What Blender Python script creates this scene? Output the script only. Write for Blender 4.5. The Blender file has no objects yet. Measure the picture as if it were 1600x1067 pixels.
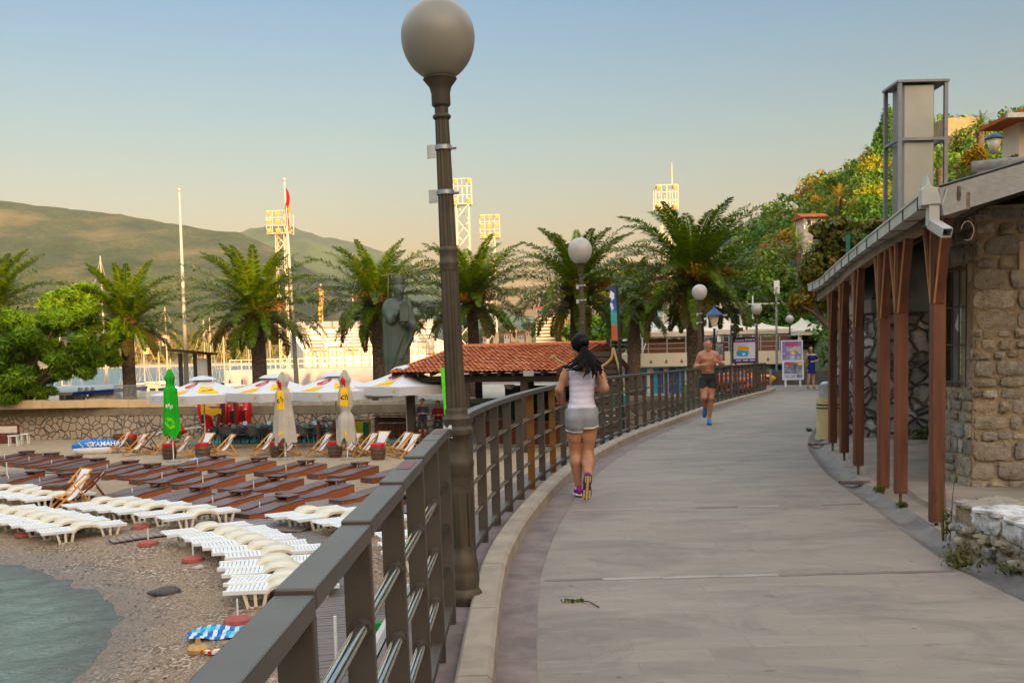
import bpy, math, random
import numpy as np
from mathutils import Vector, Matrix
R=math.radians; pi=math.pi
rnd=random.Random(7); nr=np.random.RandomState(7)
S=bpy.context.scene; COL=S.collection
# ---------------------------------------------------------------- camera
FPX=1600.0; CAMH=1.55; PITCH=R(4.0); ROLL=R(1.3); V0=664.91
cam=bpy.data.cameras.new('camera'); cam.sensor_width=36; cam.lens=36.0
cam.shift_y=(V0-533.5)/1600.0; cam.clip_start=0.05; cam.clip_end=30000
camo=bpy.data.objects.new('camera',cam); COL.objects.link(camo)
CR=(Matrix.Rotation(pi/2-PITCH,3,'X')@Matrix.Rotation(-ROLL,3,'Z'))
camo.matrix_world=Matrix.Translation((0,0,CAMH))@CR.to_4x4(); S.camera=camo
# ---------------------------------------------------------------- sky, sun, exposure
SUN_EL=R(9.5); SUN_AZ=R(157)          # azimuth clockwise from +Y (north): the sun stands low behind the camera, to its right
SUN=Vector((math.sin(SUN_AZ)*math.cos(SUN_EL),math.cos(SUN_AZ)*math.cos(SUN_EL),math.sin(SUN_EL)))
W=bpy.data.worlds.new("World"); S.world=W; W.use_nodes=True
nt=W.node_tree; nt.nodes.clear()
sky=nt.nodes.new('ShaderNodeTexSky'); sky.sky_type='NISHITA'; sky.sun_disc=False
sky.sun_elevation=SUN_EL; sky.sun_rotation=SUN_AZ; sky.air_density=1.6; sky.dust_density=2.5; sky.ozone_density=2.0; sky.altitude=0
bg=nt.nodes.new('ShaderNodeBackground'); wo=nt.nodes.new('ShaderNodeOutputWorld')
bg.inputs['Strength'].default_value=0.15
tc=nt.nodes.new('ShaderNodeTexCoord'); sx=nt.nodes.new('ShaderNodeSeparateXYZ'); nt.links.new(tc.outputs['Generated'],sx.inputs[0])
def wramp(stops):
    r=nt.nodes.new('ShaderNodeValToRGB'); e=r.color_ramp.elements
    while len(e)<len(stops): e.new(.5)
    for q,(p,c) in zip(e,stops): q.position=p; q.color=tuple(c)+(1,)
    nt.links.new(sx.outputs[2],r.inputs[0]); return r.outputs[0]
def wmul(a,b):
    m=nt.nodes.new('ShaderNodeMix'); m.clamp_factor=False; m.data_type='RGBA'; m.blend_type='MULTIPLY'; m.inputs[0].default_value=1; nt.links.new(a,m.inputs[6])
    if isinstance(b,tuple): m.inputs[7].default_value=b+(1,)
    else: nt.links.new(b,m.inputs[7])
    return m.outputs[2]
# the morning sky: warm and soft at the horizon, bluer above, the unseen dome overhead brightened as added fill for the shaded shore
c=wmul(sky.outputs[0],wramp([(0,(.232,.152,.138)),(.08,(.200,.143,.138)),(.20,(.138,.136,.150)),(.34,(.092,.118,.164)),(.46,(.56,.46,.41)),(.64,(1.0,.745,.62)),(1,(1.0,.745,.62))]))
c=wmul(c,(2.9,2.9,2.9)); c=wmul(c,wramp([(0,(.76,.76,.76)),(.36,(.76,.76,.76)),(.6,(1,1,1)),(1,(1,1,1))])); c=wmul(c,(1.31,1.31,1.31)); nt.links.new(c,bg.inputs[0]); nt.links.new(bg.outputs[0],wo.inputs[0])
sl=bpy.data.lights.new('sun','SUN'); sl.energy=3.1; sl.angle=R(.6); sl.color=(1,.66,.33)
slo=bpy.data.objects.new('sun',sl); COL.objects.link(slo); slo.rotation_euler=SUN.to_track_quat('Z','Y').to_euler()
vs=S.view_settings; vs.view_transform='Standard'; vs.look='None'; vs.exposure=1.65; vs.gamma=1
S.cycles.max_bounces=6; S.cycles.diffuse_bounces=3; S.cycles.glossy_bounces=3; S.cycles.transmission_bounces=4
S.cycles.transparent_max_bounces=8; S.cycles.volume_bounces=0; S.cycles.use_denoising=True
S.cycles.caustics_reflective=False; S.cycles.caustics_refractive=False
# ---------------------------------------------------------------- survey helpers: a sight line from the camera station to a real place
def ray(u,v): return CR@Vector(((u-800)/FPX,-(v-V0)/FPX,-1.0))
def P(u,v,z=0.0):
    d=ray(u,v); t=(z-CAMH)/d.z; return Vector((d.x*t,d.y*t,z))
def A(u,v,Y):
    d=ray(u,v); t=Y/d.y; return Vector((d.x*t,Y,CAMH+d.z*t))
def gz(y): return -.006*max(0.0,y-14)
def PG(u,v):
    p=P(u,v,0)
    for _ in range(8): p=P(u,v,gz(p.y))
    return p
# ---------------------------------------------------------------- object helpers
def tag(o,label=None,cat=None,group=None,kind=None):
    if label:o['label']=label
    if cat:o['category']=cat
    if group:o['group']=group
    if kind:o['kind']=kind
    return o
def thing(name,label,cat,loc=(0,0,0),rz=0,group=None):
    o=bpy.data.objects.new(name,None); COL.objects.link(o); o.empty_display_size=.2
    o.location=loc; o.rotation_euler=(0,0,rz); return tag(o,label,cat,group)
def kids(o): return [c for c in bpy.data.objects if c.parent==o]
def dup(root,loc,rz=None,label=None,group=None,ch=None,scale=None):
    r=root.copy(); COL.objects.link(r); r.location=loc
    if rz is not None:r.rotation_euler=(0,0,rz)
    if scale is not None:r.scale=(scale,)*3 if not hasattr(scale,'__len__') else scale
    if label:r['label']=label
    if group:r['group']=group
    for c in (ch or root_children[root.name]):
        k=c.copy(); COL.objects.link(k); k.parent=r
        for g in root_children.get(c.name,[]):
            q=g.copy(); COL.objects.link(q); q.parent=k
    return r
root_children={}
def _reg(o,parent): root_children.setdefault(parent.name,[]).append(o)
class MB:
    def __init__(s): s.v=[]; s.f=[]; s.m=[]
    def add(s,vs,fs,mi=0):
        b=len(s.v); s.v.extend([tuple(p) for p in vs]); s.f.extend([tuple(i+b for i in f) for f in fs]); s.m.extend([mi]*len(fs)); return s
    def box(s,c,d,rz=0,rot=None,mi=0):
        x,y,z=[q/2 for q in d]; M3=rot if rot is not None else Matrix.Rotation(rz,3,'Z'); c=Vector(c)
        vs=[c+M3@Vector((i*x,j*y,k*z)) for k in(-1,1) for j in(-1,1) for i in(-1,1)]
        return s.add(vs,[(0,2,3,1),(4,5,7,6),(0,1,5,4),(2,6,7,3),(0,4,6,2),(1,3,7,5)],mi)
    def bx(s,a,b,mi=0):
        return s.box([(a[i]+b[i])/2 for i in range(3)],[abs(b[i]-a[i]) for i in range(3)],mi=mi)
    def beam(s,a,b,w,h,up=(0,0,1),mi=0):
        a=Vector(a);b=Vector(b);d=b-a;L=d.length;d.normalize();u=Vector(up)
        x=d.cross(u)
        if x.length<1e-4:x=d.cross(Vector((1,0,0)))
        x.normalize();u=x.cross(d)
        return s.box((a+b)/2,(w,L,h),rot=Matrix((x,d,u)).transposed(),mi=mi)
    def tube(s,pts,r,n=8,cap=True,mi=0):
        pts=[Vector(p) for p in pts]; rs=r if hasattr(r,'__len__') else [r]*len(pts); rings=[];vs=[];px=None
        for i,p in enumerate(pts):
            t=(pts[min(i+1,len(pts)-1)]-pts[max(i-1,0)]).normalized()
            if px is None:
                x=t.cross(Vector((0,0,1)))
                if x.length<1e-3:x=Vector((1,0,0))
            else: x=px-t*px.dot(t)
            x.normalize();px=x;y=t.cross(x)
            for k in range(n):
                a=2*pi*k/n; vs.append(p+(x*math.cos(a)+y*math.sin(a))*rs[i])
        fs=[(i*n+k,i*n+(k+1)%n,(i+1)*n+(k+1)%n,(i+1)*n+k) for i in range(len(pts)-1) for k in range(n)]
        if cap: fs+=[tuple(range(n-1,-1,-1)),tuple(range((len(pts)-1)*n,len(pts)*n))]
        return s.add(vs,fs,mi)
    def lathe(s,prof,c=(0,0,0),n=24,flute=None,mi=0,cap=True,sq=(1,1)):
        c=Vector(c);vs=[]
        for (r,z) in prof:
            for k in range(n):
                a=2*pi*k/n; rr=r
                if flute: rr=r*(1-flute[1]*(.5+.5*math.cos(flute[0]*a))) if (len(flute)<3 or flute[2]<=z<=flute[3]) else r
                vs.append(c+Vector((rr*math.cos(a)*sq[0],rr*math.sin(a)*sq[1],z)))
        m=len(prof);fs=[(i*n+k,i*n+(k+1)%n,(i+1)*n+(k+1)%n,(i+1)*n+k) for i in range(m-1) for k in range(n)]
        if cap: fs+=[tuple(range(n-1,-1,-1)),tuple(range((m-1)*n,m*n))]
        return s.add(vs,fs,mi)
    def prism(s,poly,lo,hi,axis='z',mi=0):
        n=len(poly);f={'z':lambda a,b,t:(a,b,t),'y':lambda a,b,t:(a,t,b),'x':lambda a,b,t:(t,a,b)}[axis]
        vs=[f(a,b,lo) for a,b in poly]+[f(a,b,hi) for a,b in poly]
        return s.add(vs,[tuple(range(n-1,-1,-1)),tuple(range(n,2*n))]+[(i,(i+1)%n,n+(i+1)%n,n+i) for i in range(n)],mi)
    def sweep(s,path,sec,closed=False,mi=0,up=None):
        """sweep a (side,up) section along a horizontal path"""
        path=[Vector(p) for p in path];n=len(sec);vs=[]
        for i,p in enumerate(path):
            t=path[min(i+1,len(path)-1)]-path[max(i-1,0)];t.z=0;t.normalize();x=Vector((t.y,-t.x,0))
            vs+=[p+x*a+Vector((0,0,b)) for a,b in sec]
        m=len(path);rng=range(n) if closed else range(n-1)
        fs=[(i*n+k,i*n+(k+1)%n,(i+1)*n+(k+1)%n,(i+1)*n+k) for i in range(m-1) for k in rng]
        if closed: fs+=[tuple(range(n-1,-1,-1)),tuple(range((m-1)*n,m*n))]
        return s.add(vs,fs,mi)
    def grid(s,fn,nu,nv,mi=0,th=0):
        vs=[fn(i/nu,j/nv) for j in range(nv+1) for i in range(nu+1)]
        return s.add(vs,[(j*(nu+1)+i,j*(nu+1)+i+1,(j+1)*(nu+1)+i+1,(j+1)*(nu+1)+i) for j in range(nv) for i in range(nu)],mi)
    def ball(s,c,r,n=12,m=8,mi=0):
        r=r if hasattr(r,'__len__') else (r,r,r); c=Vector(c)
        prof=[(math.sin(pi*i/m),-math.cos(pi*i/m)) for i in range(m+1)];vs=[];
        for a,z in prof:
            a=max(a,1e-3)
            vs+=[c+Vector((r[0]*a*math.cos(2*pi*k/n),r[1]*a*math.sin(2*pi*k/n),r[2]*z)) for k in range(n)]
        return s.add(vs,[(i*n+k,i*n+(k+1)%n,(i+1)*n+(k+1)%n,(i+1)*n+k) for i in range(m) for k in range(n)],mi)
    def xf(s,M4,frm=0):
        for i in range(frm,len(s.v)): s.v[i]=tuple(M4@Vector(s.v[i]))
        return s
    def build(s,name,mat,parent=None,smooth=False,world=False,bevel=0,auto=None):
        me=bpy.data.meshes.new(name); v=s.v
        if world and parent is not None:
            Mi=(Matrix.Translation(parent.location)@Matrix.Rotation(parent.rotation_euler.z,4,'Z')).inverted()
            v=[tuple(Mi@Vector(p)) for p in v]
        me.from_pydata(v,[],s.f); mats=mat if isinstance(mat,(list,tuple)) else [mat]
        for q in mats: me.materials.append(q)
        if any(s.m): me.polygons.foreach_set('material_index',s.m)
        if smooth: me.polygons.foreach_set('use_smooth',[True]*len(me.polygons))
        if auto is not None:
            me.polygons.foreach_set('use_smooth',[True]*len(me.polygons)); me.set_sharp_from_angle(angle=R(auto))
        o=bpy.data.objects.new(name,me); COL.objects.link(o)
        if parent is not None: o.parent=parent; _reg(o,parent)
        if bevel:
            b=o.modifiers.new('bevel','BEVEL'); b.width=bevel; b.segments=2; b.limit_method='ANGLE'; b.angle_limit=R(40)
        return o
def npmesh(name,verts,quads,mats,parent=None,mi=None,smooth=False):
    """fast mesh from numpy: verts (n,3), quads (m,k)"""
    verts=np.asarray(verts,dtype=np.float32).reshape(-1,3); quads=np.asarray(quads,dtype=np.int32); k=quads.shape[1]; m=len(quads)
    me=bpy.data.meshes.new(name); me.vertices.add(len(verts)); me.vertices.foreach_set('co',verts.ravel())
    me.loops.add(m*k); me.loops.foreach_set('vertex_index',quads.ravel()); me.polygons.add(m)
    me.polygons.foreach_set('loop_start',np.arange(m,dtype=np.int32)*k)
    try: me.polygons.foreach_set('loop_total',np.full(m,k,dtype=np.int32))
    except Exception: pass
    for q in (mats if isinstance(mats,(list,tuple)) else [mats]): me.materials.append(q)
    if mi is not None: me.polygons.foreach_set('material_index',np.asarray(mi,dtype=np.int32))
    if smooth: me.polygons.foreach_set('use_smooth',np.ones(m,dtype=bool))
    me.update(calc_edges=True); me.validate()
    o=bpy.data.objects.new(name,me); COL.objects.link(o)
    if parent is not None: o.parent=parent; _reg(o,parent)
    return o
def spline(pts,n):
    """Catmull-Rom through points, n samples evenly along the length"""
    p=[Vector(q) if len(q)==3 else Vector((q[0],q[1],0)) for q in pts]; p=[p[0]*2-p[1]]+p+[p[-1]*2-p[-2]]; out=[]
    for i in range(1,len(p)-2):
        for k in range(16):
            t=k/16;a,b,c,d=p[i-1:i+3]
            out.append(.5*((2*b)+(c-a)*t+(2*a-5*b+4*c-d)*t*t+(3*b-a-3*c+d)*t**3))
    out.append(p[-2]); L=[0]
    for i in range(1,len(out)):L.append(L[-1]+(out[i]-out[i-1]).length)
    res=[];j=0
    for k in range(n):
        s=L[-1]*k/(n-1)
        while j<len(L)-2 and L[j+1]<s:j+=1
        t=(s-L[j])/max(L[j+1]-L[j],1e-9);res.append(out[j].lerp(out[j+1],t))
    return res
def offs(path,d):
    o=[]
    for i,p in enumerate(path):
        t=path[min(i+1,len(path)-1)]-path[max(i-1,0)];t.z=0;t.normalize();o.append(p+Vector((t.y,-t.x,0))*d)
    return o
def plen(path): return sum((path[i+1]-path[i]).length for i in range(len(path)-1))
# ---------------------------------------------------------------- materials
class NT:
    def __init__(s,name):
        s.m=bpy.data.materials.new(name); s.m.use_nodes=True; s.t=s.m.node_tree; s.b=s.t.nodes['Principled BSDF']; s.tc=None
    def n(s,typ,**k):
        x=s.t.nodes.new('ShaderNode'+typ)
        for a,b in k.items():
            if a.startswith('i_'):
                key=a[2:]; key=int(key) if key.isdigit() else key.replace('_',' ')
                x.inputs[key].default_value=b
            else: setattr(x,a,b)
        return x
    def l(s,a,b): s.t.links.new(a,b)
    def co(s,scale=None,rot=None,which='Object'):
        if s.tc is None: s.tc=s.n('TexCoord')
        o=s.tc.outputs[which]
        if scale is not None or rot is not None:
            mp=s.n('Mapping')
            if scale is not None: mp.inputs['Scale'].default_value=scale if hasattr(scale,'__len__') else (scale,)*3
            if rot is not None: mp.inputs['Rotation'].default_value=rot
            s.l(o,mp.inputs[0]); o=mp.outputs[0]
        return o
    def noise(s,scale,detail=5,rough=.55,co=None,dist=0):
        x=s.n('TexNoise'); x.inputs['Scale'].default_value=scale; x.inputs['Detail'].default_value=detail; x.inputs['Roughness'].default_value=rough; x.inputs['Distortion'].default_value=dist
        s.l(co if co is not None else s.co(),x.inputs['Vector']); return x.outputs[0]
    def vor(s,scale,feature='F1',co=None,rnd=1.0):
        x=s.n('TexVoronoi',feature=feature); x.inputs['Scale'].default_value=scale
        if 'Randomness' in x.inputs: x.inputs['Randomness'].default_value=rnd
        s.l(co if co is not None else s.co(),x.inputs['Vector']); return x
    def ramp(s,fac,stops,interp='LINEAR'):
        x=s.n('ValToRGB'); e=x.color_ramp.elements; x.color_ramp.interpolation=interp
        while len(e)<len(stops): e.new(.5)
        for q,(p,c) in zip(e,stops): q.position=p; q.color=(c if hasattr(c,'__len__') else (c,)*3)+(1,) if (not hasattr(c,'__len__') or len(c)==3) else c
        s.l(fac,x.inputs[0]); return x.outputs[0]
    def mix(s,fac,a,b,mode='MIX'):
        x=s.n('Mix',data_type='RGBA',blend_type=mode)
        for si,val in ((0,fac),(6,a),(7,b)):
            sock=x.inputs[si]
            if isinstance(val,(int,float)): sock.default_value=val if si==0 else (val,val,val,1)
            elif hasattr(val,'__len__'): sock.default_value=tuple(val)+(1,)
            else: s.l(val,sock)
        return x.outputs[2]
    def math(s,op,a,b=None):
        x=s.n('Math',operation=op)
        for i,val in enumerate((a,b)):
            if val is None: continue
            if isinstance(val,(int,float)): x.inputs[i].default_value=val
            else: s.l(val,x.inputs[i])
        return x.outputs[0]
    def bump(s,h,strength=.3,dist=.02,prev=None):
        x=s.n('Bump'); x.inputs['Strength'].default_value=strength; x.inputs['Distance'].default_value=dist; s.l(h,x.inputs['Height'])
        if prev is not None: s.l(prev,x.inputs['Normal'])
        s.l(x.outputs[0],s.b.inputs['Normal']); return x.outputs[0]
    def col(s,c): s.l(c,s.b.inputs['Base Color'])
    def set(s,rough=None,metal=None,spec=None,**k):
        if rough is not None:s.b.inputs['Roughness'].default_value=rough
        if metal is not None:s.b.inputs['Metallic'].default_value=metal
        if spec is not None:s.b.inputs['Specular IOR Level'].default_value=spec
        for a,b in k.items(): s.b.inputs[a.replace('_',' ')].default_value=b
        return s
def c3(c,k): return tuple(min(1,x*k) for x in c)
def srgb(r,g,b): return tuple(((x/255)/12.92 if x/255<.04045 else ((x/255+.055)/1.055)**2.4) for x in (r,g,b))
_MC={}
def sat(c,k=1.32):
    l=.3*c[0]+.55*c[1]+.15*c[2]; return tuple(min(.95,max(.002,l+(x-l)*k)) for x in c)
def M(name,col,rough=.6,var=.22,scale=6,bump=0,bdist=.01,metal=0,spec=.4,col2=None,grime=0,stretch=None):
    if name in _MC: return _MC[name]
    col=sat(col); col2=sat(col2) if col2 is not None else None
    t=NT(name); co=t.co(stretch) if stretch is not None else t.co()
    f=t.noise(scale,6,.6,co)
    a,b=(c3(col,1-var),c3(col,1+var)) if col2 is None else (col,col2)
    c=t.ramp(f,[(.3,a),(.7,b)])
    if grime:
        g=t.noise(scale*.35,8,.7,t.co()); c=t.mix(t.ramp(g,[(.48,0.0),(.68,grime)]),c,c3(col,.35))
    t.col(c); t.set(rough,metal,spec)
    if bump: t.bump(t.noise(scale*4,6,.6,co),bump,bdist)
    _MC[name]=t.m; return t.m
def leafmat(name,cols,trans=.25,rough=.55,nscale=.5):
    if name in _MC: return _MC[name]
    cols=[sat(q,1.2) for q in cols]
    t=NT(name); g=t.n('NewGeometry'); r=g.outputs['Random Per Island']
    n=t.noise(nscale,3,.6,t.co()); f=t.math('ADD',t.math('MULTIPLY',r,.55),t.math('MULTIPLY',n,.6))
    k=len(cols); c=t.ramp(f,[(.15+.7*i/(k-1),q) for i,q in enumerate(cols)])
    t.col(c); t.set(rough,0,.3)
    tr=t.n('BsdfTranslucent'); t.l(c,tr.inputs[0]); mx=t.n('MixShader'); mx.inputs[0].default_value=trans
    t.l(t.b.outputs[0],mx.inputs[1]); t.l(tr.outputs[0],mx.inputs[2]); t.l(mx.outputs[0],t.t.nodes['Material Output'].inputs[0])
    _MC[name]=t.m; return t.m
def textmesh(body,size,name,mat,parent,M4,extrude=.002,shear=0,bold=0,wrap=None):
    cu=bpy.data.curves.new(name,'FONT'); cu.body=body; cu.size=size; cu.extrude=extrude; cu.shear=shear; cu.offset=bold
    cu.align_x='CENTER'; cu.align_y='CENTER'; cu.resolution_u=3
    o=bpy.data.objects.new(name,cu); COL.objects.link(o); dg=bpy.context.evaluated_depsgraph_get()
    me=bpy.data.meshes.new_from_object(o.evaluated_get(dg)); bpy.data.objects.remove(o); bpy.data.curves.remove(cu)
    if wrap:
        for v in me.vertices: v.co=wrap(v.co)
    me.transform(M4); me.materials.clear(); me.materials.append(mat)
    q=bpy.data.objects.new(name,me); COL.objects.link(q)
    if parent is not None: q.parent=parent; _reg(q,parent)
    return q
def frame(o,x,y):
    """matrix putting local x,y axes on given world directions at o"""
    x=Vector(x).normalized();y=Vector(y);y=(y-x*y.dot(x)).normalized();z=x.cross(y)
    return Matrix.Translation(Vector(o))@Matrix((x,y,z)).transposed().to_4x4()
# ---------------------------------------------------------------- smooth solids from distance fields (bodies, statue, cloth)
def seg(a,b,ra,rb=None,sq=None,sub=False,k=None): return dict(a=Vector(a),b=Vector(b),ra=ra,rb=ra if rb is None else rb,sq=sq,sub=sub,k=k)
def field(prims,lo,h,shape,k,off=0.0):
    D=np.full(shape,.3,dtype=np.float32)
    for p in prims:
        kk=p['k'] or k; mr=max(p['ra'],p['rb'])*(1.0 if not p['sq'] else max(1,p['sq'][1]))+kk*1.5+.02+abs(off)
        a=np.array(p['a']);b=np.array(p['b'])
        i0=np.maximum(0,np.floor((np.minimum(a,b)-mr-lo)/h).astype(int)); i1=np.minimum(shape,np.ceil((np.maximum(a,b)+mr-lo)/h).astype(int)+1)
        if (i1<=i0).any(): continue
        g=[lo[i]+h*np.arange(i0[i],i1[i]) for i in range(3)]
        X,Y,Z=np.meshgrid(*g,indexing='ij'); Q=np.stack([X,Y,Z],-1)
        ab=b-a; L=max(ab@ab,1e-9); t=np.clip(((Q-a)@ab)/L,0,1); q=Q-(a+t[...,None]*ab); s=1
        if p['sq']:
            ax=np.array(Vector(p['sq'][0]).normalized()); f=p['sq'][1]; q=q+ax*((q@ax)*(1/f-1))[...,None]; s=min(1,f)
        d=(np.linalg.norm(q,axis=-1)-(p['ra']+t*(p['rb']-p['ra'])))*max(s,.6)-off
        sl=tuple(slice(i0[i],i1[i]) for i in range(3)); D0=D[sl]
        if p['sub']:
            hh=np.clip(.5-.5*(D0+d)/kk,0,1); D[sl]=D0*(1-hh)+(-d)*hh+kk*hh*(1-hh)
        else:
            hh=np.clip(.5+.5*(D0-d)/kk,0,1); D[sl]=D0*(1-hh)+d*hh-kk*hh*(1-hh)
    return D
def nets(D,lo,h):
    s=D<0; n=np.array(D.shape)
    c=[(i,j,k) for i in(0,1) for j in(0,1) for k in(0,1)]
    sl=lambda o:tuple(slice(o[i],n[i]-1+o[i]) for i in range(3))
    cs=np.stack([s[sl(o)] for o in c]); cnt=cs.sum(0); act=(cnt>0)&(cnt<8); idx=np.full(act.shape,-1); ijk=np.argwhere(act); idx[act]=np.arange(len(ijk))
    acc=np.zeros((len(ijk),3)); w=np.zeros(len(ijk))
    val={o:D[sl(o)][act] for o in c}
    for a in c:
        for ax in range(3):
            if a[ax]==0:
                b=list(a);b[ax]=1;b=tuple(b); va,vb=val[a],val[b]; m=(va<0)!=(vb<0); t=np.zeros(len(va)); t[m]=va[m]/(va[m]-vb[m])
                p=np.array(a,float)+0*acc; p[:,ax]=t; acc[m]+=p[m]; w+=m
    V=lo+h*(ijk+acc/np.maximum(w,1)[:,None]); F=[]
    for ax in range(3):
        o=[0,0,0];o[ax]=1; A0=s[tuple(slice(0,n[i]-o[i]) for i in range(3))]; B0=s[tuple(slice(o[i],n[i]) for i in range(3))]
        u,v=(ax+1)%3,(ax+2)%3
        for sign in (0,1):
            e=np.argwhere((A0&~B0) if sign==0 else (~A0&B0)); e=e[(e[:,u]>0)&(e[:,v]>0)&(e[:,u]<n[u]-1)&(e[:,v]<n[v]-1)&(e[:,ax]<n[ax]-1)]
            if not len(e): continue
            def at(du,dv):
                q=e.copy();q[:,u]-=du;q[:,v]-=dv; return idx[q[:,0],q[:,1],q[:,2]]
            f=np.stack([at(1,1),at(0,1),at(0,0),at(1,0)],1); F.append(f if sign==0 else f[:,::-1])
    F=np.concatenate(F); F=F[(F>=0).all(1)]; return V,F
def solid(name,prims,mat,parent=None,h=.008,k=.03,off=0,clip=None,pad=.06,world=True,prims_box=None):
    pts=np.array([np.array(q)+s*max(p['ra'],p['rb'])*(1 if not p['sq'] else max(1,p['sq'][1])) for p in (prims_box or prims) if not p['sub'] for q in (p['a'],p['b']) for s in (-1,1)])
    lo=pts.min(0)-pad; hi=pts.max(0)+pad; shape=np.ceil((hi-lo)/h).astype(int)+1
    D=field(prims,lo,h,shape,k,off)
    if clip is not None:
        X,Y,Z=np.meshgrid(*[lo[i]+h*np.arange(shape[i]) for i in range(3)],indexing='ij'); D=np.maximum(D,clip(X,Y,Z,D))
    V,F=nets(D,lo,h)
    if world and parent is not None: V=V-np.array(parent.location)
    return npmesh(name,V,F,mat,parent,smooth=True)
# ================================================================ SETTING
GREY=(.30,.27,.24)
# --- materials of the ground
def mat_paving():
    t=NT('paving'); co=t.co((1,1,1))
    b=t.n('TexBrick',offset=.37,squash=1.0); b.inputs['Scale'].default_value=1.0; b.inputs['Brick Width'].default_value=.62; b.inputs['Row Height'].default_value=.21
    b.inputs['Mortar Size'].default_value=.004; b.inputs['Mortar Smooth'].default_value=.3; b.inputs['Bias'].default_value=0
    b.inputs['Color1'].default_value=(.208,.161,.120,1); b.inputs['Color2'].default_value=(.256,.202,.152,1); b.inputs['Mortar'].default_value=(.185,.155,.13,1)
    wob=t.n('VectorMath',operation='ADD'); nz=t.n('TexNoise'); nz.inputs['Scale'].default_value=1.4; t.l(co,nz.inputs[0])
    sc=t.n('VectorMath',operation='SCALE'); t.l(nz.outputs[1],sc.inputs[0]); sc.inputs['Scale'].default_value=.035
    t.l(co,wob.inputs[0]); t.l(sc.outputs[0],wob.inputs[1]); t.l(wob.outputs[0],b.inputs[0])
    st=t.noise(2.2,8,.65,t.co((1,2.6,1))); c=t.mix(t.ramp(st,[(.42,0.0),(.70,.5)]),b.outputs[0],(.175,.145,.118))
    big=t.noise(.45,4,.5); c=t.mix(t.ramp(big,[(.35,0.0),(.65,.35)]),c,(.31,.255,.205))
    sp=t.noise(9,4,.6,t.co((.6,1.5,1))); c=t.mix(t.ramp(sp,[(.64,0.0),(.72,.8)]),c,(.09,.075,.065))
    dk=t.noise(5.5,3,.55,t.co((.8,2.6,1)),1.2); c=t.mix(t.ramp(dk,[(.66,0.0),(.72,.6)]),c,(.13,.11,.10))
    b2=t.noise(.9,6,.7,t.co((1,1.6,1)),.8); c=t.mix(t.ramp(b2,[(.48,0.0),(.64,.70)]),c,(.145,.118,.097)); b3=t.noise(3.3,7,.75,t.co((.7,2.2,1))); c=t.mix(t.ramp(b3,[(.30,.55),(.44,0.0)]),c,(.34,.28,.225))
    gum=t.vor(2.3); c=t.mix(t.ramp(gum.outputs['Distance'],[(.028,.8),(.045,0.0)]),c,(.07,.06,.052)); sp2=t.noise(38,3,.6); c=t.mix(t.ramp(sp2,[(.66,0.0),(.74,.55)]),c,(.11,.095,.085))
    gr=t.noise(160,2,.6); c=t.mix(.35,c,t.ramp(gr,[(.3,.2),(.7,.75)]),'OVERLAY')
    t.col(c); t.set(.68,0,.35)
    n1=t.bump(b.outputs['Fac'],.25,-.006); t.bump(gr,.12,.004,n1); return t.m
PAVE=mat_paving()
PINK=M('pink_concrete',(.180,.142,.128),.8,.25,5,.2,.005,grime=.6)
KERB=M('kerb_stone',(.30,.25,.20),.8,.22,4,.3,.006,grime=.35)
GUTT=M('gutter_concrete',(.17,.15,.135),.75,.2,5,.2,.006,grime=.5)
CONC=M('concrete',(.30,.28,.255),.85,.22,3,.25,.01,grime=.45)
def mat_pebble():
    t=NT('pebble_beach'); v=t.vor(23); g=t.n('SeparateColor'); t.l(v.outputs['Color'],g.inputs[0])
    c=t.ramp(g.outputs[0],[(0,(.030,.019,.012)),(.22,(.14,.080,.042)),(.45,(.29,.18,.095)),(.65,(.17,.115,.08)),(.82,(.44,.31,.19)),(1,(.68,.55,.41))])
    v2=t.vor(58); g2=t.n('SeparateColor'); t.l(v2.outputs['Color'],g2.inputs[0])
    c2=t.ramp(g2.outputs[0],[(0,(.06,.036,.022)),(.5,(.27,.165,.088)),(1,(.52,.38,.24))])
    pm=t.noise(.8,5,.6); c=t.mix(t.ramp(pm,[(.42,0.0),(.58,1.0)]),c,c2)
    big=t.noise(.28,4,.55); c=t.mix(t.ramp(big,[(.3,.0),(.7,.3)]),c,(.24,.15,.09))
    # the upper beach by the wall is paler dry gravel; the rim at the water stays wet and dark
    a=t.n('Attribute',attribute_name='dry'); c=t.mix(t.math('MULTIPLY',a.outputs['Fac'],.7),c,t.mix(t.noise(30,4,.6),(.40,.29,.17),(.58,.45,.29)))
    w=t.n('Attribute',attribute_name='wet'); c=t.mix(t.math('MULTIPLY',w.outputs['Fac'],.55),c,(.06,.048,.04))
    t.col(c); t.l(t.math('SUBTRACT',.85,t.math('MULTIPLY',w.outputs['Fac'],.5)),t.b.inputs['Roughness'])
    n=t.bump(v.outputs['Distance'],.9,-.03); t.bump(v2.outputs['Distance'],.5,-.012,n); return t.m
def mat_water(name,deep,foam):
    t=NT(name); t.set(.10,0,.5); t.b.inputs['IOR'].default_value=1.42
    co=t.co((1,2.3,1)); 
    t.b.inputs['Base Color'].default_value=deep+(1,)
    if foam:
        a=t.n('Attribute',attribute_name='shore'); n=t.noise(1.6,6,.6)
        f=t.math('MULTIPLY',a.outputs['Fac'],t.ramp(n,[(.2,.55),(.7,1.0)])); c=t.mix(f,deep,(.20,.215,.20)); t.col(c)
        v=t.noise(3.1,6,.65,co,.6); n1=t.bump(v,1.0,.35); v2=t.noise(7,5,.65,co); t.bump(v2,1.0,.16,n1)
    else:
        v=t.noise(.5,6,.6,co); t.bump(v,1.0,.8); t.set(.22,0,.35)
    return t.m
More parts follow.
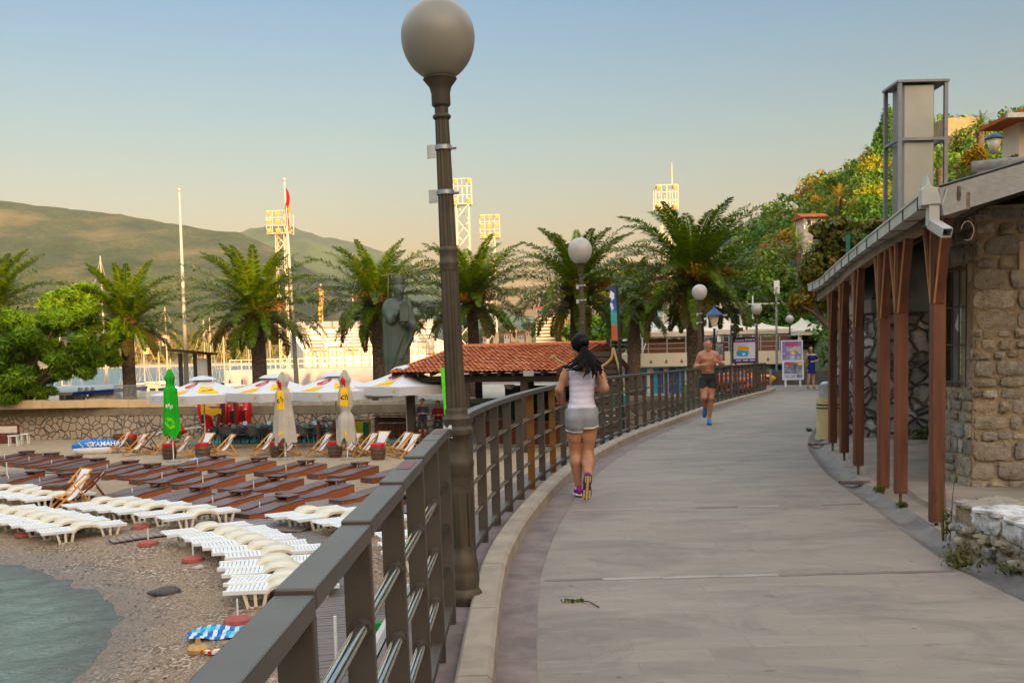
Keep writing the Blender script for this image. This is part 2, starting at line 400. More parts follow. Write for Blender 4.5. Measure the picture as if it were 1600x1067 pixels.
# --- promenade
KI=spline([(-.20,-14),(-.17,-6),(-.14,0),(-.10,4.75),(-.08,6.0),(-.02,7.5),(.22,9.56),(.68,12.29),(1.31,15.0),(2.32,18.6),(3.68,22.6),(5.0,26.5),(7.05,32.0),(9.7,38.6),(10.6,41.0)],90)
for p in KI: p.z=gz(p.y)
GL=spline([(2.6,-14),(2.85,-4),(3.02,3),(3.06,6.1),(3.05,6.9),(3.17,7.9),(3.42,9.47),(3.61,10.87),(3.85,12.47),(4.30,14.6),(4.72,16.3),(5.63,19.1),(6.75,22.0),(9.0,26.5),(13,33),(19,40),(25,46)],90)
for p in GL: p.z=gz(p.y)
def at_y(path,y):
    for i in range(len(path)-1):
        if path[i].y<=y<=path[i+1].y:
            t=(y-path[i].y)/max(1e-9,path[i+1].y-path[i].y); return path[i].lerp(path[i+1],t)
    return path[-1] if y>path[-1].y else path[0]
def strip_y(l,r,ys,z=0,nu=1):
    m=MB();vs=[];
    for y in ys:
        a=l(y);b=r(y)
        for i in range(nu+1):
            q=a.lerp(b,i/nu);vs.append((q.x,q.y,gz(q.y)+z))
    k=nu+1;m.add(vs,[(j*k+i,j*k+i+1,(j+1)*k+i+1,(j+1)*k+i) for j in range(len(ys)-1) for i in range(nu)]);return m
ys=[-14+i*.75 for i in range(74)]
def pinkw(y): return .17 if y<5 else (.17+.09*min(1,(y-5)/4))
PK=lambda y:at_y(KI,y)+Vector((.19+.05*max(0,min(1,(y-5)/3)),0,0))
m=strip_y(lambda y:at_y(KI,y)+Vector((-.5,0,0)),lambda y:at_y(GL,y),ys,0,4)
# run on past the end of the railing towards the town
m.add([(at_y(KI,41).x-.5,41.2,gz(41)-.001),(26,41.2,gz(41)-.001),(60,75,-.4),(17,56,-.3),(11.5,47,-.2)],[(0,1,2,3,4)])
tag(m.build('promenade',PAVE),kind='structure')
m=strip_y(lambda y:at_y(KI,y)+Vector((-.02,0,0)),PK,ys[:72],.004); tag(m.build('promenade_edge_band',PINK),kind='structure')
# white and brown marble strips laid across the paving every three metres
WST=M('marble_strip',(.27,.235,.20),.5,.3,3,grime=.6); BST=M('brown_marble_strip',(.15,.115,.10),.55,.2,4,grime=.3)
m=MB()
for y in (3.9,6.88,9.95,13.0,16.1,19.2,22.3,25.4,28.5):
    a=PK(y)+Vector((.03,0,0)); b=at_y(GL,y)-Vector((.05,0,0)); n=7
    for i in range(n):
        p=a.lerp(b,i/n+.001); q=a.lerp(b,(i+1)/n-.001); mi=1 if (i>=4 and y<8) or i==6 or (i*7+int(y*3))%5==0 else 0
        if y>8 and (i*5+int(y))%3==1: continue
        z=gz(y)+.002; m.add([(p.x,y,z),(q.x,y+.02,z),(q.x,y+.085,z),(p.x,y+.065,z)],[(0,1,2,3)],mi)
tag(m.build('paving_strips',[WST,BST]),kind='structure')
# kerb: an upstand of stone lengths with open joints
m=MB(); N=46
kp=spline([tuple(p) for p in KI],N*4+1)
for i in range(N):
    s=kp[i*4:(i+1)*4+1]; s=[s[0].lerp(s[1],.02)]+s[1:-1]+[s[-1].lerp(s[-2],.02)]
    m.sweep(s,[(0,-.05),(-.012,.095),(-.035,.115),(-.165,.115),(-.18,.10),(-.18,-.05)][::-1],closed=True)
tag(m.build('kerb',KERB,auto=30),kind='structure')
m=MB(); m.sweep(KI,[(-.60,-2.9),(-.60,.05),(-.17,.05)])
tag(m.build('rail_footing',PINK),kind='structure')
sw=MB(); sw.sweep([p for p in KI],[(-.62,.03),(-.66,.02),(-.80,-3.2)]); 
tag(sw.build('sea_wall',CONC),'grey concrete retaining wall dropping from the promenade to the beach','wall')
# gutter, dished, with the rough stone ledge beyond it
m=MB(); m.sweep(GL,[(-.01,.003),(.03,-.012),(.09,-.045),(.15,-.05),(.21,-.03),(.255,.006),(.275,.014)][::1])
tag(m.build('gutter',GUTT,smooth=True),kind='structure')
STEPM=M('ledge_stone',(.29,.25,.21),.9,.3,3,.7,.03,grime=.4)
FLOORM=M('trodden_stone_floor',(.25,.21,.175),.9,.3,1.6,.6,.02,grime=.4)
m=MB(); gl2=[p for p in GL if p.y<24]; L=offs(gl2,.275); L2=offs(gl2,.47)
vs=[];
for a,b in zip(L,L2):
    j=.05*math.sin(b.y*3.1)+.03*math.sin(b.y*7.7)
    up=.0 if b.y<6 else .045
    vs+=[(a.x,a.y,a.z+.012),(a.lerp(b,.6).x+j*.3,a.lerp(b,.6).y,a.z+.016),(b.x+j-.02,b.y,b.z+.022),(b.x+j,b.y,b.z+.055+.008*math.sin(b.y*9)),(b.x+j+.1,b.y,b.z+.062),(b.x+7,b.y+1.5,b.z+.06)]
k=6;n=len(gl2);m.add(vs,[(j*k+i,j*k+i+1,(j+1)*k+i+1,(j+1)*k+i) for j in range(n-1) for i in range(k-1)])
tag(m.build('stone_floor',FLOORM),kind='structure')
# drain grates across the gutter
RUST=M('rusty_iron',(.11,.075,.055),.75,.35,12,.3,.004)
for i,(y,lab) in enumerate([(11.55,'narrow rusty iron drain grate across the gutter nearest the camera'),(16.4,'rusty iron drain grate across the gutter beside the beige bin')]):
    a=at_y(GL,y); t=(at_y(GL,y+.3)-a).normalized(); x=Vector((t.y,-t.x,0)); g=MB()
    for k in range(9): g.beam(a+x*(.03+.035*k)+t*-.05+Vector((0,0,.008)),a+x*(.03+.035*k)+t*.06+Vector((0,0,.008)),.016,.02)
    g.beam(a-t*.06+Vector((0,0,.008)),a+x*.34-t*.06+Vector((0,0,.008)),.02,.024); g.beam(a+t*.07+Vector((0,0,.008)),a+x*.34+t*.07+Vector((0,0,.008)),.02,.024)
    tag(g.build('drain_grate',RUST),lab,'drain grate',group='drain grates in the gutter')
# --- beach and sea bed
SHORE=[(-70,30),(-30,27.5),(-20,25.6),(-14.5,24.2),(-11.63,22.86),(-10.44,22.18),(-9.45,21.17),(-8.26,19.89),(-7.3,18.61),(-6.8,17.23),(-6.5,16.04),(-6.2,14.25),(-5.6,11.5),(-4.6,8.5),(-3.4,5.5),(-2.2,2),(-1.5,-4),(-1,-14)]
SP=np.array([(p.x,p.y) for p in spline(SHORE,200)])
def shore_d(x,y):
    """signed distance to the shoreline: positive on the land side (array)"""
    x=np.asarray(x,float);y=np.asarray(y,float);best=np.full(x.shape,1e9);sg=np.zeros(x.shape)
    for i in range(len(SP)-1):
        a=SP[i];b=SP[i+1];ab=b-a;t=np.clip(((x-a[0])*ab[0]+(y-a[1])*ab[1])/(ab@ab),0,1);dx=x-(a[0]+t*ab[0]);dy=y-(a[1]+t*ab[1]);d=np.hypot(dx,dy)
        m=d<best;best[m]=d[m];cr=ab[0]*dy-ab[1]*dx;sg[m]=np.sign(cr)[m]
    return best*np.where(sg==0,1,sg)
BZ=-2.55; SEAZ=-2.92
def beach_z(x,y):
    d=shore_d(x,y); x=np.asarray(x,float); y=np.asarray(y,float)
    up=np.clip(d,0,None); z=np.where(d>0,SEAZ+(BZ-SEAZ)*(1-np.exp(-up/1.3)),SEAZ+d*.16-.02*np.clip(-d,0,6)**1.2)
    z=np.maximum(z,-6.5); z=z+np.clip(up-18,0,40)*.012
    return z+.018*np.sin(x*1.3+y*.7)*np.sin(y*1.1-x*.4)*(d>-1)
def bz(x,y): return float(beach_z(np.array([x]),np.array([y]))[0])
def BP(u,v,dz=0.0):
    """the point of the beach seen on a sight line, at dz above the sand"""
    p=P(u,v,BZ+dz)
    for _ in range(6): p=P(u,v,bz(p.x,p.y)+dz)
    return p
nx,ny=190,150; gx=-75+np.arange(nx+1)*(105/nx); gy=-10+np.arange(ny+1)*(66/ny)
X,Y=np.meshgrid(gx,gy); Zb=beach_z(X.ravel(),Y.ravel()); d=shore_d(X.ravel(),Y.ravel())
ids=np.arange((nx+1)*(ny+1)).reshape(ny+1,nx+1); q=np.stack([ids[:-1,:-1],ids[:-1,1:],ids[1:,1:],ids[1:,:-1]],-1).reshape(-1,4)
bo=npmesh('beach',np.stack([X.ravel(),Y.ravel(),Zb],1),q,mat_pebble(),smooth=True); tag(bo,kind='structure')
at=bo.data.attributes.new('dry','FLOAT','POINT'); at.data.foreach_set('value',(np.clip((Y.ravel()-29)/14,0,1)*np.clip(d/8,0,1)).astype(np.float32))
at=bo.data.attributes.new('wet','FLOAT','POINT'); at.data.foreach_set('value',np.clip(1-np.abs(d-.0)/1.1,0,1).astype(np.float32))
def wave_z(x,y,d):
    z=np.zeros_like(x); rs=np.random.RandomState(12)
    for i in range(26):
        a=rs.uniform(-1.0,1.0)+2.3; L=rs.uniform(.35,1.6); k=2*np.pi/L; z+=L*.0105*np.sin(k*(x*np.cos(a)+y*np.sin(a))+rs.rand()*6.3+.6*np.sin(x*.7+y*.5+i))
    m=(x>-27)&(y>7)
    return SEAZ+z*np.clip(-d/3+.25,.15,1)*m
# near bay: a fine sheet with the shallows at its rim
m_w=mat_water('bay_water',(.31,.39,.33),True)
gx=np.concatenate([np.arange(-75,-26,1.0),np.arange(-26,0.01,.11)]); gy=np.concatenate([np.arange(-10,8,.5),np.arange(8,31.9,.11)]); nx,ny=len(gx)-1,len(gy)-1; X,Y=np.meshgrid(gx,gy); d=shore_d(X.ravel(),Y.ravel())
ids=np.arange((nx+1)*(ny+1)).reshape(ny+1,nx+1); q=np.stack([ids[:-1,:-1],ids[:-1,1:],ids[1:,1:],ids[1:,:-1]],-1).reshape(-1,4); keep=(d.reshape(ny+1,nx+1)[:-1,:-1]<1.2).ravel(); q=q[keep]
wob=npmesh('water',np.stack([X.ravel(),Y.ravel(),wave_z(X.ravel(),Y.ravel(),d)],1),q,m_w,smooth=True); tag(wob,kind='structure')
at=wob.data.attributes.new('shore','FLOAT','POINT'); at.data.foreach_set('value',np.clip(1-(-d)/1.5,0,1).astype(np.float32)**1.6)
# harbour basin and open sea behind the terrace
m=MB(); m.add([(-4000,84,SEAZ),(400,84,SEAZ),(400,5000,SEAZ),(-4000,5000,SEAZ)],[(0,1,2,3)]); m.add([(-4000,-300,SEAZ-.3),(-75,-300,SEAZ-.3),(-75,84,SEAZ),(-4000,84,SEAZ)],[(0,1,2,3)])
tag(m.build('sea',mat_water('harbour_water',(.10,.17,.20),False)),kind='structure')
# terrace behind the beach wall
m=MB(); m.add([(-80,55.5,-.75),(-16,53.4,-.75),(-3,50.5,-.9),(20,49.5,-1.2),(60,49.5,-1.2),(60,86,-1.2),(-12,86,-.9),(-80,86,-.75)],[(0,1,2,3,4,5,6,7)])
m.add([(-80,86,-.75),(-12,86,-.9),(60,86,-1.2),(60,86,-5),(-12,86,-5),(-80,86,-5)],[(0,5,4,1),(1,4,3,2)])
tag(m.build('terrace',M('terrace_paving',(.34,.30,.25),.85,.2,1,.2,.01)),kind='structure')
# right-hand pebble beach below the promenade, in front of the beach club
m=MB(); m.grid(lambda a,b:(-4+34*a,44+22*b,-2.42+.02*math.sin(a*40)+.35*b*b),34,22)
tag(m.build('shingle',M('grey_shingle',(.33,.31,.29),.9,.3,20,.6,.02)),kind='structure')
# ground sheet under the town on the right and behind the camera
m=MB(); m.add([(7,-260,-.15),(400,-260,-.15),(400,400,-.15),(62,400,-.15),(30,64,-.15),(13.5,22,-.15),(9.5,16,-.15)],[(0,1,2,3,4,5,6)]); m.add([(-1.2,-14,-.02),(7,-14,-.02),(7,-260,-.15),(-60,-260,-.15)],[(0,3,2,1)])
tag(m.build('ground',M('earth',(.16,.13,.09),.95,.3,.4)),kind='structure')
# --- mountains across the water
def vnoise(x,y,seed=0):
    xi=np.floor(x).astype(int);yi=np.floor(y).astype(int);fx=x-xi;fy=y-yi;fx=fx*fx*(3-2*fx);fy=fy*fy*(3-2*fy)
    h=lambda i,j:np.modf(np.abs(np.sin(i*127.1+j*311.7+seed*74.7)*43758.5453))[0]
    return (h(xi,yi)*(1-fx)+h(xi+1,yi)*fx)*(1-fy)+(h(xi,yi+1)*(1-fx)+h(xi+1,yi+1)*fx)*fy
def fbm(x,y,o=5,seed=0): return sum(vnoise(x*2**k,y*2**k,seed+k)*.5**k for k in range(o))/2
def hv(u): return 553-.0227*(u-800)
def mat_mount():
    t=NT('mountain_scrub'); n=t.noise(.006,8,.62); n2=t.noise(.055,9,.7); n3=t.noise(.004,5,.5,t.co((1,.5,2.5)))
    c=t.ramp(n,[(.32,(.045,.070,.016)),(.5,(.100,.115,.024)),(.68,(.18,.165,.040))])
    c=t.mix(t.ramp(n2,[(.55,0.0),(.72,.6)]),c,(.30,.23,.13)); n5=t.noise(.11,6,.7); c=t.mix(t.ramp(n5,[(.46,0.0),(.60,.75)]),c,(.030,.050,.012)); c=t.mix(t.ramp(n3,[(.50,0.0),(.64,.5)]),c,(.42,.28,.12))  # tan patches partly paint golden sunlight onto the scrub
    t.col(c); t.set(.95,0,.1); t.bump(n2,1.0,22); return t.m
MTM=mat_mount()
def mountain(name,prof,r0,r1,seed,zb=-3):
    us=np.array([p[0] for p in prof],float);vs=np.array([p[1] for p in prof],float); uu=np.linspace(us[0],us[-1],260); vv=np.interp(uu,us,vs); rr=np.linspace(0,1.25,46)
    ta=np.array([ray(u,hv(u)).x/ray(u,hv(u)).y for u in uu]); el=(np.array([hv(u) for u in uu])-vv)/FPX; zr=el*r1+CAMH
    U,T=np.meshgrid(ta,rr); Zr=np.tile(zr,(len(rr),1)); Yd=r0+(r1-r0)*T; Xd=U*Yd
    s=np.clip(T,0,1); h=Zr*s**1.15; h=np.where(T>1,Zr*(1-(T-1)*.8),h); nzv=fbm(Xd/260+40,Yd/260+9,5,seed)-.48; rg=np.abs(fbm(Xd/420+3,Yd/900+5,4,seed+9)-.5)
    h=h+(nzv*Zr*.30-rg*Zr*.5+.05*Zr)*np.sin(np.pi*np.clip(T,0,1))**.8*(T<1) + np.where(T>.96,(fbm(Xd/40,Yd/40,4,seed)-.5)*11,0)
    n,mm=U.shape; ids=np.arange(n*mm).reshape(n,mm); q=np.stack([ids[:-1,:-1],ids[:-1,1:],ids[1:,1:],ids[1:,:-1]],-1).reshape(-1,4)
    o=npmesh(name,np.stack([Xd.ravel(),Yd.ravel(),np.maximum(h.ravel(),zb)],1),q,MTM if name=='mountains' else M('far_mountain_scrub',(.085,.100,.045),.95,.4,.006,.6,8),smooth=True); tag(o,kind='structure')
mountain('mountains',[(-900,380),(-500,330),(-250,306),(-100,308),(0,315),(60,323),(130,331),(200,338),(260,349),(330,360),(385,367),(440,392),(500,430),(560,480),(600,540),(640,562)],1500,2900,3)
mountain('far_mountains',[(250,500),(300,430),(350,380),(400,359),(435,355),(465,356),(500,370),(560,381),(600,394),(640,411),(690,440),(740,470),(800,488),(850,500),(900,525),(960,548)],2300,3600,11)
# --- unseen hill added behind the camera, shaped to shade this shore from the low sun
m=MB()
prof=[(-500,30),(-200,48),(-60,53),(100,53),(125,56),(150,60),(200,72),(260,80),(400,85),(700,60)]
def hb(a,b):
    x=-500+1200*a; H=np.interp(x,[p[0] for p in prof],[p[1] for p in prof])+2.5*math.sin(x*.05)+2*math.sin(x*.13); s=math.sin(pi*b)**1.1; return (x,-140-120*b,max(-3,H*s-3*(1-s)))
m.grid(hb,90,12); tag(m.build('coast_hill',M('hill_scrub',(.06,.075,.03),.95,.4,.05)),kind='structure')
# --- unseen mountain added off to the right, shaped to shade the foot of the far ridge
m=MB()
def cm(a,b):
    x=230+1500*a; H=np.interp(x,[230,300,380,450,600,900,1300,1730],[0,60,230,470,820,860,700,0])*(1+.05*math.sin(x*.02)); return (x,-230+460*b,max(-3,H*math.sin(pi*b)**1.2-2))
m.grid(cm,60,14); tag(m.build('coast_mountain',M('hill_scrub',(.06,.075,.03))),kind='structure')
# --- wooded hill on the right
RID=[(1060,470),(1120,400),(1170,362),(1200,338),(1250,305),(1300,278),(1345,260),(1390,236),(1450,214),(1500,205),(1560,200),(1620,190),(1750,180),(2000,175)]
def hill_z(x,y):
    a=x/y; u=800+FPX*a; v=np.interp(u,[p[0] for p in RID],[p[1] for p in RID]); Yr=np.interp(u,[1100,1390,1700],[205,165,150]); Y0=np.interp(u,[1100,1180,1290,1400,1600,1900],[100,84,48,30,24,20])
    zr=(hv(u)-v)/FPX*Yr+CAMH-3; t=(y-Y0)/(Yr-Y0); s=np.clip(t,0,1); z=-.6+(zr+.6)*(s**.95); return np.where(t>1,zr*(1-(t-1)*.5),z)+(fbm(x/9,y/9,3,5)-.5)*2.2*np.clip(t*3,0,1)
ua=np.linspace(1070,1980,110); ta=(ua-800)/FPX; yy=np.linspace(18,300,80); U,Yd=np.meshgrid(ta,yy); Xd=U*Yd; Zd=hill_z(Xd,Yd); n,mm=U.shape; ids=np.arange(n*mm).reshape(n,mm)
q=np.stack([ids[:-1,:-1],ids[:-1,1:],ids[1:,1:],ids[1:,:-1]],-1).reshape(-1,4)
tag(npmesh('wooded_hill_ground',np.stack([Xd.ravel(),Yd.ravel(),Zd.ravel()],1),q,M('hill_undergrowth',(.045,.06,.02),.95,.4,.3),smooth=True),kind='structure')
# --- far shore beyond the harbour
def far_z(x,y):
    a=x/y;u=800+FPX*a; top=np.interp(u,[60,130,180,300,480,560,700,800,900,1000,1100],[15,20,21,24,21,14,12,26,34,36,36]); s=np.clip((y-880)/200,0,1); return -3.2+(top+2)*s**.8*(1-.25*np.clip((y-1080)/200,0,1))
ua=np.linspace(-700,1150,120); yy=np.linspace(876,1300,14); U,Yd=np.meshgrid((ua-800)/FPX,yy); Xd=U*Yd; Zd=far_z(Xd,Yd); n,mm=U.shape; ids=np.arange(n*mm).reshape(n,mm); q=np.stack([ids[:-1,:-1],ids[:-1,1:],ids[1:,1:],ids[1:,:-1]],-1).reshape(-1,4)
tag(npmesh('far_shore',np.stack([Xd.ravel(),Yd.ravel(),Zd.ravel()],1),q,M('far_shore_earth',(.20,.16,.09),.95,.35,.02),smooth=True),kind='structure')
m=MB(); m.add([(-900,872,-2.9),(-150,872,-2.9),(-150,880,-.6),(-900,880,-.6)],[(0,1,2,3)]); tag(m.build('far_quay',M('far_quay_stone',(.42,.34,.25),.9,.2,.05)),kind='structure')
# --- leaves
def leafcloud(cent,rad,n,size,rs,flat=.8,shell=.55,aspect=.5,bias=None):
    """n leaves spread through an ellipsoid clump -> verts, quads"""
    d=rs.normal(size=(n,3)); d/=np.linalg.norm(d,axis=1)[:,None]; r=(shell+(1-shell)*rs.rand(n))**.7
    p=np.array(cent)+d*r[:,None]*np.array(rad); nm=d+rs.normal(size=(n,3))*.7; nm/=np.linalg.norm(nm,axis=1)[:,None]
    t=np.cross(nm,rs.normal(size=(n,3))); t/=np.linalg.norm(t,axis=1)[:,None]+1e-9; b=np.cross(nm,t); s=size*(.6+.8*rs.rand(n))[:,None]
    V=np.stack([p-t*s,p+b*s*aspect,p+t*s,p-b*s*aspect],1).reshape(-1,3); return V,np.arange(4*n).reshape(n,4)
def crownmesh(clumps,n,size,seed,aspect=.5,shell=.5):
    rs=np.random.RandomState(seed);Vs=[];Qs=[];o=0;tot=sum(np.prod(c[1])**(2/3) for c in clumps)
    for c,r in clumps:
        k=max(4,int(n*np.prod(r)**(2/3)/tot)); V,Q=leafcloud(c,r,k,size,rs,shell=shell,aspect=aspect);Vs.append(V);Qs.append(Q+o);o+=len(V)
    return np.concatenate(Vs),np.concatenate(Qs)
def clumps_round(R_,H_,k,seed,sub=.42,base=0):
    rs=np.random.RandomState(seed);out=[]
    for i in range(k):
        a=rs.rand()*2*pi; z=rs.rand(); rr=R_*(.25+.62*rs.rand())*math.sin(pi*(.12+.8*z))**.6; s=sub*(.65+.7*rs.rand())
        out.append(((rr*math.cos(a),rr*math.sin(a),base+H_*(.12+.8*z)),(R_*s,R_*s,R_*s*.75)))
    return out
BARK=M('bark',(.10,.075,.05),.95,.35,6,.7,.03)
# ================================================================ LAMPS
IRON=M('weathered_iron',(.050,.042,.032),.62,.35,7,.25,.006,.35,.5,col2=(.105,.083,.055),grime=.6,stretch=(2.2,2.2,.35))
GLOBEL=None; IRONG=M('grey_painted_iron',(.15,.135,.115),.6,.25,9,.15,.004,.2,.5)
def mat_globe():
    t=NT('opal_globe'); n=t.noise(5,5,.6); t.col(t.ramp(n,[(.35,(.31,.285,.23)),(.7,(.37,.34,.28))])); t.set(.32,0,.5); t.b.inputs['Subsurface Weight'].default_value=.0  # darkened colour stands in for the near globe being backlit
    tr=t.n('BsdfTranslucent'); tr.inputs[0].default_value=(.42,.36,.26,1); mx=t.n('MixShader'); mx.inputs[0].default_value=.28
    t.l(t.b.outputs[0],mx.inputs[1]); t.l(tr.outputs[0],mx.inputs[2]); t.l(mx.outputs[0],t.t.nodes['Material Output'].inputs[0]); return t.m
GLOBE=mat_globe(); STEEL=M('galvanised',(.42,.43,.43),.42,.2,14,.1,.003,.75); CHROME=M('polished_steel',(.62,.62,.62),.13,.1,20,.0,.0,1.0)
WHITEP=M('white_paint',(.72,.71,.68),.5,.08,6); BLACKP=M('black_paint',(.02,.02,.021),.45,.2,8)
k=.00383
def zz(v): return A(700,v,6.12).z
LP=[(950,20),(934,27),(926,27),(918,22),(905,24),(896,23),(890,21.5),(884,23),(878,22),(868,21),(862,17.5),(850,17),(800,17.5),(765,18.5),(757,17),(750,19),(744,18),(740,20),(733,22),(727,24),(720,24),(712,19),(703,18),(692,17.5),(684,20),(678,25),(671,25),(666,20.5),(660,21),(654,22.5),(648,18),(644,17.5),(641,18),(637,16)]
def lamp_parts(root):
    m=MB(); m.lathe([(r*k,zz(v)) for v,r in LP],n=28)
    for a in range(4): m.box((.10*math.cos(a*pi/2+.6),.10*math.sin(a*pi/2+.6),zz(934)),(.10,.075,.035),rz=a*pi/2+.6)
    for a in range(8):
        an=a*pi/4; m.beam((.066*math.cos(an),.066*math.sin(an),zz(850)),(.068*math.cos(an),.068*math.sin(an),zz(770)),.018,.018,up=(math.cos(an),math.sin(an),0))
    m.build('base',IRON,root,auto=38)
    m=MB(); m.lathe([(16*k,zz(637)),(14.7*k,zz(480)),(14.2*k,zz(422))],n=64,flute=(12,.16)); m.lathe([(14.4*k,zz(422)),(14.6*k,zz(416)),(15.6*k,zz(413)),(15.6*k,zz(410)),(14.2*k,zz(407)),(13.8*k,zz(396)),(15.2*k,zz(393)),(15.2*k,zz(389)),(13.4*k,zz(386))],n=28)
    m.lathe([(13.5*k,zz(386)),(11*k,zz(186))],n=64,flute=(12,.15))
    m.lathe([(11.2*k,zz(187)),(14*k,zz(184)),(14*k,zz(181)),(10.5*k,zz(178)),(10.5*k,zz(168)),(14*k,zz(165)),(14.5*k,zz(163)),(14.5*k,zz(146)),(17*k,zz(136)),(23*k,zz(128)),(26*k,zz(124)),(25*k,zz(122)),(12*k,zz(123))],n=28)
    m.build('column',IRON,root,auto=38)
    m=MB(); zc=zz(62); m.lathe([(.215*math.sin(t)*(1-.06*math.cos(t)),zc-.235*math.cos(t)) for t in [.42+i*(pi-.42)/26 for i in range(27)]],n=40,cap=False); m.build('globe',GLOBE,root,smooth=True)
    for v in (231,301):
        rr=12.2*k if v<260 else 13*k; m=MB(); m.lathe([(rr,zz(v)-.014),(rr+.004,zz(v)-.012),(rr+.004,zz(v)+.012),(rr,zz(v)+.014)],n=28,cap=False)
        m.box((-rr-.022,-.01,zz(v)-.02),(.045,.012,.075)); m.box((-rr-.045,0,zz(v)-.02),(.008,.03,.075)); m.tube([(rr,0,zz(v)),(rr+.03,0,zz(v))],.012,8); m.build('bracket',STEEL,root,auto=40)
L1=thing('street_lamp','big rusty fluted street lamp with a dull globe, in the gap of the railing','street lamp',(-.305,6.12,.055),0,'globe lamps along the promenade')
L1.rotation_euler=(0,R(-1.3),0); lamp_parts(L1)
for o in root_children['street_lamp']: o.location.z=-.055
# patch of old white poster paper on the near lamp's base
m=MB(); m.grid(lambda a,b:((.086)*math.cos(3.5+a*.9),(.086)*math.sin(3.5+a*.9),zz(684)+.075*b+.012*math.sin(a*9)),6,3); pp=m.build('paper_remnant',WHITEP,L1); pp.location.z=-.055
t=GLOBE.copy(); t.name='pale_globe'  # paler copy, front light painted into the globe colour
for q in t.node_tree.nodes:
    if q.type=='VALTORGB': q.color_ramp.elements[0].color=(.50,.47,.43,1); q.color_ramp.elements[1].color=(.60,.57,.53,1)
    if q.type=='BSDF_TRANSLUCENT': q.inputs[0].default_value=(.7,.66,.58,1)
PALEG=[o for o in root_children['street_lamp'] if o.name.startswith('globe')][0].data.copy(); PALEG.materials[0]=t
for (u,vg,vb,rp,lab,tl) in [(911,392,655,18.5,'globe lamp right behind the woman jogger, before the leafy palm',-.9),(1093,457,640,11.8,'globe lamp standing just in front of the biggest palm trunk',0),(1182,483,606,8.6,'globe lamp at the end of the grey railing beside the beach map board',0),(1234,499,597,6.2,'grey globe lamp behind the boat trip posters',0),(1261,506,604,5.4,'slim globe lamp just above the woman in the blue dress',0),(1284,512,590,5,'faint globe lamp nearest the first brown pergola post, in the tree shade',0)]:
    Yd=.215*FPX/rp; 
    g=A(u,vg,Yd); b=gz(Yd); o=dup(L1,(g.x,Yd,b),label=lab); s=(g.z-b)/zz(62); o.scale=(1,1,s); o.rotation_euler=(0,R(tl),0)
    for c in [c for c in bpy.data.objects if c.parent==o]:
        if c.name.startswith('paper'): bpy.data.objects.remove(c); continue
        c.location.z=0
        if c.name.startswith('globe'): c.data=PALEG
        if c.name.startswith(('column','base')): c.data=c.data.copy() if False else c.data
# old town lantern with a blue hood
p=A(1116,500,36); t=thing('lantern_post','black lantern post with a blue hat-shaped hood behind the running man','lantern',(p.x,36,gz(36))); zt=A(1116,482,36).z-t.location.z
m=MB(); m.lathe([(.09,0),(.07,.5),(.045,.9),(.035,zt-.75),(.06,zt-.7)],n=10); m.beam((0,-.3,zt-1.3),(0,.3,zt-1.3),.03,.03); m.build('post',BLACKP,t,auto=40)
m=MB(); m.lathe([(.09,zt-.62),(.19,zt-.24)],n=8); m.build('glass_body',M('lantern_glass',(.55,.48,.36),.3,.1),t)
BLUEH=M('blue_enamel',(.03,.06,.16),.45,.2); m=MB(); m.lathe([(.31,zt-.24),(.29,zt-.20),(.10,zt-.05),(.05,zt),(.02,zt+.08)],n=12); m.build('hood',BLUEH,t,auto=40)
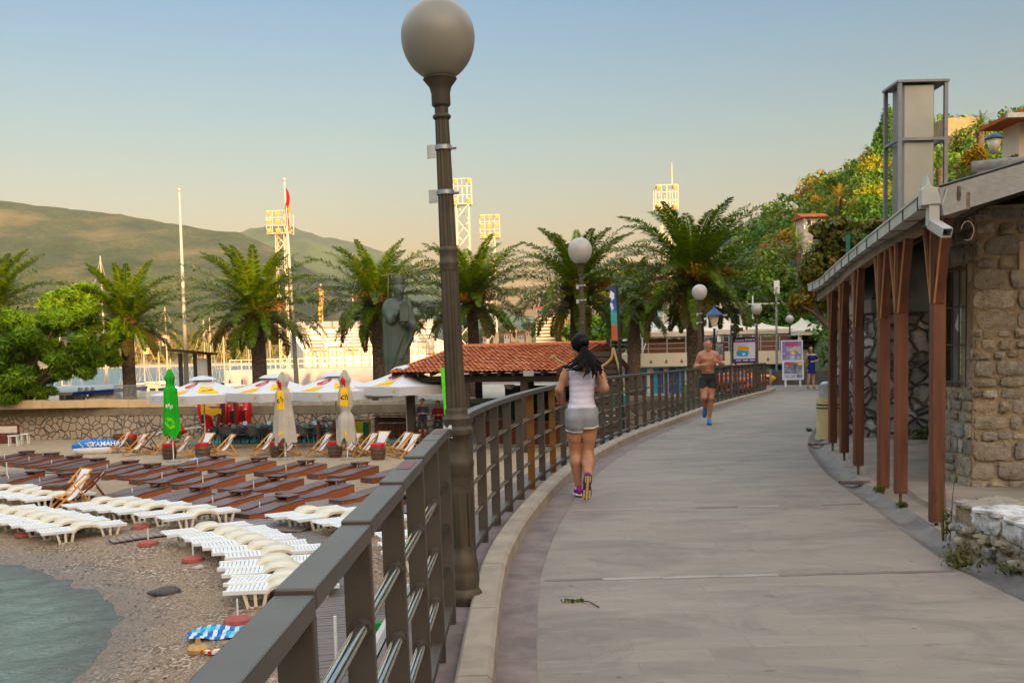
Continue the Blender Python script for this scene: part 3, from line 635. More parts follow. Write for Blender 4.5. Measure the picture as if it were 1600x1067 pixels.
# ================================================================ RAILING
RAILM=M('grey_brown_railing',(.062,.051,.041),.40,.2,6,.1,.003,.1,.5,col2=(.080,.067,.056),grime=.25)
RAILR=M('rust_brown_railing',(.13,.062,.020),.6,.3,5,.15,.003,.0,.4); REDST=M('red_worn_paint',(.13,.055,.05),.6,.3,6)
RP=[Vector((p.x-.288,p.y,p.z)) for p in KI]
def railpath(y0,y1,n): return [at_y(RP,y0+(y1-y0)*i/n) for i in range(n+1)]
def railing(y0,y1,label,sp=.78,steps=False):
    b=at_y(RP,y0); r=thing('railing',label,'railing',(b.x,b.y,0)); pts=[];y=y0
    # posts at equal spacing along the path
    pl=spline([tuple(at_y(RP,y0+(y1-y0)*i/60)) for i in range(61)],max(2,int(round(plen([at_y(RP,y0+(y1-y0)*i/60) for i in range(61)])/sp)))+1)
    n=len(pl); H=1.145
    def dz(y): return -.052*max(0,min(1,(5.2-y)/3.6)) if steps else 0
    for i,p in enumerate(pl):
        t=(pl[min(i+1,n-1)]-pl[max(i-1,0)]);t.z=0;t.normalize(); x=Vector((t.y,-t.x,0)); q=p+Vector((0,0,0)); m=MB(); lean=-x*.012*(1 if y0<5 else .4)
        top=H+dz(p.y)-.045; m.beam(q+Vector((0,0,.04)),q+lean+Vector((0,0,top)),.075,.034,up=t)
        rusty=(not steps) and i in (6,8)
        if i in(n-1,): m.beam(q+Vector((0,0,.04))-t*.03,q+lean+Vector((0,0,top))-t*.03,.075,.034,up=t)
        m.build('post',RAILR if rusty else RAILM,r,world=True,bevel=.004 if p.y<9 else 0)
    for i in range(n-1):
        a,b2=pl[i],pl[i+1]; t=(b2-a).normalized(); x=Vector((t.y,-t.x,0)); lean=-x*.012*(1 if y0<5 else .4); d=Vector((0,0,H+dz(b2.y)-.022)); e=.002
        m=MB(); m.beam(a+lean+d+t*(.0 if i else -.03),b2+lean+d-t*.006,.082,.045); ob=m.build('top_rail',[RAILM],r,world=True,bevel=.005 if a.y<9 else 0)
        if i in(3,5) and steps: 
            m=MB(); m.beam(a+lean+d+t*.35+Vector((0,0,.0235)),a+lean+d+t*.62+Vector((0,0,.0235)),.05,.002); m.build('worn_patch',REDST,r,world=True)
    m=MB()
    for i in range(n-1):
        a,b2=pl[i],pl[i+1]; t=(b2-a).normalized(); m.beam(a+t*.018+Vector((0,0,.135)),b2-t*.018+Vector((0,0,.135)),.05,.04)
    m.build('bottom_rail',RAILM,r,world=True)
    for h in (.36,.60,.84):
        z=Vector((0,0,h)); m=MB(); m.tube([p+z for p in pl],.019,12 if y0<5 else 6); m.build('bar',CHROME,r,smooth=True,world=True)
        if steps:
            for i in range(1,n-1):
                t=(pl[i+1]-pl[i]).normalized(); m=MB(); m.tube([pl[i]-t*.05+z,pl[i]+t*.05+z],.024,12); m.build('bar_socket',RAILM,r,world=True,auto=40)
    return r
railing(1.20,5.68,'dark grey metal railing close in the foreground, ending before the big lamp',.74,True)
railing(6.55,39.9,'long grey railing curving away along the sea side beyond the big lamp',.79)
# ================================================================ PERGOLA, HOOD AND CHIMNEY
def mat_redwood():
    t=NT('stained_post'); co=t.co((9,9,1.2)); n=t.noise(1.4,6,.6,co); c=t.ramp(n,[(.3,(.075,.022,.010)),(.7,(.17,.052,.020))]); kn=t.noise(2.6,3,.5,t.co((2.2,2.2,1.1)))
    c=t.mix(t.ramp(kn,[(.66,0.0),(.74,.85)]),c,(.03,.014,.010)); t.col(c); t.set(.55,0,.4); t.bump(n,.25,.004); return t.m
POSTM=mat_redwood(); DARKW=M('dark_roof_timber',(.055,.042,.034),.85,.3,5,.3,.006,stretch=(2,8,8)); OLDW=M('old_grey_beam',(.19,.15,.11),.9,.4,6,.5,.008,grime=.6,stretch=(2,2,9))
ZINC=M('zinc_sheet',(.43,.43,.40),.45,.15,4,.08,.003,.15,.5,grime=.3); BRACE=M('new_pine_edge',(.36,.19,.10),.7,.2,8)
PO=[tuple(P(*q)[:2]) for q in ((1463,812,.06),(1407,768,.14),(1380,760,.085),(1341,725,.14),(1319,705,.14),(1301,690,.14))]
pg=thing('pergola','open porch on six red-brown timber posts with a curved zinc gutter along its eaves','pergola',(3.5,8.4,.12))
def roofz(x,y,e): return 0
EV=spline([(3.16,7.86,2.70),(3.40,9.0,2.695),(3.60,10.0,2.685),(3.83,11.2,2.665),(4.10,12.6,2.635),(4.42,14.2,2.60),(4.70,15.6,2.565),(4.86,16.75,2.555)],40)   # gutter lip
bmz=lambda y:2.55-.0335*(y-8.76)+.13
BM=[Vector((p.x,p.y,bmz(p.y))) for p in spline([(PO[0][0]-.10,7.95,0)]+[(x,y,0) for x,y in PO]+[(PO[-1][0]+.28,16.7,0)],40)]
for i,(x,y) in enumerate(PO):
    b=min(BM,key=lambda q:abs(q.y-y)); zt=b.z-.13; w=.108; zb0=(.06,.14,.085,.14,.14,.14)[i]; m=MB()
    m.bx((x-w/2,y-w*.42,zb0),(x+w/2,y+w*.42,zt)); m.build('post',POSTM,pg,world=True,bevel=.006)
    m=MB(); m.tube([(x,y,.0),(x,y,zb0+.02)],.016,8); m.bx((x-.05,y-.04,zb0-.02),(x+.05,y+.04,zb0+.002)); m.build('foot_pin',RUST,pg,world=True)
    t=(at_y(BM,min(y+.3,16.6))-at_y(BM,y-.3)).normalized(); m=MB()
    # forked head: two raking boards either side of the post carry the beam
    for s in (-1,1):
        m.beam(Vector((x,y,zt-.66))+t*s*.03,Vector((x,y,zt-.0))+t*s*.27,.075,.045,up=t)
    m.build('bracket',POSTM,pg,world=True,bevel=.003)
    X0=Vector((-.044,0,0))
    for s in (-1,1,0): m=MB(); m.beam(Vector((x,y,zt-.66))+X0*(1 if s else 1.4)+t*s*.055,Vector((x,y,zt-.002))+X0*(1 if s else 1.4)+t*s*.295,.012,.016,up=t); m.build('bracket_edge',BRACE,pg,world=True)
m=MB(); m.sweep(BM,[(-.055,-.13),(.055,-.13),(.055,.0),(-.055,.0)],closed=True); m.build('eaves_beam',OLDW,pg,world=True)
m=MB(); m.sweep([p+Vector((-.03,0,0)) for p in BM],[(-.02,.002),(.02,.002),(.02,.06),(-.02,.06)],closed=True); m.build('eaves_board',DARKW,pg,world=True)
# gutter: box section in short soldered lengths
m=MB(); mj=MB()
for i in range(0,len(EV)-1):
    pass
m.sweep(EV,[(0,0),(.012,0),(.012,-.085),(.13,-.085),(.16,.02),(.172,.02),(.14,-.10),(0,-.10)],closed=True); m.sweep(EV,[(-.012,.012),(.012,.012),(.012,-.006),(-.012,-.006)][::-1],closed=True)
gut=m.build('gutter',ZINC,pg,world=True,auto=30)
L=0
for i in range(1,len(EV),3):
    mj=MB(); t=(EV[i]-EV[i-1]).normalized(); x=Vector((t.y,-t.x,0)).normalized(); p=EV[i]; mj.beam(p+x*-.006+Vector((0,0,-.102)),p+x*-.006+Vector((0,0,.002)),.014,.008,up=x)
    mj.beam(p+x*-.005+Vector((0,0,-.104)),p+x*.14+Vector((0,0,-.104)),.012,.006); mj.build('gutter_clip',M('seam_dark',(.10,.10,.098),.6,.2),pg,world=True)
# corner box of the gutter, downpipe and the verge board along the near end of the roof
c0=EV[0]; m=MB(); m.prism([(-.02,-.10),(.12,-.09),(.12,.03),(.05,.035),(.02,.13),(.005,.04),(-.02,.02)],-.02,.09,'y'); m.xf(Matrix.Translation(c0)@Matrix.Rotation(R(-8),4,'Z')); m.build('gutter_end_box',ZINC,pg,world=True,bevel=.004)
m=MB(); c=c0+Vector((.075,.02,0))
def pipe(m,a,b,w,h,t=.006):
    a=Vector(a);b=Vector(b);d=(b-a).normalized();x=Vector((1,0,0));x=(x-d*x.dot(d)).normalized();y=x.cross(d)
    for s in(-1,1):
        m.beam(a+x*s*w/2,b+x*s*w/2,t,h,up=y); m.beam(a+y*s*h/2,b+y*s*h/2,w+t,t,up=y)
pipe(m,c+Vector((0,0,-.09)),c+Vector((0,0,-.25)),.072,.065); pipe(m,c+Vector((0,0,-.235)),c+Vector((.02,-.22,-.33)),.072,.065); m.build('downpipe',ZINC,pg,world=True)
VD=Vector((1.9,.95,.55)); V1=c0+Vector((.115,-.02,-.03)); m=MB(); m.beam(V1+Vector((0,0,-.05)),V1+VD*1.1+Vector((0,0,-.05)),.03,.21); m.build('verge_board',M('grey_fascia',(.29,.285,.265),.7,.15,4,.15,.004,grime=.35,stretch=(3,3,12)),pg,world=True)
m=MB(); m.beam(V1+Vector((-.02,0,.065)),V1+VD*1.1+Vector((-.02,0,.065)),.05,.014); m.build('verge_flashing',BLACKP,pg,world=True)
m=MB()
for f in (.10,.70): 
    q=V1+VD*f+Vector((-.02,-.03,-.03)); m.tube([q+Vector((0,0,.05)),q+Vector((0,-.012,0)),q+Vector((0,0,-.05))],.014,8); m.box(q,(.02,.02,.09))
m.build('hook',RUST,pg,world=True)
m=MB(); m.tube([(c0.x+.40+.05*math.cos(a*.5),c0.y+.15,c0.z-.28+.075*math.sin(a*.5)) for a in range(-4,7)],.003,6); m.build('cable_loop',M('pale_cable',(.35,.28,.25),.6,.1),pg,world=True)
# roof sheet with timbers under it
top=[];bot=[]
for p in EV:
    top.append(p+Vector((.03,0,.03))); 
m=MB(); n=len(EV); vs=[]
for p in EV:
    f=(p.y-EV[0].y)/9; q=p+Vector((3.2-.9*f,1.4-.5*f,.93-.25*f)); vs+=[p+Vector((.10,0,.035)),q+Vector((0,0,.035)),q+Vector((0,0,-.02)),p+Vector((.10,0,-.0))]
m.add(vs,[(j*4+i,j*4+(i+1)%4,(j+1)*4+(i+1)%4,(j+1)*4+i) for j in range(n-1) for i in range(4)]+[(0,1,2,3),tuple((n-1)*4+i for i in(3,2,1,0))]); m.build('roof_sheet',DARKW,pg,world=True)
m=MB()
for j in range(1,n,3):
    p=EV[j];f=(p.y-EV[0].y)/9;q=p+Vector((3.2-.9*f,1.4-.5*f,.93-.25*f)); m.beam(p+Vector((.16,0,-.06)),q+Vector((0,0,-.09)),.06,.11)
for s in (.3,.62): m.beam(EV[0].lerp(EV[0]+VD*1.6,s)+Vector((0,.05,-.12)),EV[-1].lerp(EV[-1]+Vector((2.3,.9,.68)),s)+Vector((0,0,-.12)),.07,.10)
m.build('rafter',DARKW,pg,world=True)
# junk on the roof edge: folded tarpaulin and a green mesh
m=MB(); m.grid(lambda a,b:(5.25+.45*a,15.2+1.4*b,2.74+.04*math.sin(b*31+a*5)+.13*math.sin(a*pi)*(.7+.3*math.sin(b*9))),8,30); tag(m.build('tarpaulin',M('grey_tarpaulin',(.24,.22,.20),.8,.3,5),smooth=True),'crumpled grey tarpaulin rolled up on the pergola roof','tarpaulin')
# chimney: a sheet-metal duct in a steel angle frame
ch=thing('chimney','tall grey sheet-metal chimney duct in a steel angle frame above the pergola','chimney',(5.5,14.5,2.0))
x0=A(1404,126,14.5).x; x1=A(1482,126,14.5).x; zt=A(1440,126,14.5).z; zb=3.0; y0,y1=14.5,15.08
DUCT=M('duct_sheet',(.30,.305,.285),.38,.12,2,.05,.004,.55,.5,grime=.25); ANG=M('steel_angle',(.22,.215,.22),.5,.15,6,.05,.002,.4)
m=MB(); m.bx((x0+.10,y0+.06,2.7),(x1-.17,y1-.08,zt-.04)); m.build('duct',DUCT,ch,world=True,bevel=.01)
m=MB(); m.prism([(x0+.12,3.0),(x0+.30,3.35),(x0+.36,3.62),(x0+.40,3.35),(x0+.55,3.1),(x0+.56,2.9),(x0+.1,2.9)],y0+.045,y0+.055,'y'); m.build('patch_plate',STEEL,ch,world=True)
for (x,y) in ((x0+.025,y0+.025),(x1-.025,y0+.025),(x0+.025,y1-.025),(x1-.025,y1-.025)):
    m=MB(); m.bx((x-.025,y-.025,2.75),(x+.025,y+.025,zt-.02)); m.build('frame_post',ANG,ch,world=True)
m=MB(); z=A(1440,217,14.5).z
m.bx((x0+.05,y0+.0,z-.02),(x1-.05,y0+.04,z+.02)); m.bx((x0+.05,y1-.04,z-.02),(x1-.05,y1,z+.02)); m.bx((x0,y0+.05,z-.02),(x0+.04,y1-.05,z+.02)); m.bx((x1-.04,y0+.05,z-.02),(x1,y1-.05,z+.02)); m.build('frame_rail',ANG,ch,world=True)
m=MB(); m.bx((x0-.015,y0-.015,zt-.02),(x1+.015,y1+.015,zt+.012)); m.build('cap_plate',ANG,ch,world=True)
hd=thing('cooker_hood','big grey sheet-metal cooker hood hanging under the pergola roof','cooker hood',(5.5,13.6,2.0))
ax0,ax1=A(1362,485,13.3).x,A(1503,485,13.3).x; hy0,hy1=13.3,14.5; hz=A(1430,487,13.3).z; m=MB()
a=[(ax0,hy0),(ax1,hy0),(ax1,hy1),(ax0,hy1)]; b=[(ax0+.35,hy0+.35),(ax1-.35,hy0+.35),(ax1-.35,hy1-.1),(ax0+.35,hy1-.1)]
m.add([(x,y,hz+.17) for x,y in a]+[(x,y,hz+1.05) for x,y in b],[(0,1,5,4),(1,2,6,5),(2,3,7,6),(3,0,4,7),(4,5,6,7)]); m.build('canopy',M('sooty_sheet',(.12,.118,.11),.5,.3,2,.1,.005,.5,grime=.4),hd,world=True)
m=MB(); 
for i in range(4):
    p,q=a[i],a[(i+1)%4]; m.beam((p[0],p[1],hz+.085),(q[0],q[1],hz+.085),.012,.17)
m.build('lip',DUCT,hd,world=True)
# ================================================================ STONE BUILDING AND WALLS
def mat_stones(name,cols,bsc=9):
    t=NT(name); g=t.n('NewGeometry'); r=g.outputs['Random Per Island']; c=t.ramp(r,[(i/(len(cols)-1),q) for i,q in enumerate(cols)])
    n=t.noise(bsc,8,.7); c=t.mix(t.ramp(n,[(.42,0.0),(.68,.75)]),c,c3(cols[0],.5)); n2=t.noise(2.2,5,.65); c=t.mix(t.ramp(n2,[(.52,0.0),(.74,.6)]),c,(.14,.105,.065)); n4=t.noise(45,4,.7); c=t.mix(t.ramp(n4,[(.58,0.0),(.72,.6)]),c,c3(cols[3],1.25)); c=t.mix(t.ramp(n4,[(.28,.7),(.42,0.0)]),c,(.05,.04,.03))
    t.col(c); t.set(.93,0,.2); b=t.bump(n,1.0,.04); t.bump(n4,.7,.012,b); return t.m
STN=mat_stones('rubble_stone',[(.30,.25,.19),(.44,.36,.25),(.26,.235,.21),(.50,.42,.30),(.38,.30,.19),(.34,.31,.28),(.54,.47,.36)])
MORT=M('lime_mortar',(.32,.255,.18),.95,.3,7,1.0,.03,grime=.5)
def stone(m,c,d,rs,fr,round_=.09):
    """one rough stone: a dented rounded block; fr maps (along, up, out) to the world"""
    n=6; vs=[];ix={}; ej=(rs.rand(4)-.5)*.22
    def key(i,j,k): return (i,j,k)
    seed=rs.rand(3)*100
    for i in range(n+1):
        for j in range(n+1):
            for kk in range(3):
                if 0<i<n and 0<j<n and kk!=2: continue
                a,b,e=i/n*2-1,j/n*2-1,kk/2.
                mm=max(abs(a),abs(b)); r=(abs(a)**10+abs(b)**10)**.1; f=(mm/r if r>0 else 1); sh=1-round_*(max(0,abs(a)-.4)*max(0,abs(b)-.4))*1.6
                bul=(1-.35*max(abs(a),abs(b))**4) if kk==2 else 1
                w=.10*math.sin(a*2.3+seed[0])*math.sin(b*2.1+seed[1])+.045*math.sin(a*6.1+seed[1])*math.sin(b*5.7+seed[2])+.03*math.sin(a*9+b*8+seed[0]); a=a*(1+ej[0]*b)+ej[1]*.15*b*b; b=b*(1+ej[2]*a*.6)+.05*math.sin(a*5+seed[2]); 
                ix[(i,j,kk)]=len(vs); vs.append(fr(c[0]+d[0]/2*a*f*sh*(1+w*.6),c[1]+d[1]/2*b*f*sh*(1-w*.7),c[2]+d[2]*(e*bul+(1.6*w+(rs.rand()-.5)*.40 if kk==2 else 0))))
    fs=[(ix[i,j,2],ix[i+1,j,2],ix[i+1,j+1,2],ix[i,j+1,2]) for i in range(n) for j in range(n)]
    for kk in range(2):
        for i in range(n):
            fs+=[(ix[i,0,kk],ix[i+1,0,kk],ix[i+1,0,kk+1],ix[i,0,kk+1]),(ix[i+1,n,kk],ix[i,n,kk],ix[i,n,kk+1],ix[i+1,n,kk+1]),(ix[0,i+1,kk],ix[0,i,kk],ix[0,i,kk+1],ix[0,i+1,kk+1]),(ix[n,i,kk],ix[n,i+1,kk],ix[n,i+1,kk+1],ix[n,i,kk+1])]
    m.add(vs,fs)
def masonry(m,w,h,fr,seed,hmin=.09,hmax=.24,wmin=.14,wmax=.44,gap=.026,depth=.034,skip=None):
    rs=np.random.RandomState(seed); z=.0
    while z<h-.04:
        hh=min(h-z,hmin+(hmax-hmin)*rs.rand()); x=-.12*rs.rand()
        while x<w:
            ww=hh*(.7+1.7*rs.rand()); ww=min(max(ww,wmin),wmax); x0=max(0,x);x1=min(w,x+ww)
            if x1-x0>.06:
                split=hh>.22 and rs.rand()<.35; parts=[(z,hh)] if not split else [(z,hh*.48),(z+hh*.52,hh*.48)]
                for pz,ph in parts:
                    j=(rs.rand(2)-.5)*.02
                    if skip and skip((x0+x1)/2,pz+ph/2): continue
                    stone(m,((x0+x1)/2+j[0],pz+ph/2+j[1],0),(x1-x0-gap*(.5+rs.rand()*1.6),ph-gap*(.5+rs.rand()*1.4),depth*(.35+1.0*rs.rand())),rs,fr)
            x+=ww
        z+=hh
sb=thing('stone_building','old rubble-stone building with a barred window under the porch on the right','stone building',(4.8,10.6,.1))
cx,cy=A(1519,700,10.6).x,10.6; dv=Vector((1,-.13,0)).normalized(); lv=Vector((.03,1,0)).normalized(); HT=2.92
m=MB(); m.prism([(cx+.0,cy+.0),(cx+dv.x*3.5,cy+dv.y*3.5),(cx+dv.x*3.5,cy+2.5),(cx+lv.x*2.0+1.2,cy+2.0),(cx+lv.x*2.0,cy+2.0)][::1],.1,.1+.0) if False else None
# walls as mortar slabs (the window opening left free) with the stones bedded in them
nr_=Vector((-dv.y*-1,-dv.x,0)); nf=Vector((dv.y,-dv.x,0))
frR=lambda s,z,o:(cx+dv.x*s+nf.x*o,cy+dv.y*s+nf.y*o,.03+z)
frL=lambda s,z,o:(cx+lv.x*s-lv.y*o,cy+lv.y*s+lv.x*o,.03+z)
wz0,wz1=1.05,2.35; w0,w1=.16,.98
m=MB()
def slab(m,fr,s0,s1,z0,z1,t=.4): m.add([fr(s0,z0,0),fr(s1,z0,0),fr(s1,z1,0),fr(s0,z1,0),fr(s0,z0,-t),fr(s1,z0,-t),fr(s1,z1,-t),fr(s0,z1,-t)],[(0,1,2,3),(5,4,7,6),(0,4,5,1),(3,2,6,7),(0,3,7,4),(1,5,6,2)])
slab(m,frR,0,3.6,0,HT); slab(m,frL,.0,w0,0,HT,.3); slab(m,frL,w1,1.12,0,HT,.3); slab(m,frL,w0,w1,0,wz0,.3); slab(m,frL,w0,w1,wz1,HT,.3)
m.build('wall_core',MORT,sb,world=True)
m=MB(); masonry(m,3.5,HT,frR,21); masonry(m,1.12,HT,frL,22,skip=lambda s,z:w0-.06<s<w1+.06 and wz0-.04<z<wz1+.04); m.build('wall_stones',STN,sb,world=True,auto=50)
bx,by,bz_=frR(.60,2.30,.01); m=MB(); m.box((bx,by,bz_+.1),(.34,.03,.30),rz=-.13); m.build('square_block',M('dressed_stone',(.40,.32,.24),.9,.12,8,.2,.004),sb,world=True,bevel=.012)
win=MB(); f=lambda s,z,o:Vector(frL(s,z,o))
for s in (w0+.02,w1-.02): win.beam(f(s,wz0,-.08),f(s,wz1,-.08),.04,.05)
for z in (wz0+.02,wz1-.02): win.beam(f(w0,z,-.08),f(w1,z,-.08),.05,.04)
wo_=win.build('window',M('window_frame',(.12,.10,.085),.7,.2),sb,world=True)
def sub(mb,name,mat,par,top=sb,**k):
    o=mb.build(name,mat,None,**k); o.parent=par; root_children.setdefault(par.name,[]).append(o)
    for v in o.data.vertices: v.co=v.co-top.location
    return o
m=MB()
for i in range(5): s=w0+.04+(w1-w0-.08)*i/4; m.tube([f(s,wz0,-.01),f(s,wz1,-.01)],.009,6)
for i in range(4): z=wz0+.06+(wz1-wz0-.1)*i/3; m.tube([f(w0,z,0),f(w1,z,0)],.009,6)
sub(m,'bars',RUST,wo_)
m=MB(); m.add([f(w0,wz0,-.16),f(w1,wz0,-.16),f(w1,wz1,-.16),f(w0,wz1,-.16)],[(0,1,2,3)]); t=NT('dusty_pane'); t.col(t.ramp(t.noise(2,3,.5),[(.3,(.16,.16,.165)),(.7,(.33,.33,.335))])); t.set(.22,0,.5); sub(m,'pane',t.m,wo_)  # pane coloured in mottled greys
m=MB(); m.grid(lambda a,b:tuple(f(.30+.15*a+.004*math.sin(b*20),wz0+.14+.62*b,-.05)),3,12); pl=tag(m.build('price_list',M('lime_paper',(.46,.55,.22),.8,.1,10)),'long lime-green paper list hanging inside the barred window','notice')
m=MB()
for i in range(7):
    for j in range(2): m.add([f(.35+.045*j,wz0+.21+.08*i,-.044),f(.38+.045*j,wz0+.21+.08*i,-.044),f(.38+.045*j,wz0+.225+.08*i,-.044),f(.35+.045*j,wz0+.225+.08*i,-.044)],[(0,1,2,3)])
o=m.build('print',M('black_ink',(.04,.045,.03),.7,.1)); o.parent=pl; 
m=MB(); m.add([f(.46,wz1-.42,-.05),f(.40,wz1-.42,-.05),f(.36,wz0+.62,-.05),f(.52,wz0+.60,-.05),f(.60,wz0+.66,-.05)],[(0,1,2,3,4)]); tag(m.build('hanging_cloth',WHITEP),'white pointed cloth hanging behind the window bars','cloth')
# dark rock wall at the back of the porch, running on along the promenade
def mat_rock():
    t=NT('dark_rubble_wall'); co=t.co((1,1,1.25)); wob=t.n('VectorMath',operation='ADD'); nz=t.n('TexNoise'); nz.inputs['Scale'].default_value=2.2; t.l(co,nz.inputs[0]); sc=t.n('VectorMath',operation='SCALE'); t.l(nz.outputs[1],sc.inputs[0]); sc.inputs['Scale'].default_value=.35; t.l(co,wob.inputs[0]); t.l(sc.outputs[0],wob.inputs[1])
    v=t.vor(3.4,'F1',wob.outputs[0]); e=t.vor(3.4,'DISTANCE_TO_EDGE',wob.outputs[0]); g=t.n('SeparateColor'); t.l(v.outputs['Color'],g.inputs[0])
    c=t.ramp(g.outputs[0],[(0,(.13,.115,.095)),(.4,(.22,.195,.16)),(.7,(.32,.285,.245)),(1,(.46,.42,.37))]); c=t.mix(t.ramp(e.outputs[0],[(.0,1.0),(.08,0.0)]),c,(.065,.055,.042))
    n=t.noise(6,8,.7); c=t.mix(t.ramp(n,[(.45,0.0),(.7,.75)]),c,(.055,.05,.042)); n2=t.noise(1.1,4,.6); c=t.mix(t.ramp(n2,[(.55,0.0),(.7,.5)]),c,(.09,.095,.05))
    t.col(c); t.set(.95,0,.2); b=t.bump(t.ramp(e.outputs[0],[(0,0.0),(.14,1.0)]),1.0,.09); t.bump(n,.8,.05,b); return t.m
ROCK=mat_rock()
RW=spline([(4.95,11.72),(6.2,11.95),(7.3,12.9),(7.25,14.8),(6.5,16.0),(5.75,16.9),(5.65,18.2),(6.3,20.2),(7.7,23.2),(10.2,27.2),(14.2,33.5),(20.5,41),(27,48)],120)
m=MB(); rs=np.random.RandomState(4)
def rwall(a,b):
    i=min(int(a*119),118); p=RW[i].lerp(RW[i+1],a*119-i); t=(RW[i+1]-RW[i]).normalized(); x=Vector((-t.y,t.x,0)); hgt=2.9 if p.y<16 else 2.9-.6*min(1,(p.y-16)/6)
    o=.16*(float(fbm(np.array([a*60.]),np.array([b*5.]),3,2)[0])-.5)*2; q=p+x*o*(1 if b<.98 else 0)+x*(-.25*b); return (q.x,q.y,gz(p.y)+.0+hgt*b)
m.grid(rwall,300,18)
off=len(m.v); m.grid(lambda a,b:tuple(Vector(rwall(a,1.0))+Vector((b*1.6,b*.6,.05*math.sin(a*90)))),300,2)
rw=tag(m.build('rubble_wall',ROCK,smooth=True),'dark rough rubble wall behind the pergola running on along the promenade','stone wall')
# low boundary wall with whitewashed edge stones, near right
lw=thing('low_stone_wall','low rubble wall with whitewashed edge stones at the near right corner','stone wall',(3.45,7.6,.05))
e0=Vector((3.36,7.72,.03)); e1=Vector((3.36,4.2,.0)); d1=(e1-e0).normalized(); n1=Vector((-1,.0,0)); Lw=3.4; hw=.335
frA=lambda s,z,o:tuple(e0+d1*s+n1*o+Vector((0,0,z))); frB=lambda s,z,o:tuple(e0+Vector((1,.05,0))*s+Vector((0,1,0))*o+Vector((0,0,z)))
m=MB(); slab(m,frA,0,Lw,-.05,hw,1.5); m.build('core',MORT,lw,world=True)
m=MB(); masonry(m,Lw,hw-.13,frA,31,.08,.15,.10,.28,.02,.06); masonry(m,1.5,hw-.1,frB,32,.08,.15,.10,.28,.02,.05); m.build('face_stones',STN,lw,world=True,auto=50)
t=NT('whitewashed_stone'); n=t.noise(7,7,.7); c=t.ramp(n,[(.36,(.22,.185,.14)),(.47,(.50,.475,.44)),(.62,(.68,.665,.64))]); n2=t.noise(30,3,.6); c=t.mix(t.ramp(n2,[(.64,0.0),(.7,.9)]),c,(.08,.085,.09)); t.col(c); t.set(.9); t.bump(n,.6,.02); WWS=t.m
m=MB(); s=.32; rs=np.random.RandomState(8)
while s<Lw:
    w=.24+.22*rs.rand(); stone(m,(s+w/2,hw-.075,-.02),(w-.03,.15,.06),rs,frA); frT=lambda a,b,o,s=s,w=w:tuple(e0+d1*a+Vector((1,0,0))*b+Vector((0,0,hw-.01+o*.5)))
    stone(m,(s+w/2,.10+.04*rs.rand(),0),(w-.03,.30+.1*rs.rand(),.06),rs,frT); s+=w
m.build('edge_stones',WWS,lw,world=True,auto=50)
m=MB(); rs=np.random.RandomState(9)
for i in range(34):
    a,b=rs.rand()*Lw,.28+rs.rand()*1.2; frT=lambda a,b,o:tuple(e0+d1*a+Vector((1,0,0))*b+Vector((0,0,hw-.02+o*.35))); stone(m,(a,b,0),(.25+.4*rs.rand(),.2+.25*rs.rand(),.06),rs,frT)
stone(m,(.15,.14,0),(.32,.36,.09),rs,frT)
m.build('top_stones',mat_stones('wall_top_stone',[(.36,.30,.24),(.42,.36,.29),(.33,.28,.22),(.45,.39,.32)]),lw,world=True,auto=50)
# weeds
WEED=leafmat('weed_leaf',[(.03,.045,.012),(.06,.085,.02),(.10,.12,.03)],.2); DRYG=leafmat('dry_weed',[(.07,.06,.025),(.12,.10,.035),(.09,.10,.03)],.2)
def weed(loc,r,h,n,size,lab,mat=WEED,cat='weed',stems=0,grp='weeds at the foot of the walls'):
    V,Q=crownmesh([((r*.9*(rnd.random()-.5),r*.9*(rnd.random()-.5),h*(.25+.4*rnd.random())),(r*.55,r*.55,h*.45)) for _ in range(6)],n,size,rnd.randrange(999),.4,.1)
    V[:,2]=np.maximum(V[:,2],.0); o=npmesh('weed',V,Q,mat); o.location=loc
    for q in range(stems):
        a=rnd.random()*6; hh_=h*2.1*(.5+.5*rnd.random()); m=MB(); m.tube([(.03*math.cos(a),.03*math.sin(a),0),(.05*math.cos(a),.05*math.sin(a),hh_*.6),(.08*math.cos(a),.08*math.sin(a),hh_)],[.004,.0035,.0015],5); m.build('stalk',mat,o)
    return tag(o,lab,cat,grp)
p=P(1512,882,.02); weed((p.x,p.y,.0),.22,.17,420,.018,'dark bushy weed in the gutter at the corner of the low wall',DRYG)
p=P(1470,790,.10); weed((3.30,7.74,.05),.05,.32,60,.018,'tall thin weed stalks against the end of the low wall',DRYG,stems=7)
p=P(1580,893,.02); weed((p.x+.03,p.y,.0),.16,.10,220,.016,'low green weed under the near face of the low wall')
for (u,v,lab) in [(1460,655,'leafy green weed at the wall foot behind the frontmost pergola post')]: pass
for i,(x,y,lab) in enumerate([(6.35,15.75,'green weed clump at the foot of the dark rubble wall between posts'),(6.85,15.15,'green weed clump at the dark wall foot, behind the thickest gap of posts'),(7.05,14.5,'small green weed by the dark wall below the cooker hood'),(3.62,10.0,'small grassy tuft beside the second pergola post'),(3.42,9.0,'small grassy tuft on the stone ledge between the two nearest posts'),(5.15,17.7,'green weed growing behind the beige bin')]):
    weed((x,y,.11+gz(y)),.20 if i<3 else .09,.22 if i<3 else .07,260,.03 if i<3 else .014,lab)
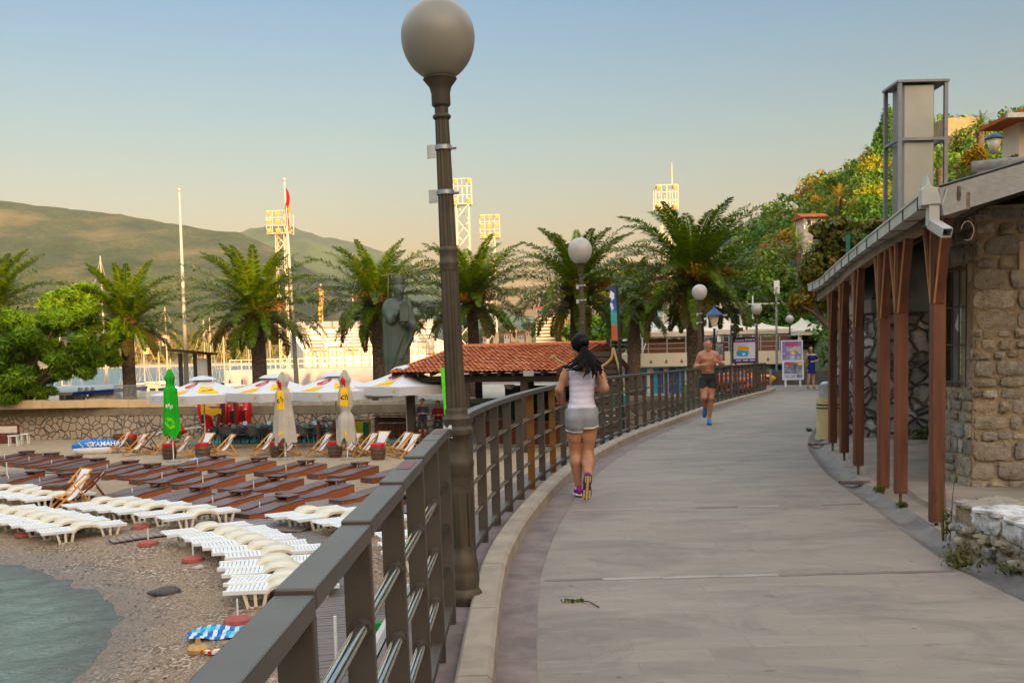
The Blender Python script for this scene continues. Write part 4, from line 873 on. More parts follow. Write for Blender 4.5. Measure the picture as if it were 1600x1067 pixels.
# litter bin
t=thing('litter_bin','round beige concrete litter bin with two black bands and a grey metal liner','litter bin',(P(1295,685,-.02).x,P(1295,685,-.02).y,-.02))
BEI=M('beige_concrete',(.44,.345,.21),.85,.12,5,.15,.005,grime=.25)
m=MB(); m.lathe([(.23,0),(.225,.04),(.205,.10),(.205,.66),(.20,.70),(.17,.70)],n=32); m.build('body',BEI,t,auto=30)
m=MB(); [m.lathe([(.2052,z),(.209,z),(.209,z+.022),(.2052,z+.022)],n=32,cap=False) for z in (.52,.575)]; m.build('band',BLACKP,t)
m=MB(); m.lathe([(.16,.60),(.165,.90),(.175,.905),(.175,.92),(.155,.92),(.15,.75)],n=24); m.build('liner',STEEL,t,auto=40)
m=MB(); m.ball((-.04,0,.93),(.11,.09,.05),10,6); m.ball((.05,.03,.92),(.08,.08,.04),10,6); m.build('rubbish',M('bag_plastic',(.45,.50,.55),.4,.3,12),t,smooth=True)
p=PG(1279,596); o=dup(t,(p.x+1.3,p.y,gz(p.y)),label='distant beige litter bin behind the woman in the blue dress'); o.scale=(1.1,1.1,.8)
# twig and leaves lying on the paving
m=MB(); a=P(882,935,.006);b=P(905,938,.01);c=P(936,948,.006); m.tube([a,b,(b+c)/2+Vector((0,.02,.01)),c],.004,5); tw=m.build('twig',M('twig_bark',(.05,.04,.025),.9,.2),smooth=True); tag(tw,'thin fallen twig with a few green leaves on the paving','twig')
rs=np.random.RandomState(3); V,Q=leafcloud((b.x-.03,b.y,.012),(.10,.02,.008),22,.016,rs,shell=.1); o=npmesh('leaves',V,Q,WEED); o.parent=tw
p=P(799,868,.02); weed((p.x,p.y,.0),.05,.06,60,.014,'small green weed in the joint below the kerb')
# ================================================================ BEACH FURNITURE
ORD=['first','second','third','fourth','fifth','sixth','seventh','eighth','ninth','tenth','eleventh','twelfth','thirteenth','fourteenth','fifteenth','sixteenth','seventeenth','eighteenth','nineteenth','twentieth','twenty-first','twenty-second','twenty-third','twenty-fourth']
def mat_wood(name,a,b,rough=.45):
    t=NT(name); n=t.noise(3,6,.6,t.co((1.2,9,9))); oi=t.n('ObjectInfo'); c=t.ramp(n,[(.3,a),(.7,b)]); h=t.n('HueSaturation'); t.l(c,h.inputs['Color']); t.l(t.math('ADD',.72,t.math('MULTIPLY',oi.outputs['Random'],.6)),h.inputs['Value']); t.col(h.outputs[0]); t.set(rough,0,.5); t.bump(n,.15,.004); return t.m
DECKW=mat_wood('varnished_top',(.075,.032,.028),(.135,.062,.052),.38); SIDEW=mat_wood('varnished_side',(.20,.055,.018),(.30,.095,.035),.42)
# wooden lounger: x runs from foot to head
def wl_z(s): return .15+.10*(1/(1+math.exp(-(s-.42)*16)))+.07*max(0,s-.62)/.38
wl=thing('wooden_lounger','x','sun lounger')
Lw_=1.9; m=MB(); n=16
for sy in(-1,1):
    poly=[(Lw_*i/n,wl_z(i/n)) for i in range(n+1)]+[(Lw_,.02),(0,.02)]; m.prism(poly,sy*.275-.018,sy*.275+.018,'y')
m.build('side_board',SIDEW,wl)
m=MB(); 
for i in range(20):
    a,b=(i+.06)/20,(i+.94)/20; za,zb=wl_z(a),wl_z(b); m.add([(Lw_*a,-.30,za+.004),(Lw_*b,-.30,zb+.004),(Lw_*b,.30,zb+.004),(Lw_*a,.30,za+.004),(Lw_*a,-.30,za+.026),(Lw_*b,-.30,zb+.026),(Lw_*b,.30,zb+.026),(Lw_*a,.30,za+.026)],[(0,3,2,1),(4,5,6,7),(0,1,5,4),(1,2,6,5),(2,3,7,6),(3,0,4,7)])
m.build('slatted_top',DECKW,wl)
m=MB(); m.box((.018,0,.085),(.03,.52,.13)); m.build('end_board',DECKW,wl); m=MB(); m.box((Lw_-.018,0,.15),(.03,.52,.26)); m.build('end_board',DECKW,wl)
wt=thing('side_table','x','side table'); m=MB()
for i in range(5): m.box((-.2+.1*i,0,.425),(.092,.5,.035))
m.build('top',DECKW,wt,bevel=.004)
for y in(-.2,.2): m=MB(); m.box((0,y,.375),(.42,.03,.06)); m.build('apron',SIDEW,wt)
for x in(-.18,.18):
    for y in(-.18,.18): m=MB(); m.prism([(-.035,0),(.035,0),(.025,.4),(-.025,.4)],y-.025,y+.025,'y'); m.xf(Matrix.Translation((x,0,0))); m.build('leg',SIDEW,wt)
up_=thing('umbrella_base','x','parasol base'); m=MB(); m.lathe([(.24,0),(.22,.07),(.07,.11),(.03,.12)],n=16); m.build('concrete_foot',M('red_concrete_foot',(.30,.10,.085),.85,.2,8,.2,.005,grime=.4),up_,auto=40); m=MB(); m.lathe([(.016,.1),(.016,.38)],n=8); m.build('socket',WHITEP,up_)
used={'wl':0,'wt':0,'up':0}
HD=Vector((.60,.80,0)).normalized(); HANG=math.atan2(HD.y,HD.x)
def put(key,src,loc,rz,lab,grp):
    if used[key]==0: used[key]=1; src.location=loc; src.rotation_euler=(0,0,rz); src['label']=lab; src['group']=grp; return src
    return dup(src,loc,rz,lab,grp)
def woodrow(a,b,n,rowname,skip=()):
    A0=BP(a[0],a[1],.12);B0=BP(b[0],b[1],.12)
    for i in range(n):
        if i in skip: continue
        p=A0.lerp(B0,i/(n-1)); j=rnd.uniform(-.12,.12); pr=.10 if i%2==0 else -.10
        d=(B0-A0).normalized(); p=p+d*pr+HD*j*1.2; z=bz(p.x,p.y)
        put('wl',wl,(p.x,p.y,z-.0),HANG+rnd.uniform(-.06,.06),f'wooden lounger, {ORD[i]} from the left in {rowname}','wooden sun loungers on the beach')
        if i%2==0 and i<n-1:
            q=p+d*.50+HD*1.72; put('wt',wt,(q.x,q.y,bz(q.x,q.y)),HANG+.2+rnd.uniform(-.15,.15),f'brown table by the {ORD[i]} lounger head of {rowname}','little tables among the wooden loungers')
            if i%4==0 or rnd.random()<.45:
                q=p+d*.52+HD*.75; put('up',up_,(q.x,q.y,bz(q.x,q.y)),0,f'parasol foot by the {ORD[i]} lounger of {rowname}','empty parasol feet on the beach')
woodrow((-26,721),(186,746),12,'the long wooden row, left part')
woodrow((202,752),(524,783),9,'the long wooden row, right part')
woodrow((262,730),(612,751),10,'the short wooden row by the deck chairs')
woodrow((-40,757),(52,766),5,'the front wooden row, left part')
woodrow((150,779),(385,806),8,'the front wooden row, middle part')
woodrow((548,799),(598,806),3,'the wooden group beside the near railing')
# white plastic lounger
PLAST=M('cream_plastic',(.66,.60,.48),.4,.07,3,spec=.5,grime=.12); PLASTW=M('white_plastic_slats',(.72,.72,.70),.4,.05,3,spec=.5)
pw=thing('plastic_lounger','x','sun lounger'); Lp=1.92; wp=.66
for (s0,s1,z0,z1) in ((.02,.72,.30,.33),(1.32,1.92,.33,.36)):
    n=9; m=MB()
    for i in range(n):
        a=s0+(s1-s0)*(i+.05)/n; b=s0+(s1-s0)*(i+.86)/n; zz_=z0+(z1-z0)*i/n; m.bx((a,-wp/2+.06,zz_-.012),(b,wp/2-.06,zz_+.012))
        m.bx((a,-.02,zz_-.02),(s0+(s1-s0)*(i+1.05)/n,.02,zz_+.009))
    for sy in(-1,1): m.bx((s0-.02,sy*(wp/2-.03)-.035,z0-.03),(s1+.02,sy*(wp/2-.03)+.035,z1+.012))
    m.build('slatted_deck',PLASTW,pw,bevel=.006)
hp=[(.66,.30),(.72,.33),(.80,.41),(.87,.445),(.98,.46),(1.14,.455),(1.23,.435),(1.31,.39),(1.38,.355)]
m=MB(); N=len(hp); vs=[]
for y,e in ((-wp/2,-.045),(-wp/2+.05,0),(wp/2-.05,0),(wp/2,-.045)):
    vs+=[(x,y,z+e) for x,z in hp]+[]
m.add(vs,[(j*N+i,j*N+i+1,(j+1)*N+i+1,(j+1)*N+i) for j in range(3) for i in range(N-1)])
b0=len(m.v); m.add([(x,s*(wp/2-.004),z+e) for s in(-1,1) for x,z in hp[1:-1] for e in(-.045,-.10)],[(s*(N-2)*2+2*i,s*(N-2)*2+2*i+1,s*(N-2)*2+2*i+3,s*(N-2)*2+2*i+2) for s in(0,1) for i in range(N-3)])
m.add([(hp[1][0],-wp/2+.05,hp[1][1]-.06),(hp[-2][0]-.08,-wp/2+.05,hp[-2][1]-.03),(hp[-2][0]-.08,wp/2-.05,hp[-2][1]-.03),(hp[1][0],wp/2-.05,hp[1][1]-.06)],[(0,1,2,3)])
m.build('raised_hump',PLAST,pw,auto=50)
for sy in(-1,1):
    for (xa,xb,ta,tb) in ((.34,.72,.42,.66),(1.34,1.76,1.42,1.66)):
        m=MB(); y=sy*(wp/2-.035)
        for (p,q) in (((xa,.30),(ta,.0)),((xb,.30),(tb,.0)),(((xa+xb)/2,.30),((ta+tb)/2,.03)),((ta,.02),(tb,.02))): m.beam((p[0],y,p[1]),(q[0],y,q[1]),.05,.055)
        m.build('leg',PLAST,pw)
used['pw']=0
WD=Vector((.80,.60,0)).normalized()
def whites(pts,rowname,ang=0,rnd_a=.05):
    for i,(u,v) in enumerate(pts):
        p=BP(u,v,.30); a=math.atan2(WD.y,WD.x)+(ang[i] if hasattr(ang,'__len__') else ang)+rnd.uniform(-rnd_a,rnd_a)
        put('pw',pw,(p.x,p.y,bz(p.x,p.y)),a,f'white lounger, {ORD[i]} from the left in {rowname}','white plastic sun loungers on the pebbles')
whites([(-68,805),(-46,809),(-24,813),(-4,817),(14,821),(36,826),(60,832)],'the front row by the water')
whites([(-52,770),(-30,773),(-10,776),(8,779),(34,782)],'the second white row, left group')
whites([(101,792),(124,796),(149,798),(178,801),(214,806),(250,811)],'the second white row, middle group')
whites([(256,835),(284,841),(298,848),(314,854),(330,862)],'the upper stack by the walkway',[-.05,-.1,-.2,-.25,-.3])
whites([(350,870),(341,885),(349,895),(355,908),(352,921)],'the lower stack by the walkway',[-.38,-.45,-.5,-.55,-.55])
whites([(421,808),(456,812),(495,818),(524,823)],'the right group against the near railing')
whites([(590,838),(596,854),(600,868)],'the group seen through the railing',-.3)
# deck chairs
ORW=mat_wood('orange_beech',(.50,.22,.035),(.66,.33,.07),.4); CANV=M('white_canvas',(.74,.72,.72),.8,.05,4,.1,.004)
dc=thing('deck_chair','x','deck chair')   # faces -x
for s in(-1,1):
    m=MB(); m.beam((-.52,s*.29,.02),(.46,s*.29,.92),.03,.05); m.build('long_rail',ORW,dc)
    m=MB(); m.beam((-.42,s*.25,.36),(.50,s*.25,.02),.03,.05); m.build('seat_rail',ORW,dc)
    m=MB(); m.beam((.52,s*.33,.02),(.14,s*.33,.62),.025,.04); m.build('prop',ORW,dc)
for p in ((-.52,.03),(.46,.92),(.50,.04),(-.42,.36),(.52,.05),(.30,.38)): m=MB(); m.beam((p[0],-.33,p[1]),(p[0],.33,p[1]),.03,.035); m.build('crossbar',ORW,dc)
m=MB(); P0,P1=(.45,.91),(-.44,.36)
def sling(a,b):
    x=P0[0]+(P1[0]-P0[0])*a; z=P0[1]+(P1[1]-P0[1])*a-.30*math.sin(pi*a**1.25)*(1-.1*math.sin(pi*b)); return (x+.05*math.sin(pi*a),-.235+.47*b,z)
m.grid(sling,14,4); m.build('canvas',CANV,dc,smooth=True); used['dc']=0
FD=math.atan2(.35,1.0)
def decks(pts,rng,lab0):
    for (u,v,a,lab) in pts:
        p=BP(u,v); put('dc',dc,(p.x,p.y,bz(p.x,p.y)),a,lab,'orange deck chairs on the beach')
DKL=['leftmost orange deck chair with white canvas, behind the red crate','orange deck chair in front of the dark brown reclining chair','orange deck chair just left of the brown barrel by the green parasol','orange deck chair right in front of the closed green parasol','orange deck chair behind the barrel right of the green parasol','orange deck chair nearest the blue paddle board','orange deck chair left of the first closed beige parasol','orange deck chair just right of the first beige parasol pole','lone orange deck chair left of the barrel with the bright red lid','orange deck chair right of the barrel with the bright red lid','orange deck chair just behind the second beige parasol pole','orange deck chair behind the last barrel, canvas facing front','orange deck chair second from the right end of the row','rightmost orange deck chair of the row under the bar']
DKU=[(187,707),(213,711),(256,709),(280,715),(318,710),(350,713),(412,711),(449,713),(500,713),(547,712),(572,712),(593,709),(624,711),(637,714)]
for i,((u,v),lab) in enumerate(zip(DKU,DKL)):
    p=BP(u,v); put('dc',dc,(p.x,p.y,bz(p.x,p.y)),(.62 if i not in(4,11) else 1.1)+rnd.uniform(-.12,.12)+.05,lab,'orange deck chairs on the beach')
p=BP(96,788);put('dc',dc,(p.x,p.y+.9,bz(p.x,p.y)),.95,'orange deck chair behind the wicker-brown crate, among the white loungers','orange deck chairs on the beach')
p=BP(112,794);put('dc',dc,(p.x,p.y,bz(p.x,p.y)),.6,'nearest orange deck chair, alone among the white loungers','orange deck chairs on the beach')
d2=dup(dc,tuple(BP(140,786)),.5,'dark brown deck chair with tan canvas beside the wooden loungers','brown deck chairs'); d3=dup(dc,tuple(BP(228,706)),.7,'brown deck chair with tan canvas beside the fallen red parasol','brown deck chairs')
DKB=M('dark_brown_wood',(.10,.035,.022),.5,.3,6); TANC=M('tan_canvas',(.42,.31,.23),.8,.1,5)
bd={}
for d in (d2,d3):
    for c in [c for c in bpy.data.objects if c.parent==d]:
        k=c.data.name
        if k not in bd: bd[k]=c.data.copy(); bd[k].materials[0]=TANC if c.name.startswith('canvas') else DKB
        c.data=bd[k]
# barrels used as tables
br=thing('barrel','x','barrel'); BW=mat_wood('barrel_staves',(.08,.045,.025),(.17,.09,.05),.45); RLID=M('red_lid',(.42,.03,.025),.4,.2,6)
m=MB(); m.lathe([(.25,0),(.285,.12),(.305,.28),(.30,.40),(.285,.52)],n=22); m.build('body',BW,br,auto=40)
m=MB(); [m.lathe([(r,z),(r+.006,z+.005),(r+.006,z+.04),(r,z+.045)],n=22,cap=False) for r,z in ((.27,.06),(.299,.2),(.302,.36))]; m.build('hoop',M('hoop_iron',(.06,.045,.04),.5,.3,8,metal=.4),br)
m=MB(); m.lathe([(.287,.52),(.29,.535),(.28,.63),(.262,.66),(.24,.665)],n=22); m.build('lid',RLID,br,auto=40); used['br']=0
for (u,v,lab) in [(265,717,'brown barrel table with red lid left of the closed green parasol'),(317,716,'brown barrel table with red lid right of the closed green parasol'),(433,714,'brown barrel table with faded red lid under the first beige parasol'),(524,714,'fat barrel table with a bright red lid in front of the bar'),(591,718,'dark barrel table with a flat wine-red lid, farthest right'),(205,701,'red painted barrel between the two leftmost deck chairs')]:
    p=BP(u,v); put('br',br,(p.x,p.y,bz(p.x,p.y)),rnd.random(),lab,'barrel tables on the beach')
t=thing('crate','dark brown slatted crate beside the blue inflatable','crate',tuple(BP(189,697))); m=MB(); m.box((0,0,.3),(.55,.55,.6)); m.build('body',DKB,t,bevel=.02); m=MB(); [m.box((0,0,z),(.57,.57,.05)) for z in(.1,.3,.5)]; m.build('slat',BW,t)
t=thing('crate','low brown crate table between the two nearest deck chairs','crate',tuple(BP(89,787))); m=MB(); m.box((0,0,.3),(.62,.5,.58)); m.build('body',BW,t,bevel=.02); m=MB(); [m.box((0,0,z),(.64,.52,.05)) for z in(.12,.32,.5)]; m.build('slat',DKB,t)
# inflatable towable, paddle board, towel
BLUI=M('blue_inflatable',(.005,.16,.42),.35,.12,3,spec=.5); p=BP(152,708); t=thing('inflatable','big blue and white inflatable water tube with white lettering','inflatable tube',(p.x,p.y,p.z),R(14))
m=MB(); 
def tubeprof(z0,rz,sq): return None
m.tube([(-1.05+2.1*i/14,0,.33) for i in range(15)],[.33*max(.12,(1-abs((i-7)/7.0)**3.2))**.55 for i in range(15)],20); m.build('upper_tube',BLUI,t,smooth=True)
m=MB(); m.tube([(-1.0+2.0*i/14,-.06,.20) for i in range(15)],[.28*max(.12,(1-abs((i-7)/7.0)**3.2))**.55 for i in range(15)],20); m.build('white_belly',WHITEP,t,smooth=True)
m=MB(); [m.beam((-.75+.3*i,-.26,.56-.04*i),(-.52+.3*i,-.335,.30),.05,.02,up=(0,-1,.5)) for i in range(2)]; m.build('grey_stripe',M('grey_print',(.32,.40,.44),.5,.1),t)
wrap=lambda c:Vector((c.x,-.335*math.cos(c.y/.335+.35)-.004,.33+.335*math.sin(c.y/.335+.35)))
textmesh('YAMAHA',.30,'lettering',WHITEP,t,Matrix.Translation((.42,0,.0)),.0,.0,.008,wrap=lambda c:wrap(c)+Vector((0,-c.z,0)))
m=MB(); 
for r in (.085,.115): m.add([tuple(wrap(Vector((rr*math.cos(a*pi/12),rr*math.sin(a*pi/12),0)))) for rr in (r,r+.014) for a in range(24)],[(a,(a+1)%24,24+(a+1)%24,24+a) for a in range(24)])
for a in range(3): q=[wrap(Vector((math.cos(a*2.094+1.57+d)*r,math.sin(a*2.094+1.57+d)*r,0))) for r,d in ((.02,.6),(.08,.12),(.08,-.12),(.02,-.6))]; m.add([tuple(x) for x in q],[(0,1,2,3)])
m.xf(Matrix.Translation((-.24,-.002,0))); m.build('emblem',WHITEP,t)
m=MB(); [m.tube([(-.2+.45*i,-.1,.64),(-.1+.45*i,-.12,.71),(.0+.45*i,-.1,.65)],.02,6) for i in range(3)]; m.build('grab_handle',BLACKP,t)
p=BP(325,722); t=thing('paddle_board','blue inflatable board with pale pink and green print lying by the loungers','board',(p.x,p.y,p.z),R(22)); m=MB(); pts=[]
t2=NT('board_print'); n=t2.noise(3.5,3,.5); t2.col(t2.ramp(n,[(.38,(.01,.13,.52)),(.46,(.05,.28,.62)),(.54,(.55,.60,.66)),(.62,(.50,.22,.32)),(.7,(.05,.42,.36))])); t2.set(.35)
m.tube([(-.8+1.6*i/12,0,.1) for i in range(13)],[.11*max(.2,1-abs((i-6)/6)**3) for i in range(13)],10); m.tube([(-.8+1.6*i/12,.22,.1) for i in range(13)],[.11*max(.2,1-abs((i-6)/6)**3) for i in range(13)],10); m.build('tube',t2.m,t,smooth=True); m=MB(); m.box((0,.11,.13),(1.4,.3,.05)); m.build('floor',M('pale_vinyl',(.45,.55,.68),.4,.2,5),t)
p=BP(360,989); t3=NT('striped_towel'); w=t3.n('TexWave',bands_direction='X'); w.inputs['Scale'].default_value=2.1; w.inputs['Distortion'].default_value=1.2; w.inputs['Detail Scale'].default_value=2; t3.l(t3.co(),w.inputs[0]); n=t3.noise(3,3,.5)
t3.col(t3.mix(t3.ramp(n,[(.48,0.0),(.6,.8)]),t3.ramp(w.outputs[0],[(.35,(.012,.10,.36)),(.5,(.02,.17,.46)),(.6,(.58,.62,.68))],'CONSTANT'),(.03,.42,.48))); t3.set(.95); m=MB(); m.grid(lambda a,b:(-.62+1.25*a+.03*math.sin(b*9),-.38+.80*b+.04*math.sin(a*7),.03+.02*math.sin(a*13+b*5)+.015*math.sin(b*17)),24,16); o=m.build('towel',t3.m,smooth=True); o.location=p; o.rotation_euler=(0,0,.12); tag(o,'blue and white striped beach towel spread on the pebbles','towel')
# buoys / feet of red concrete and other small things on the pebbles
for i,(u,v,lab) in enumerate([(220,825,'red concrete parasol foot beside the end of the short plank mat'),(232,851,'red concrete parasol foot just in front of the short plank mat'),(302,876,'flat red foot alone on the open pebbles'),(38,837,'red parasol foot under the front white loungers'),(372,972,'flat red parasol foot just behind the striped towel')]):
    p=BP(u,v); put('up',up_,tuple(p),i,lab,'empty parasol feet on the beach')
p=BP(310,1018); m=MB(); m.lathe([(.15,0),(.16,.06),(.12,.10),(.05,.12),(.03,.2)],n=14); o=m.build('tan_parasol_foot',M('tan_concrete',(.42,.29,.15),.9,.25,8),auto=40); o.location=p; tag(o,'small tan concrete foot in front of the striped towel','parasol base')
def rock(p,r,lab,mat,grp=None):
    m=MB(); m.ball((0,0,r[2]*.4),r,12,8); rs=np.random.RandomState(int(abs(p.x*100))); 
    m.v=[(x*(1+.25*math.sin(y*9/r[1]*.3+1)),y*(1+.2*math.sin(x*7/r[0]*.3)),z*(1+.3*math.sin(x*5/r[0]*.4+y*4))) for x,y,z in m.v]; o=m.build('rock',mat,smooth=True); o.location=p; return tag(o,lab,'rock',grp)
rock(BP(256,928),(.27,.13,.10),'dark pointed rock alone on the pebbles',M('dark_rock',(.085,.08,.08),.8,.3,9,.5,.02))
rock(BP(309,888),(.13,.09,.05),'flat pale stone beside the flat red foot',M('pale_rock',(.42,.37,.32),.8,.2,9,.4,.02)); rock(BP(290,853),(.16,.16,.17),'round pale block beside the first stacked white lounger',M('pale_block',(.45,.40,.31),.8,.2,9,.3,.01))
m=MB(); p=BP(335,1021); rs=np.random.RandomState(2)
cols=[M('litter_red',(.55,.05,.03),.5),M('litter_yellow',(.6,.42,.03),.5),WHITEP]
for i in range(12): m.box((rs.rand()*.4-.2,rs.rand()*.2-.1,.03+.03*rs.rand()),(.07,.05,.04),rz=rs.rand()*3,mi=i%3)
o=m.build('litter',cols); o.location=p; tag(o,'little heap of red, yellow and white litter near the towel','litter')
# loose pebbles and small stones (stuff)
rs=np.random.RandomState(5); nb=5200; xx=-13+12.2*rs.rand(nb); yy_=6+22*rs.rand(nb); d=shore_d(xx,yy_); k_=d>-.1; xx=xx[k_];yy_=yy_[k_]; zz2=beach_z(xx,yy_); s=.018+.03*rs.rand(len(xx))**2.2; base=np.array([(1,0,0),(-1,0,0),(0,1,0),(0,-1,0),(0,0,1),(0,0,-.3)]); fq=np.array([(0,2,4),(2,1,4),(1,3,4),(3,0,4)])
an=rs.rand(len(xx))*6.28; sx=s*(.8+.7*rs.rand(len(xx))); V=np.zeros((len(xx),6,3)); bx_=base[:,0][None]*sx[:,None]; by_=base[:,1][None]*s[:,None]; V[...,0]=bx_*np.cos(an)[:,None]-by_*np.sin(an)[:,None]+xx[:,None]; V[...,1]=bx_*np.sin(an)[:,None]+by_*np.cos(an)[:,None]+yy_[:,None]; V[...,2]=base[:,2][None]*s[:,None]*.6+zz2[:,None]
o=npmesh('pebbles',V.reshape(-1,3),(np.arange(len(xx))[:,None,None]*6+fq[None]).reshape(-1,3),mat_stones('loose_pebble',[(.09,.075,.06),(.22,.17,.12),(.32,.26,.20),(.17,.15,.14),(.5,.45,.40),(.27,.2,.13)]),smooth=True); tag(o,'loose pebbles strewn over the beach','pebbles',kind='stuff')
# plank walkways
WALKW=mat_wood('weathered_plank',(.13,.10,.085),(.22,.175,.15),.75)
def walkway(pts,w,lab,name='plank_walkway'):
    pl=[BP(u,v) for u,v in pts]; n=max(4,int(plen(pl)/.14)); pl=spline([tuple(p) for p in pl],n); m=MB()
    for i in range(n-1):
        t=(pl[i+1]-pl[i]).normalized(); x=Vector((t.y,-t.x,0)).normalized(); c=(pl[i]+pl[i+1])/2; c.z=bz(c.x,c.y)+.045+rnd.uniform(-.004,.004); m.beam(c-x*w/2*rnd.uniform(.98,1.02),c+x*w/2,(pl[i+1]-pl[i]).length*.9,.03)
    return tag(m.build(name,WALKW),lab,'walkway',group='plank walkways over the pebbles')
walkway([(650,1120),(560,1040),(530,960),(505,900),(480,862),(445,838)],1.5,'wide plank walkway coming up under the near railing to the white loungers')
walkway([(430,832),(500,808),(580,775),(625,760)],1.3,'plank walkway between the right white loungers and the wooden rows')
walkway([(440,824),(395,818),(330,815)],.9,'narrow plank walkway behind the stacked white loungers')
walkway([(172,848),(215,841),(290,832)],.55,'short grey plank mat lying alone by the shore loungers')
walkway([(520,792),(420,776),(300,756),(140,737),(0,740)],1.6,'long sandy plank walkway running between the wooden lounger rows')
# green irrigation pipes and a white post under the railing
GPL=M('green_pipe',(.005,.22,.06),.4,.15); 
for i,(u,v,lab) in enumerate([(592,955,'upper bent green pipe rail seen between the near railing posts'),(592,1003,'middle green pipe rail behind the railing bars'),(600,1050,'lowest green pipe rail behind the railing bars')]):
    p=BP(u,v); m=MB(); m.tube([(-.3,0,.0),(-.3,0,.28),(-.26,0,.32),(.9,.15,.32)],.03,8); m.box((.0,.03,.27),(.16,.1,.12)); o=m.build('green_pipe',GPL,auto=40); o.location=p-Vector((0,0,.05)); tag(o,lab,'pipe',group='green pipe rails below the promenade')
for (u0,v0,u1,v1,lab) in [(520,962,526,1040,'thin white pole standing on the plank walkway below the railing'),(10,722,12,755,'thin white post among the left wooden loungers')]:
    b=BP(u1,v1); tp=A(u0,v0,b.y); m=MB(); m.lathe([(.022,0),(.022,tp.z-b.z)],n=8); o=m.build('white_post',WHITEP,smooth=False); o.location=b; tag(o,lab,'post')
m=MB(); a=BP(590,1075); b=BP(648,960); m.beam(a+Vector((0,0,.25)),b+Vector((0,0,.25)),.25,.5); tag(m.build('white_beam',M('white_concrete',(.5,.46,.42),.8,.1,5)),'white concrete ledge at the foot of the sea wall under the railing','ledge')
# ---------------------------------------------------------------- BEACH WALL
def mat_poly():
    t=NT('polygonal_masonry'); co=t.co(); wob=t.n('VectorMath',operation='ADD'); nz=t.n('TexNoise'); nz.inputs['Scale'].default_value=1.3; t.l(co,nz.inputs[0]); sc=t.n('VectorMath',operation='SCALE'); t.l(nz.outputs[1],sc.inputs[0]); sc.inputs['Scale'].default_value=.2; t.l(co,wob.inputs[0]); t.l(sc.outputs[0],wob.inputs[1])
    v=t.vor(2.7,'F1',wob.outputs[0]); e=t.vor(2.7,'DISTANCE_TO_EDGE',wob.outputs[0]); g=t.n('SeparateColor'); t.l(v.outputs['Color'],g.inputs[0])
    c=t.ramp(g.outputs[0],[(0,(.33,.25,.165)),(.5,(.42,.33,.225)),(1,(.50,.40,.29))]); c=t.mix(t.noise(4,6,.65),c,(.33,.26,.18)); c=t.mix(t.ramp(e.outputs[0],[(.035,1.0),(.075,0.0)]),c,(.12,.095,.07)); t.col(c); t.set(.9); t.bump(t.ramp(e.outputs[0],[(0,0.0),(.1,1.0)]),.8,.05); return t.m
wall=thing('beach_wall','long crazy-stone wall with a pale coping closing the back of the beach','stone wall',(-20,53,BZ)); 
wp_=[(-75,60.5),(-40,57.3),(-26.4,54.8),(-16,52.6),(-5,50.0),(3,48.6),(9,47.5)]
wpp=spline(wp_,60); m=MB(); 
for p in wpp: p.z=BZ-.2
m.sweep(wpp,[(0,0),(0,1.55),(-.5,1.55),(-.5,0)][::1],closed=True); m.build('masonry',mat_poly(),wall,world=True)
m=MB(); m.sweep([p+Vector((0,0,1.552)) for p in wpp],[(.03,0),(.03,.42),(-.5,.42),(-.5,0)],closed=True); m.build('concrete_band',M('dark_concrete_band',(.20,.165,.12),.9,.25,2,.3,.01,grime=.5),wall,world=True)
m=MB(); cpl=[p for p in wpp if p.x<-15.0]; n=0
L0=cpl[0]; segs=int(plen(cpl)/1.25); cs=spline([tuple(p) for p in cpl],segs+1)
for i in range(segs):
    a,b=cs[i],cs[i+1]; t=(b-a).normalized(); h=.40+.05*(i%3==0); x=Vector((t.y,-t.x,0)); m.beam(a+t*.008+x*-.24+Vector((0,0,1.975+h/2)),b-t*.008+x*-.24+Vector((0,0,1.975+h/2)),.60,h)
m.build('coping',M('sandstone_coping',(.62,.47,.30),.8,.10,2,grime=.15),wall,world=True)
m=MB(); cs=spline([tuple(p) for p in wpp if p.x>=-15.2],14)
for i in range(13): a,b=cs[i],cs[i+1]; t=(b-a).normalized(); x=Vector((t.y,-t.x,0)); m.beam(a+x*-.27+Vector((0,0,2.06)),b+x*-.27+Vector((0,0,2.06)),.48,.17+.09*(i%2))
m.build('grey_coping',M('grey_coping',(.36,.32,.26),.85,.2,3,grime=.4),wall,world=True)
# white stools, rail fence on the wall
for i,(u,v,lab) in enumerate([(22,697,'left white plastic stool at the foot of the beach wall'),(40,694,'right white plastic stool at the foot of the beach wall')]):
    p=BP(u,v); t=thing('stool',lab,'stool',tuple(p),.2,'white stools by the beach wall'); m=MB(); m.box((0,0,.52),(.5-.1*i,.45,.05)); m.build('seat',WHITEP,t,bevel=.02)
    for x in(-.2,.2):
        for y in(-.17,.17): m=MB(); m.beam((x*(.9-.2*i),y,.5),(x*(1-.2*i),y*1.1,0),.05,.05); m.build('leg',WHITEP,t)
p=BP(6,694); t=thing('bench','brown wooden bench with pale cushion at the left end of the wall','bench',(p.x-.1,p.y+.5,p.z)); m=MB(); m.box((0,0,.4),(1.1,.5,.1)); m.build('seat',DKB,t); m=MB(); m.box((0,.25,.72),(1.1,.1,.5)); m.build('backrest',DKB,t); m=MB(); m.box((0,.17,.70),(1.0,.06,.36)); m.build('cushion',M('pale_cushion',(.62,.54,.45),.9,.1),t,bevel=.02); m=MB(); m.box((0,-.2,.18),(1.1,.06,.34)); m.build('apron',DKB,t)
wf=thing('metal_fence','grey bar fence standing on the beach wall in front of the palm trunk','fence',(-19,54.5,-.45)); y=54.4
xa,xb=A(178,600,y).x,A(235,600,y).x; z0,z1=A(190,624,y).z,A(190,602,y).z; m=MB(); m.beam((xa,y,z1),(xb,y-.8,z1),.05,.05); m.beam((xa,y,z0+.1),(xb,y-.8,z0+.1),.04,.04); m.build('rail',STEEL,wf,world=True)
